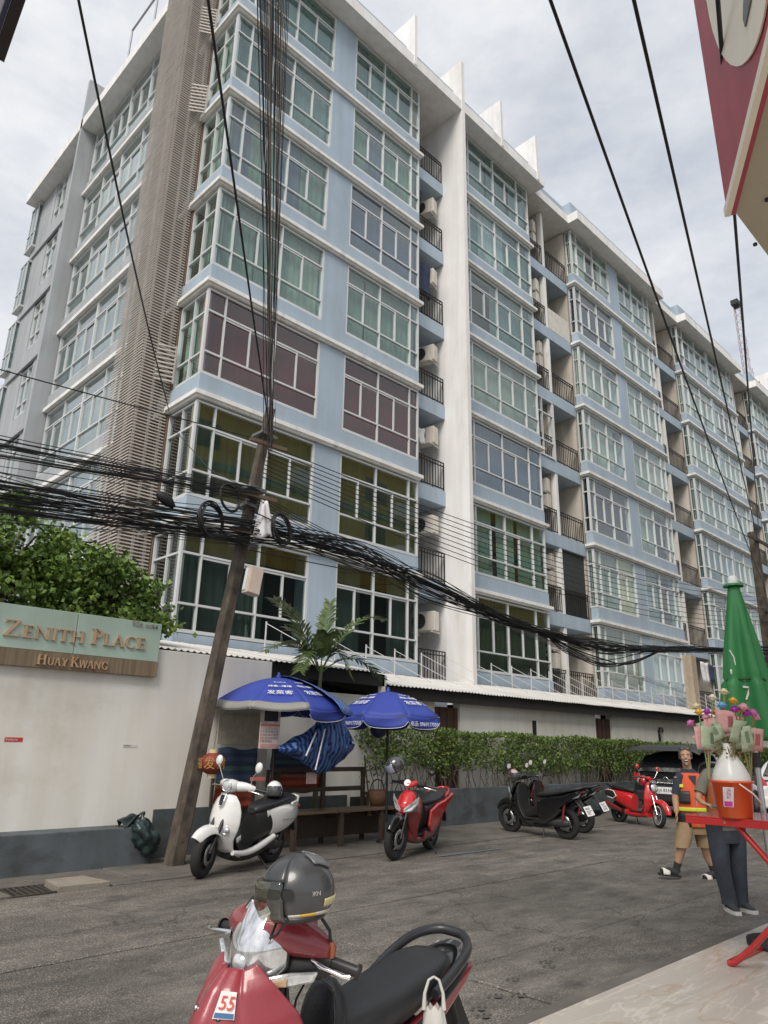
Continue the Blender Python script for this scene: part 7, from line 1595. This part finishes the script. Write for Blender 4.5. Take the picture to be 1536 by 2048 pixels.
hand(b, wrL, (wrL-elL)*.6+V((0, 0, -.1)), -lat, 1.0, .5); hand(b, wrR, (wrR-elR)*.6+V((0, 0, -.1)), lat, 1.0, .6)
for h_, k_, a_ in ((hipL, knL, anL), (hipR, knR, anR)):
    b.tube([h_, h_.lerp(k_, .5), k_, k_.lerp(a_, .35)+FWH*.015, k_.lerp(a_, .7), a_], [.088, .075, .055, .057, .042, .034], 12)
toeL, toeR = P(1322, 1742, .06), P(1408, 1756, .0); heL, heR = anL+V((0, 0, -.055)), anR+V((0, 0, -.05))
for a_, to, he in ((anL, toeL, heL), (anR, toeR, heR)): b.tube([he, he.lerp(to, .4)+V((0, 0, .015)), to], [.038, .036, .024], 10); b.tube([a_, he], [.034, .036], 10)
M3, kk = head(F1, b, hc, fdir-RT*.05, .225, SK, HR)
remeshed(b, 'body', SK, t, .0105, 5)
MB().torus(hc+M3 @ V((.0, 0, .100))*kk, (0, 0, 1), .070*kk, .006, 26, 6).build('headband', mat('goggle_strap', (.03, .03, .032), .4), t)
for s in (-1, 1): MB().ell(hc+M3 @ V((.070, s*.034, .100))*kk, .010, .026, .012, 12, 6, M3).build('raised_lens', mat('sunglass_lens', (.10, .09, .08), .08, .3), t)
MB().ell(hc+M3 @ V((.080, 0, -.098))*kk, .012, .02, .018, 10, 6, M3).build('goatee', mat('grey_beard', (.22, .21, .20), .8), t)
NAV = mat('navy_shirt', (.025, .032, .05), .85, var=.15, scale=12); ORG = mat('orange_vest', (.62, .085, .025), .7, var=.08, scale=9); YEL = mat('lime_tape', (.62, .68, .06), .45); SHO = mat('tan_shorts', (.275, .185, .105), .85, var=.12, scale=10)
T_ = [(neck+V((0, 0, .02)), .066, .062), (neck+V((0, 0, -.035)), .12, .085), (chest+V((0, 0, .07)), .185, .115), (chest, .187, .128), (belly, .178, .137), (pel+V((0, 0, .01)), .178, .13)]
MB().loft(rings(T_, lat, dep), True).build('shirt', NAV, t, sub=1)
for s_, e_ in ((shL, elL), (shR, elR)): MB().tube([s_+(neck-s_)*.25, s_, s_.lerp(e_, .8)], [.06, .068, .060], 14).build('sleeve', NAV, t, sub=1)
VV = [(neck+V((0, 0, -.022)), .112, .088), (chest+V((0, 0, .075)), .188, .124), (chest, .196, .139), (belly, .190, .149), (pel+V((0, 0, .015)), .192, .145), (pel+V((0, 0, -.05)), .194, .146)]
vr = rings(VV, lat, dep); MB().loft(vr, False).build('vest', ORG, t, solid=.012, sub=1)
def on_vest(s, z, off=.022):
    """point on the vest front: s lateral -1..1, z height"""
    zs = [V(q[0]).z for q in VV]
    i = 0
    while i < len(VV)-2 and zs[i+1] > z: i += 1
    f = max(0, min(1, (zs[i]-z)/(zs[i]-zs[i+1]))); c = V(VV[i][0]).lerp(V(VV[i+1][0]), f); hw = VV[i][1]+(VV[i+1][1]-VV[i][1])*f; hd = VV[i][2]+(VV[i+1][2]-VV[i][2])*f
    a = math.acos(max(-1, min(1, s))); p = 2.3; cc, ss = math.cos(a), math.sin(a); q = c+lat*(hw+off*.8)*math.copysign(abs(cc)**(2/p), cc)+dep*(hd+off)*abs(ss)**(2/p); q.z = z; return q
def vpatch(s0, s1, z0, z1, name, m_, off=.022, n=14): MB().sheet(lambda u, v: on_vest(s0+(s1-s0)*u, z0+(z1-z0)*v, off), n, 4).build(name, m_, t, solid=.004)
zc, zb, zp = chest.z, belly.z, pel.z
vpatch(-.95, -.42, zc-.015, zc+.022, 'chest_tape', YEL, .024); vpatch(.22, .92, zc-.015, zc+.022, 'chest_tape', YEL, .024); vpatch(-.97, .97, zb-.055, zb-.01, 'waist_tape', YEL, .024, 22)
vpatch(-.72, -.10, zb+.035, zc-.055, 'black_pocket', M_blk, .023); vpatch(-.85, -.12, zp-.045, zb-.075, 'black_panel', M_blk, .023)
MB().add([on_vest(-.10, zc+.13, .024), on_vest(.42, zc+.13, .024), on_vest(.16, zc+.015, .026)], [(0, 1, 2)]).build('shirt_opening', NAV, t, solid=.004)
MB().tube([on_vest(.16, zc+.01+(zp-.04-zc)*i/8, .026) for i in range(9)], .004, 5).build('zip', M_chrome, t)
for s in (-1, 1): MB().sheet(lambda u, v, s=s: (neck+V((0, 0, -.04))+lat*s*(.085+.07*u)+dep*(.03*(v-.5)*2)+V((0, 0, .012-.06*u))), 4, 4).build('shoulder_tape', mat('pale_tape', (.60, .52, .42), .5), t, solid=.01)
for h_, k_ in ((hipL, knL), (hipR, knR)):
    kk_ = h_.lerp(k_, .92); MB().loft(rings([(h_+V((0, 0, .05)), .105, .115), (h_.lerp(kk_, .4), .102, .105), (kk_, .095, .10)], lat, dep), True).build('shorts_leg', SHO, t, sub=1)
MB().loft(rings([(pel+V((0, 0, .03)), .178, .128), (pel+V((0, 0, -.06)), .182, .13), (pel+V((0, 0, -.13)), .165, .12)], lat, dep), True).build('shorts', SHO, t, sub=1)
SOK = mat('dark_sock', (.03, .032, .036), .9); SAN = mat('white_sandal', (.66, .63, .56), .6); SOL = mat('black_sole', (.015, .015, .016), .8)
for k_, a_, to, he in ((knL, anL, toeL, heL), (knR, anR, toeR, heR)):
    MB().tube([k_.lerp(a_, .70), a_, he], [.046, .042, .043], 12).build('sock', SOK, t); MB().tube([he, he.lerp(to, .5)+V((0, 0, .016)), to], [.043, .042, .030], 10).build('sock_foot', SOK, t)
    d = (to-he); dn = d.normalized(); sd_ = dn.cross(V((0, 0, 1))).normalized(); un = sd_.cross(dn)
    MB().loft([[he+dn*a*d.length+sd_*w_*x+un*z_ for x, z_ in ((-1, -.046), (1, -.046), (1, -.022), (-1, -.022))] for a, w_ in ((-.2, .028), (0, .042), (.5, .046), (.95, .048), (1.15, .03))], True, True, False).build('sole', SOL, t)
    MB().sheet(lambda u, v: he+dn*d.length*(.52+.42*v)+sd_*.052*math.cos(math.pi*u)+un*(-.03+.068*math.sin(math.pi*u)), 12, 4).build('strap', SAN, t, solid=.008)
# ---- second person, head hidden behind the flowers
F2 = Fig(1462, 1822, 0.0, 'person', 'person in jeans and a brown orange vest standing behind the red table'); P = F2.P; t = F2.t
fdir = V((-_fw.x, -_fw.y, 0)).normalized()*.75+RT*.45; fdir.normalize(); lat = V((0, 0, 1)).cross(fdir).normalized(); dep = fdir
b = MB(); neck = P(1445, 1527); hc = P(1447, 1494, .02); chest = P(1440, 1568); belly = P(1446, 1610, .02); pel = P(1452, 1648)
shL, shR = P(1410, 1552, .04), P(1470, 1550, -.05); elL, elR = P(1396, 1597, .08), P(1480, 1600, -.02); wrL, wrR = P(1407, 1607, .24), P(1455, 1612, .20)
b.tube([hc+V((0, 0, -.06)), neck, neck+V((0, 0, -.07))], [.05, .054, .062], 12)
b.loft(rings([(neck+V((0, 0, -.04)), .08, .06), (chest+V((0, 0, .06)), .16, .09), (chest, .165, .105), (belly, .155, .11), (pel, .16, .11)], lat, dep), True)
b.tube([shL, elL, wrL], [.045, .036, .025], 12); b.tube([shR, elR, wrR], [.045, .036, .025], 12)
hand(b, wrL, RT*.8-FWH*.2+V((0, 0, -.15)), V((0, 0, -1)), .92, .7); hand(b, wrR, -RT*.8-FWH*.2, V((0, 0, -1)), .92, .7)
head(F2, b, hc, -FWH*.6+RT*.5+V((0, 0, 0)), .22, SK, HR)
remeshed(b, 'body', SK, t, .0115, 5)
GTS = mat('olive_grey_shirt', (.165, .155, .125), .85, var=.12, scale=12); BRV = mat('dull_orange_vest', (.36, .115, .045), .75, var=.12, scale=9); JEAN = mat('dark_jeans', (.045, .055, .072), .85, c2=(.028, .033, .045), scale=8, bump=.3, bscale=50)
T_ = [(neck+V((0, 0, -.03)), .075, .065), (neck+V((0, 0, -.07)), .12, .085), (chest+V((0, 0, .06)), .172, .105), (chest, .178, .118), (belly, .17, .125), (pel+V((0, 0, -.01)), .178, .125), (pel+V((0, 0, -.05)), .18, .125)]
MB().loft(rings(T_, lat, dep), True).build('shirt', GTS, t, sub=1)
for s_, e_ in ((shL, elL), (shR, elR)): MB().tube([s_+(neck-s_)*.25, s_, s_.lerp(e_, .75)], [.055, .062, .060], 14).build('sleeve', GTS, t, sub=1)
VV = [(neck+V((0, 0, -.07)), .105, .088), (chest+V((0, 0, .06)), .174, .115), (chest, .187, .130), (belly, .182, .137), (pel+V((0, 0, .03)), .186, .137)]
MB().loft(rings(VV, lat, dep), False).build('vest', BRV, t, solid=.012, sub=1)
vpatch(.10, .72, belly.z-.02, chest.z-.0, 'vest_pocket', mat('brown_pocket', (.26, .10, .05), .8), .024); vpatch(.08, .76, belly.z-.035, belly.z-.022, 'pocket_edge', M_blk, .026); vpatch(.08, .11, belly.z-.02, chest.z-.0, 'pocket_edge', M_blk, .027)
vpatch(-.15, .0, pel.z+.03, chest.z+.10, 'vest_edge', M_blk, .022)
MB().loft(rings([(pel+V((0, 0, .045)), .188, .138), (pel+V((0, 0, .0)), .19, .14)], lat, dep), False).build('waist_bag', mat('dark_waist_bag', (.03, .028, .035), .7), t, solid=.03)
hL, hR = P(1434, 1660, .03), P(1470, 1660, -.03); kL, kR = P(1443, 1735, .06), P(1476, 1735, .02); aL, aR = P(1459, 1802, .03), P(1482, 1806, -.03)
for h_, k_, a_ in ((hL, kL, aL), (hR, kR, aR)):
    MB().loft(rings([(h_+V((0, 0, .08)), .092, .11), (h_.lerp(k_, .45), .088, .098), (k_, .074, .08), (k_.lerp(a_, .5), .07, .074), (a_+V((0, 0, .02)), .066, .07), (a_+V((0, 0, -.03)), .07, .075)], lat, dep), True).build('jeans_leg', JEAN, t, sub=1)
MB().loft(rings([(pel+V((0, 0, -.02)), .172, .12), (pel+V((0, 0, -.10)), .178, .125), (pel+V((0, 0, -.17)), .165, .12)], lat, dep), True).build('jeans', JEAN, t, sub=1)
for a_, s in ((aL, -1), (aR, 1)):
    g_ = V((a_.x, a_.y, 0)); d = (fdir*.8+RT*.35*s*.3-RT*.35).normalized(); sd_ = d.cross(V((0, 0, 1)))
    MB().loft([[g_+d*a+sd_*w_*x+V((0, 0, z_)) for x, z_ in ((-1, .03), (1, .03), (1, h2*.7), (.5, h2), (-.5, h2), (-1, h2*.7))] for a, w_, h2 in ((-.08, .035, .09), (-.02, .044, .11), (.06, .046, .095), (.13, .045, .07), (.185, .03, .05))], True).build('shoe', mat('dark_sneaker', (.04, .042, .045), .7), t, sub=1)
    MB().loft([[g_+d*a+sd_*w_*x+V((0, 0, z_)) for x, z_ in ((-1, .002), (1, .002), (1, .035), (-1, .035))] for a, w_ in ((-.095, .036), (-.02, .048), (.06, .050), (.14, .048), (.20, .03))], True, True, False).build('sneaker_sole', mat('white_rubber', (.60, .60, .58), .6), t)
wl_ = MB().obox((wrL+wrR)/2+V((0, 0, -.01))-FWH*.03, RT*.085, FWH*.05, V((0, 0, .012))); wlo = wl_.build('wallet', mat('grey_wallet', (.13, .11, .12), .6), bevel=.006); wlo.location = F2.O; tag(wlo, 'grey wallet held in both hands of the person behind the red table', 'wallet')
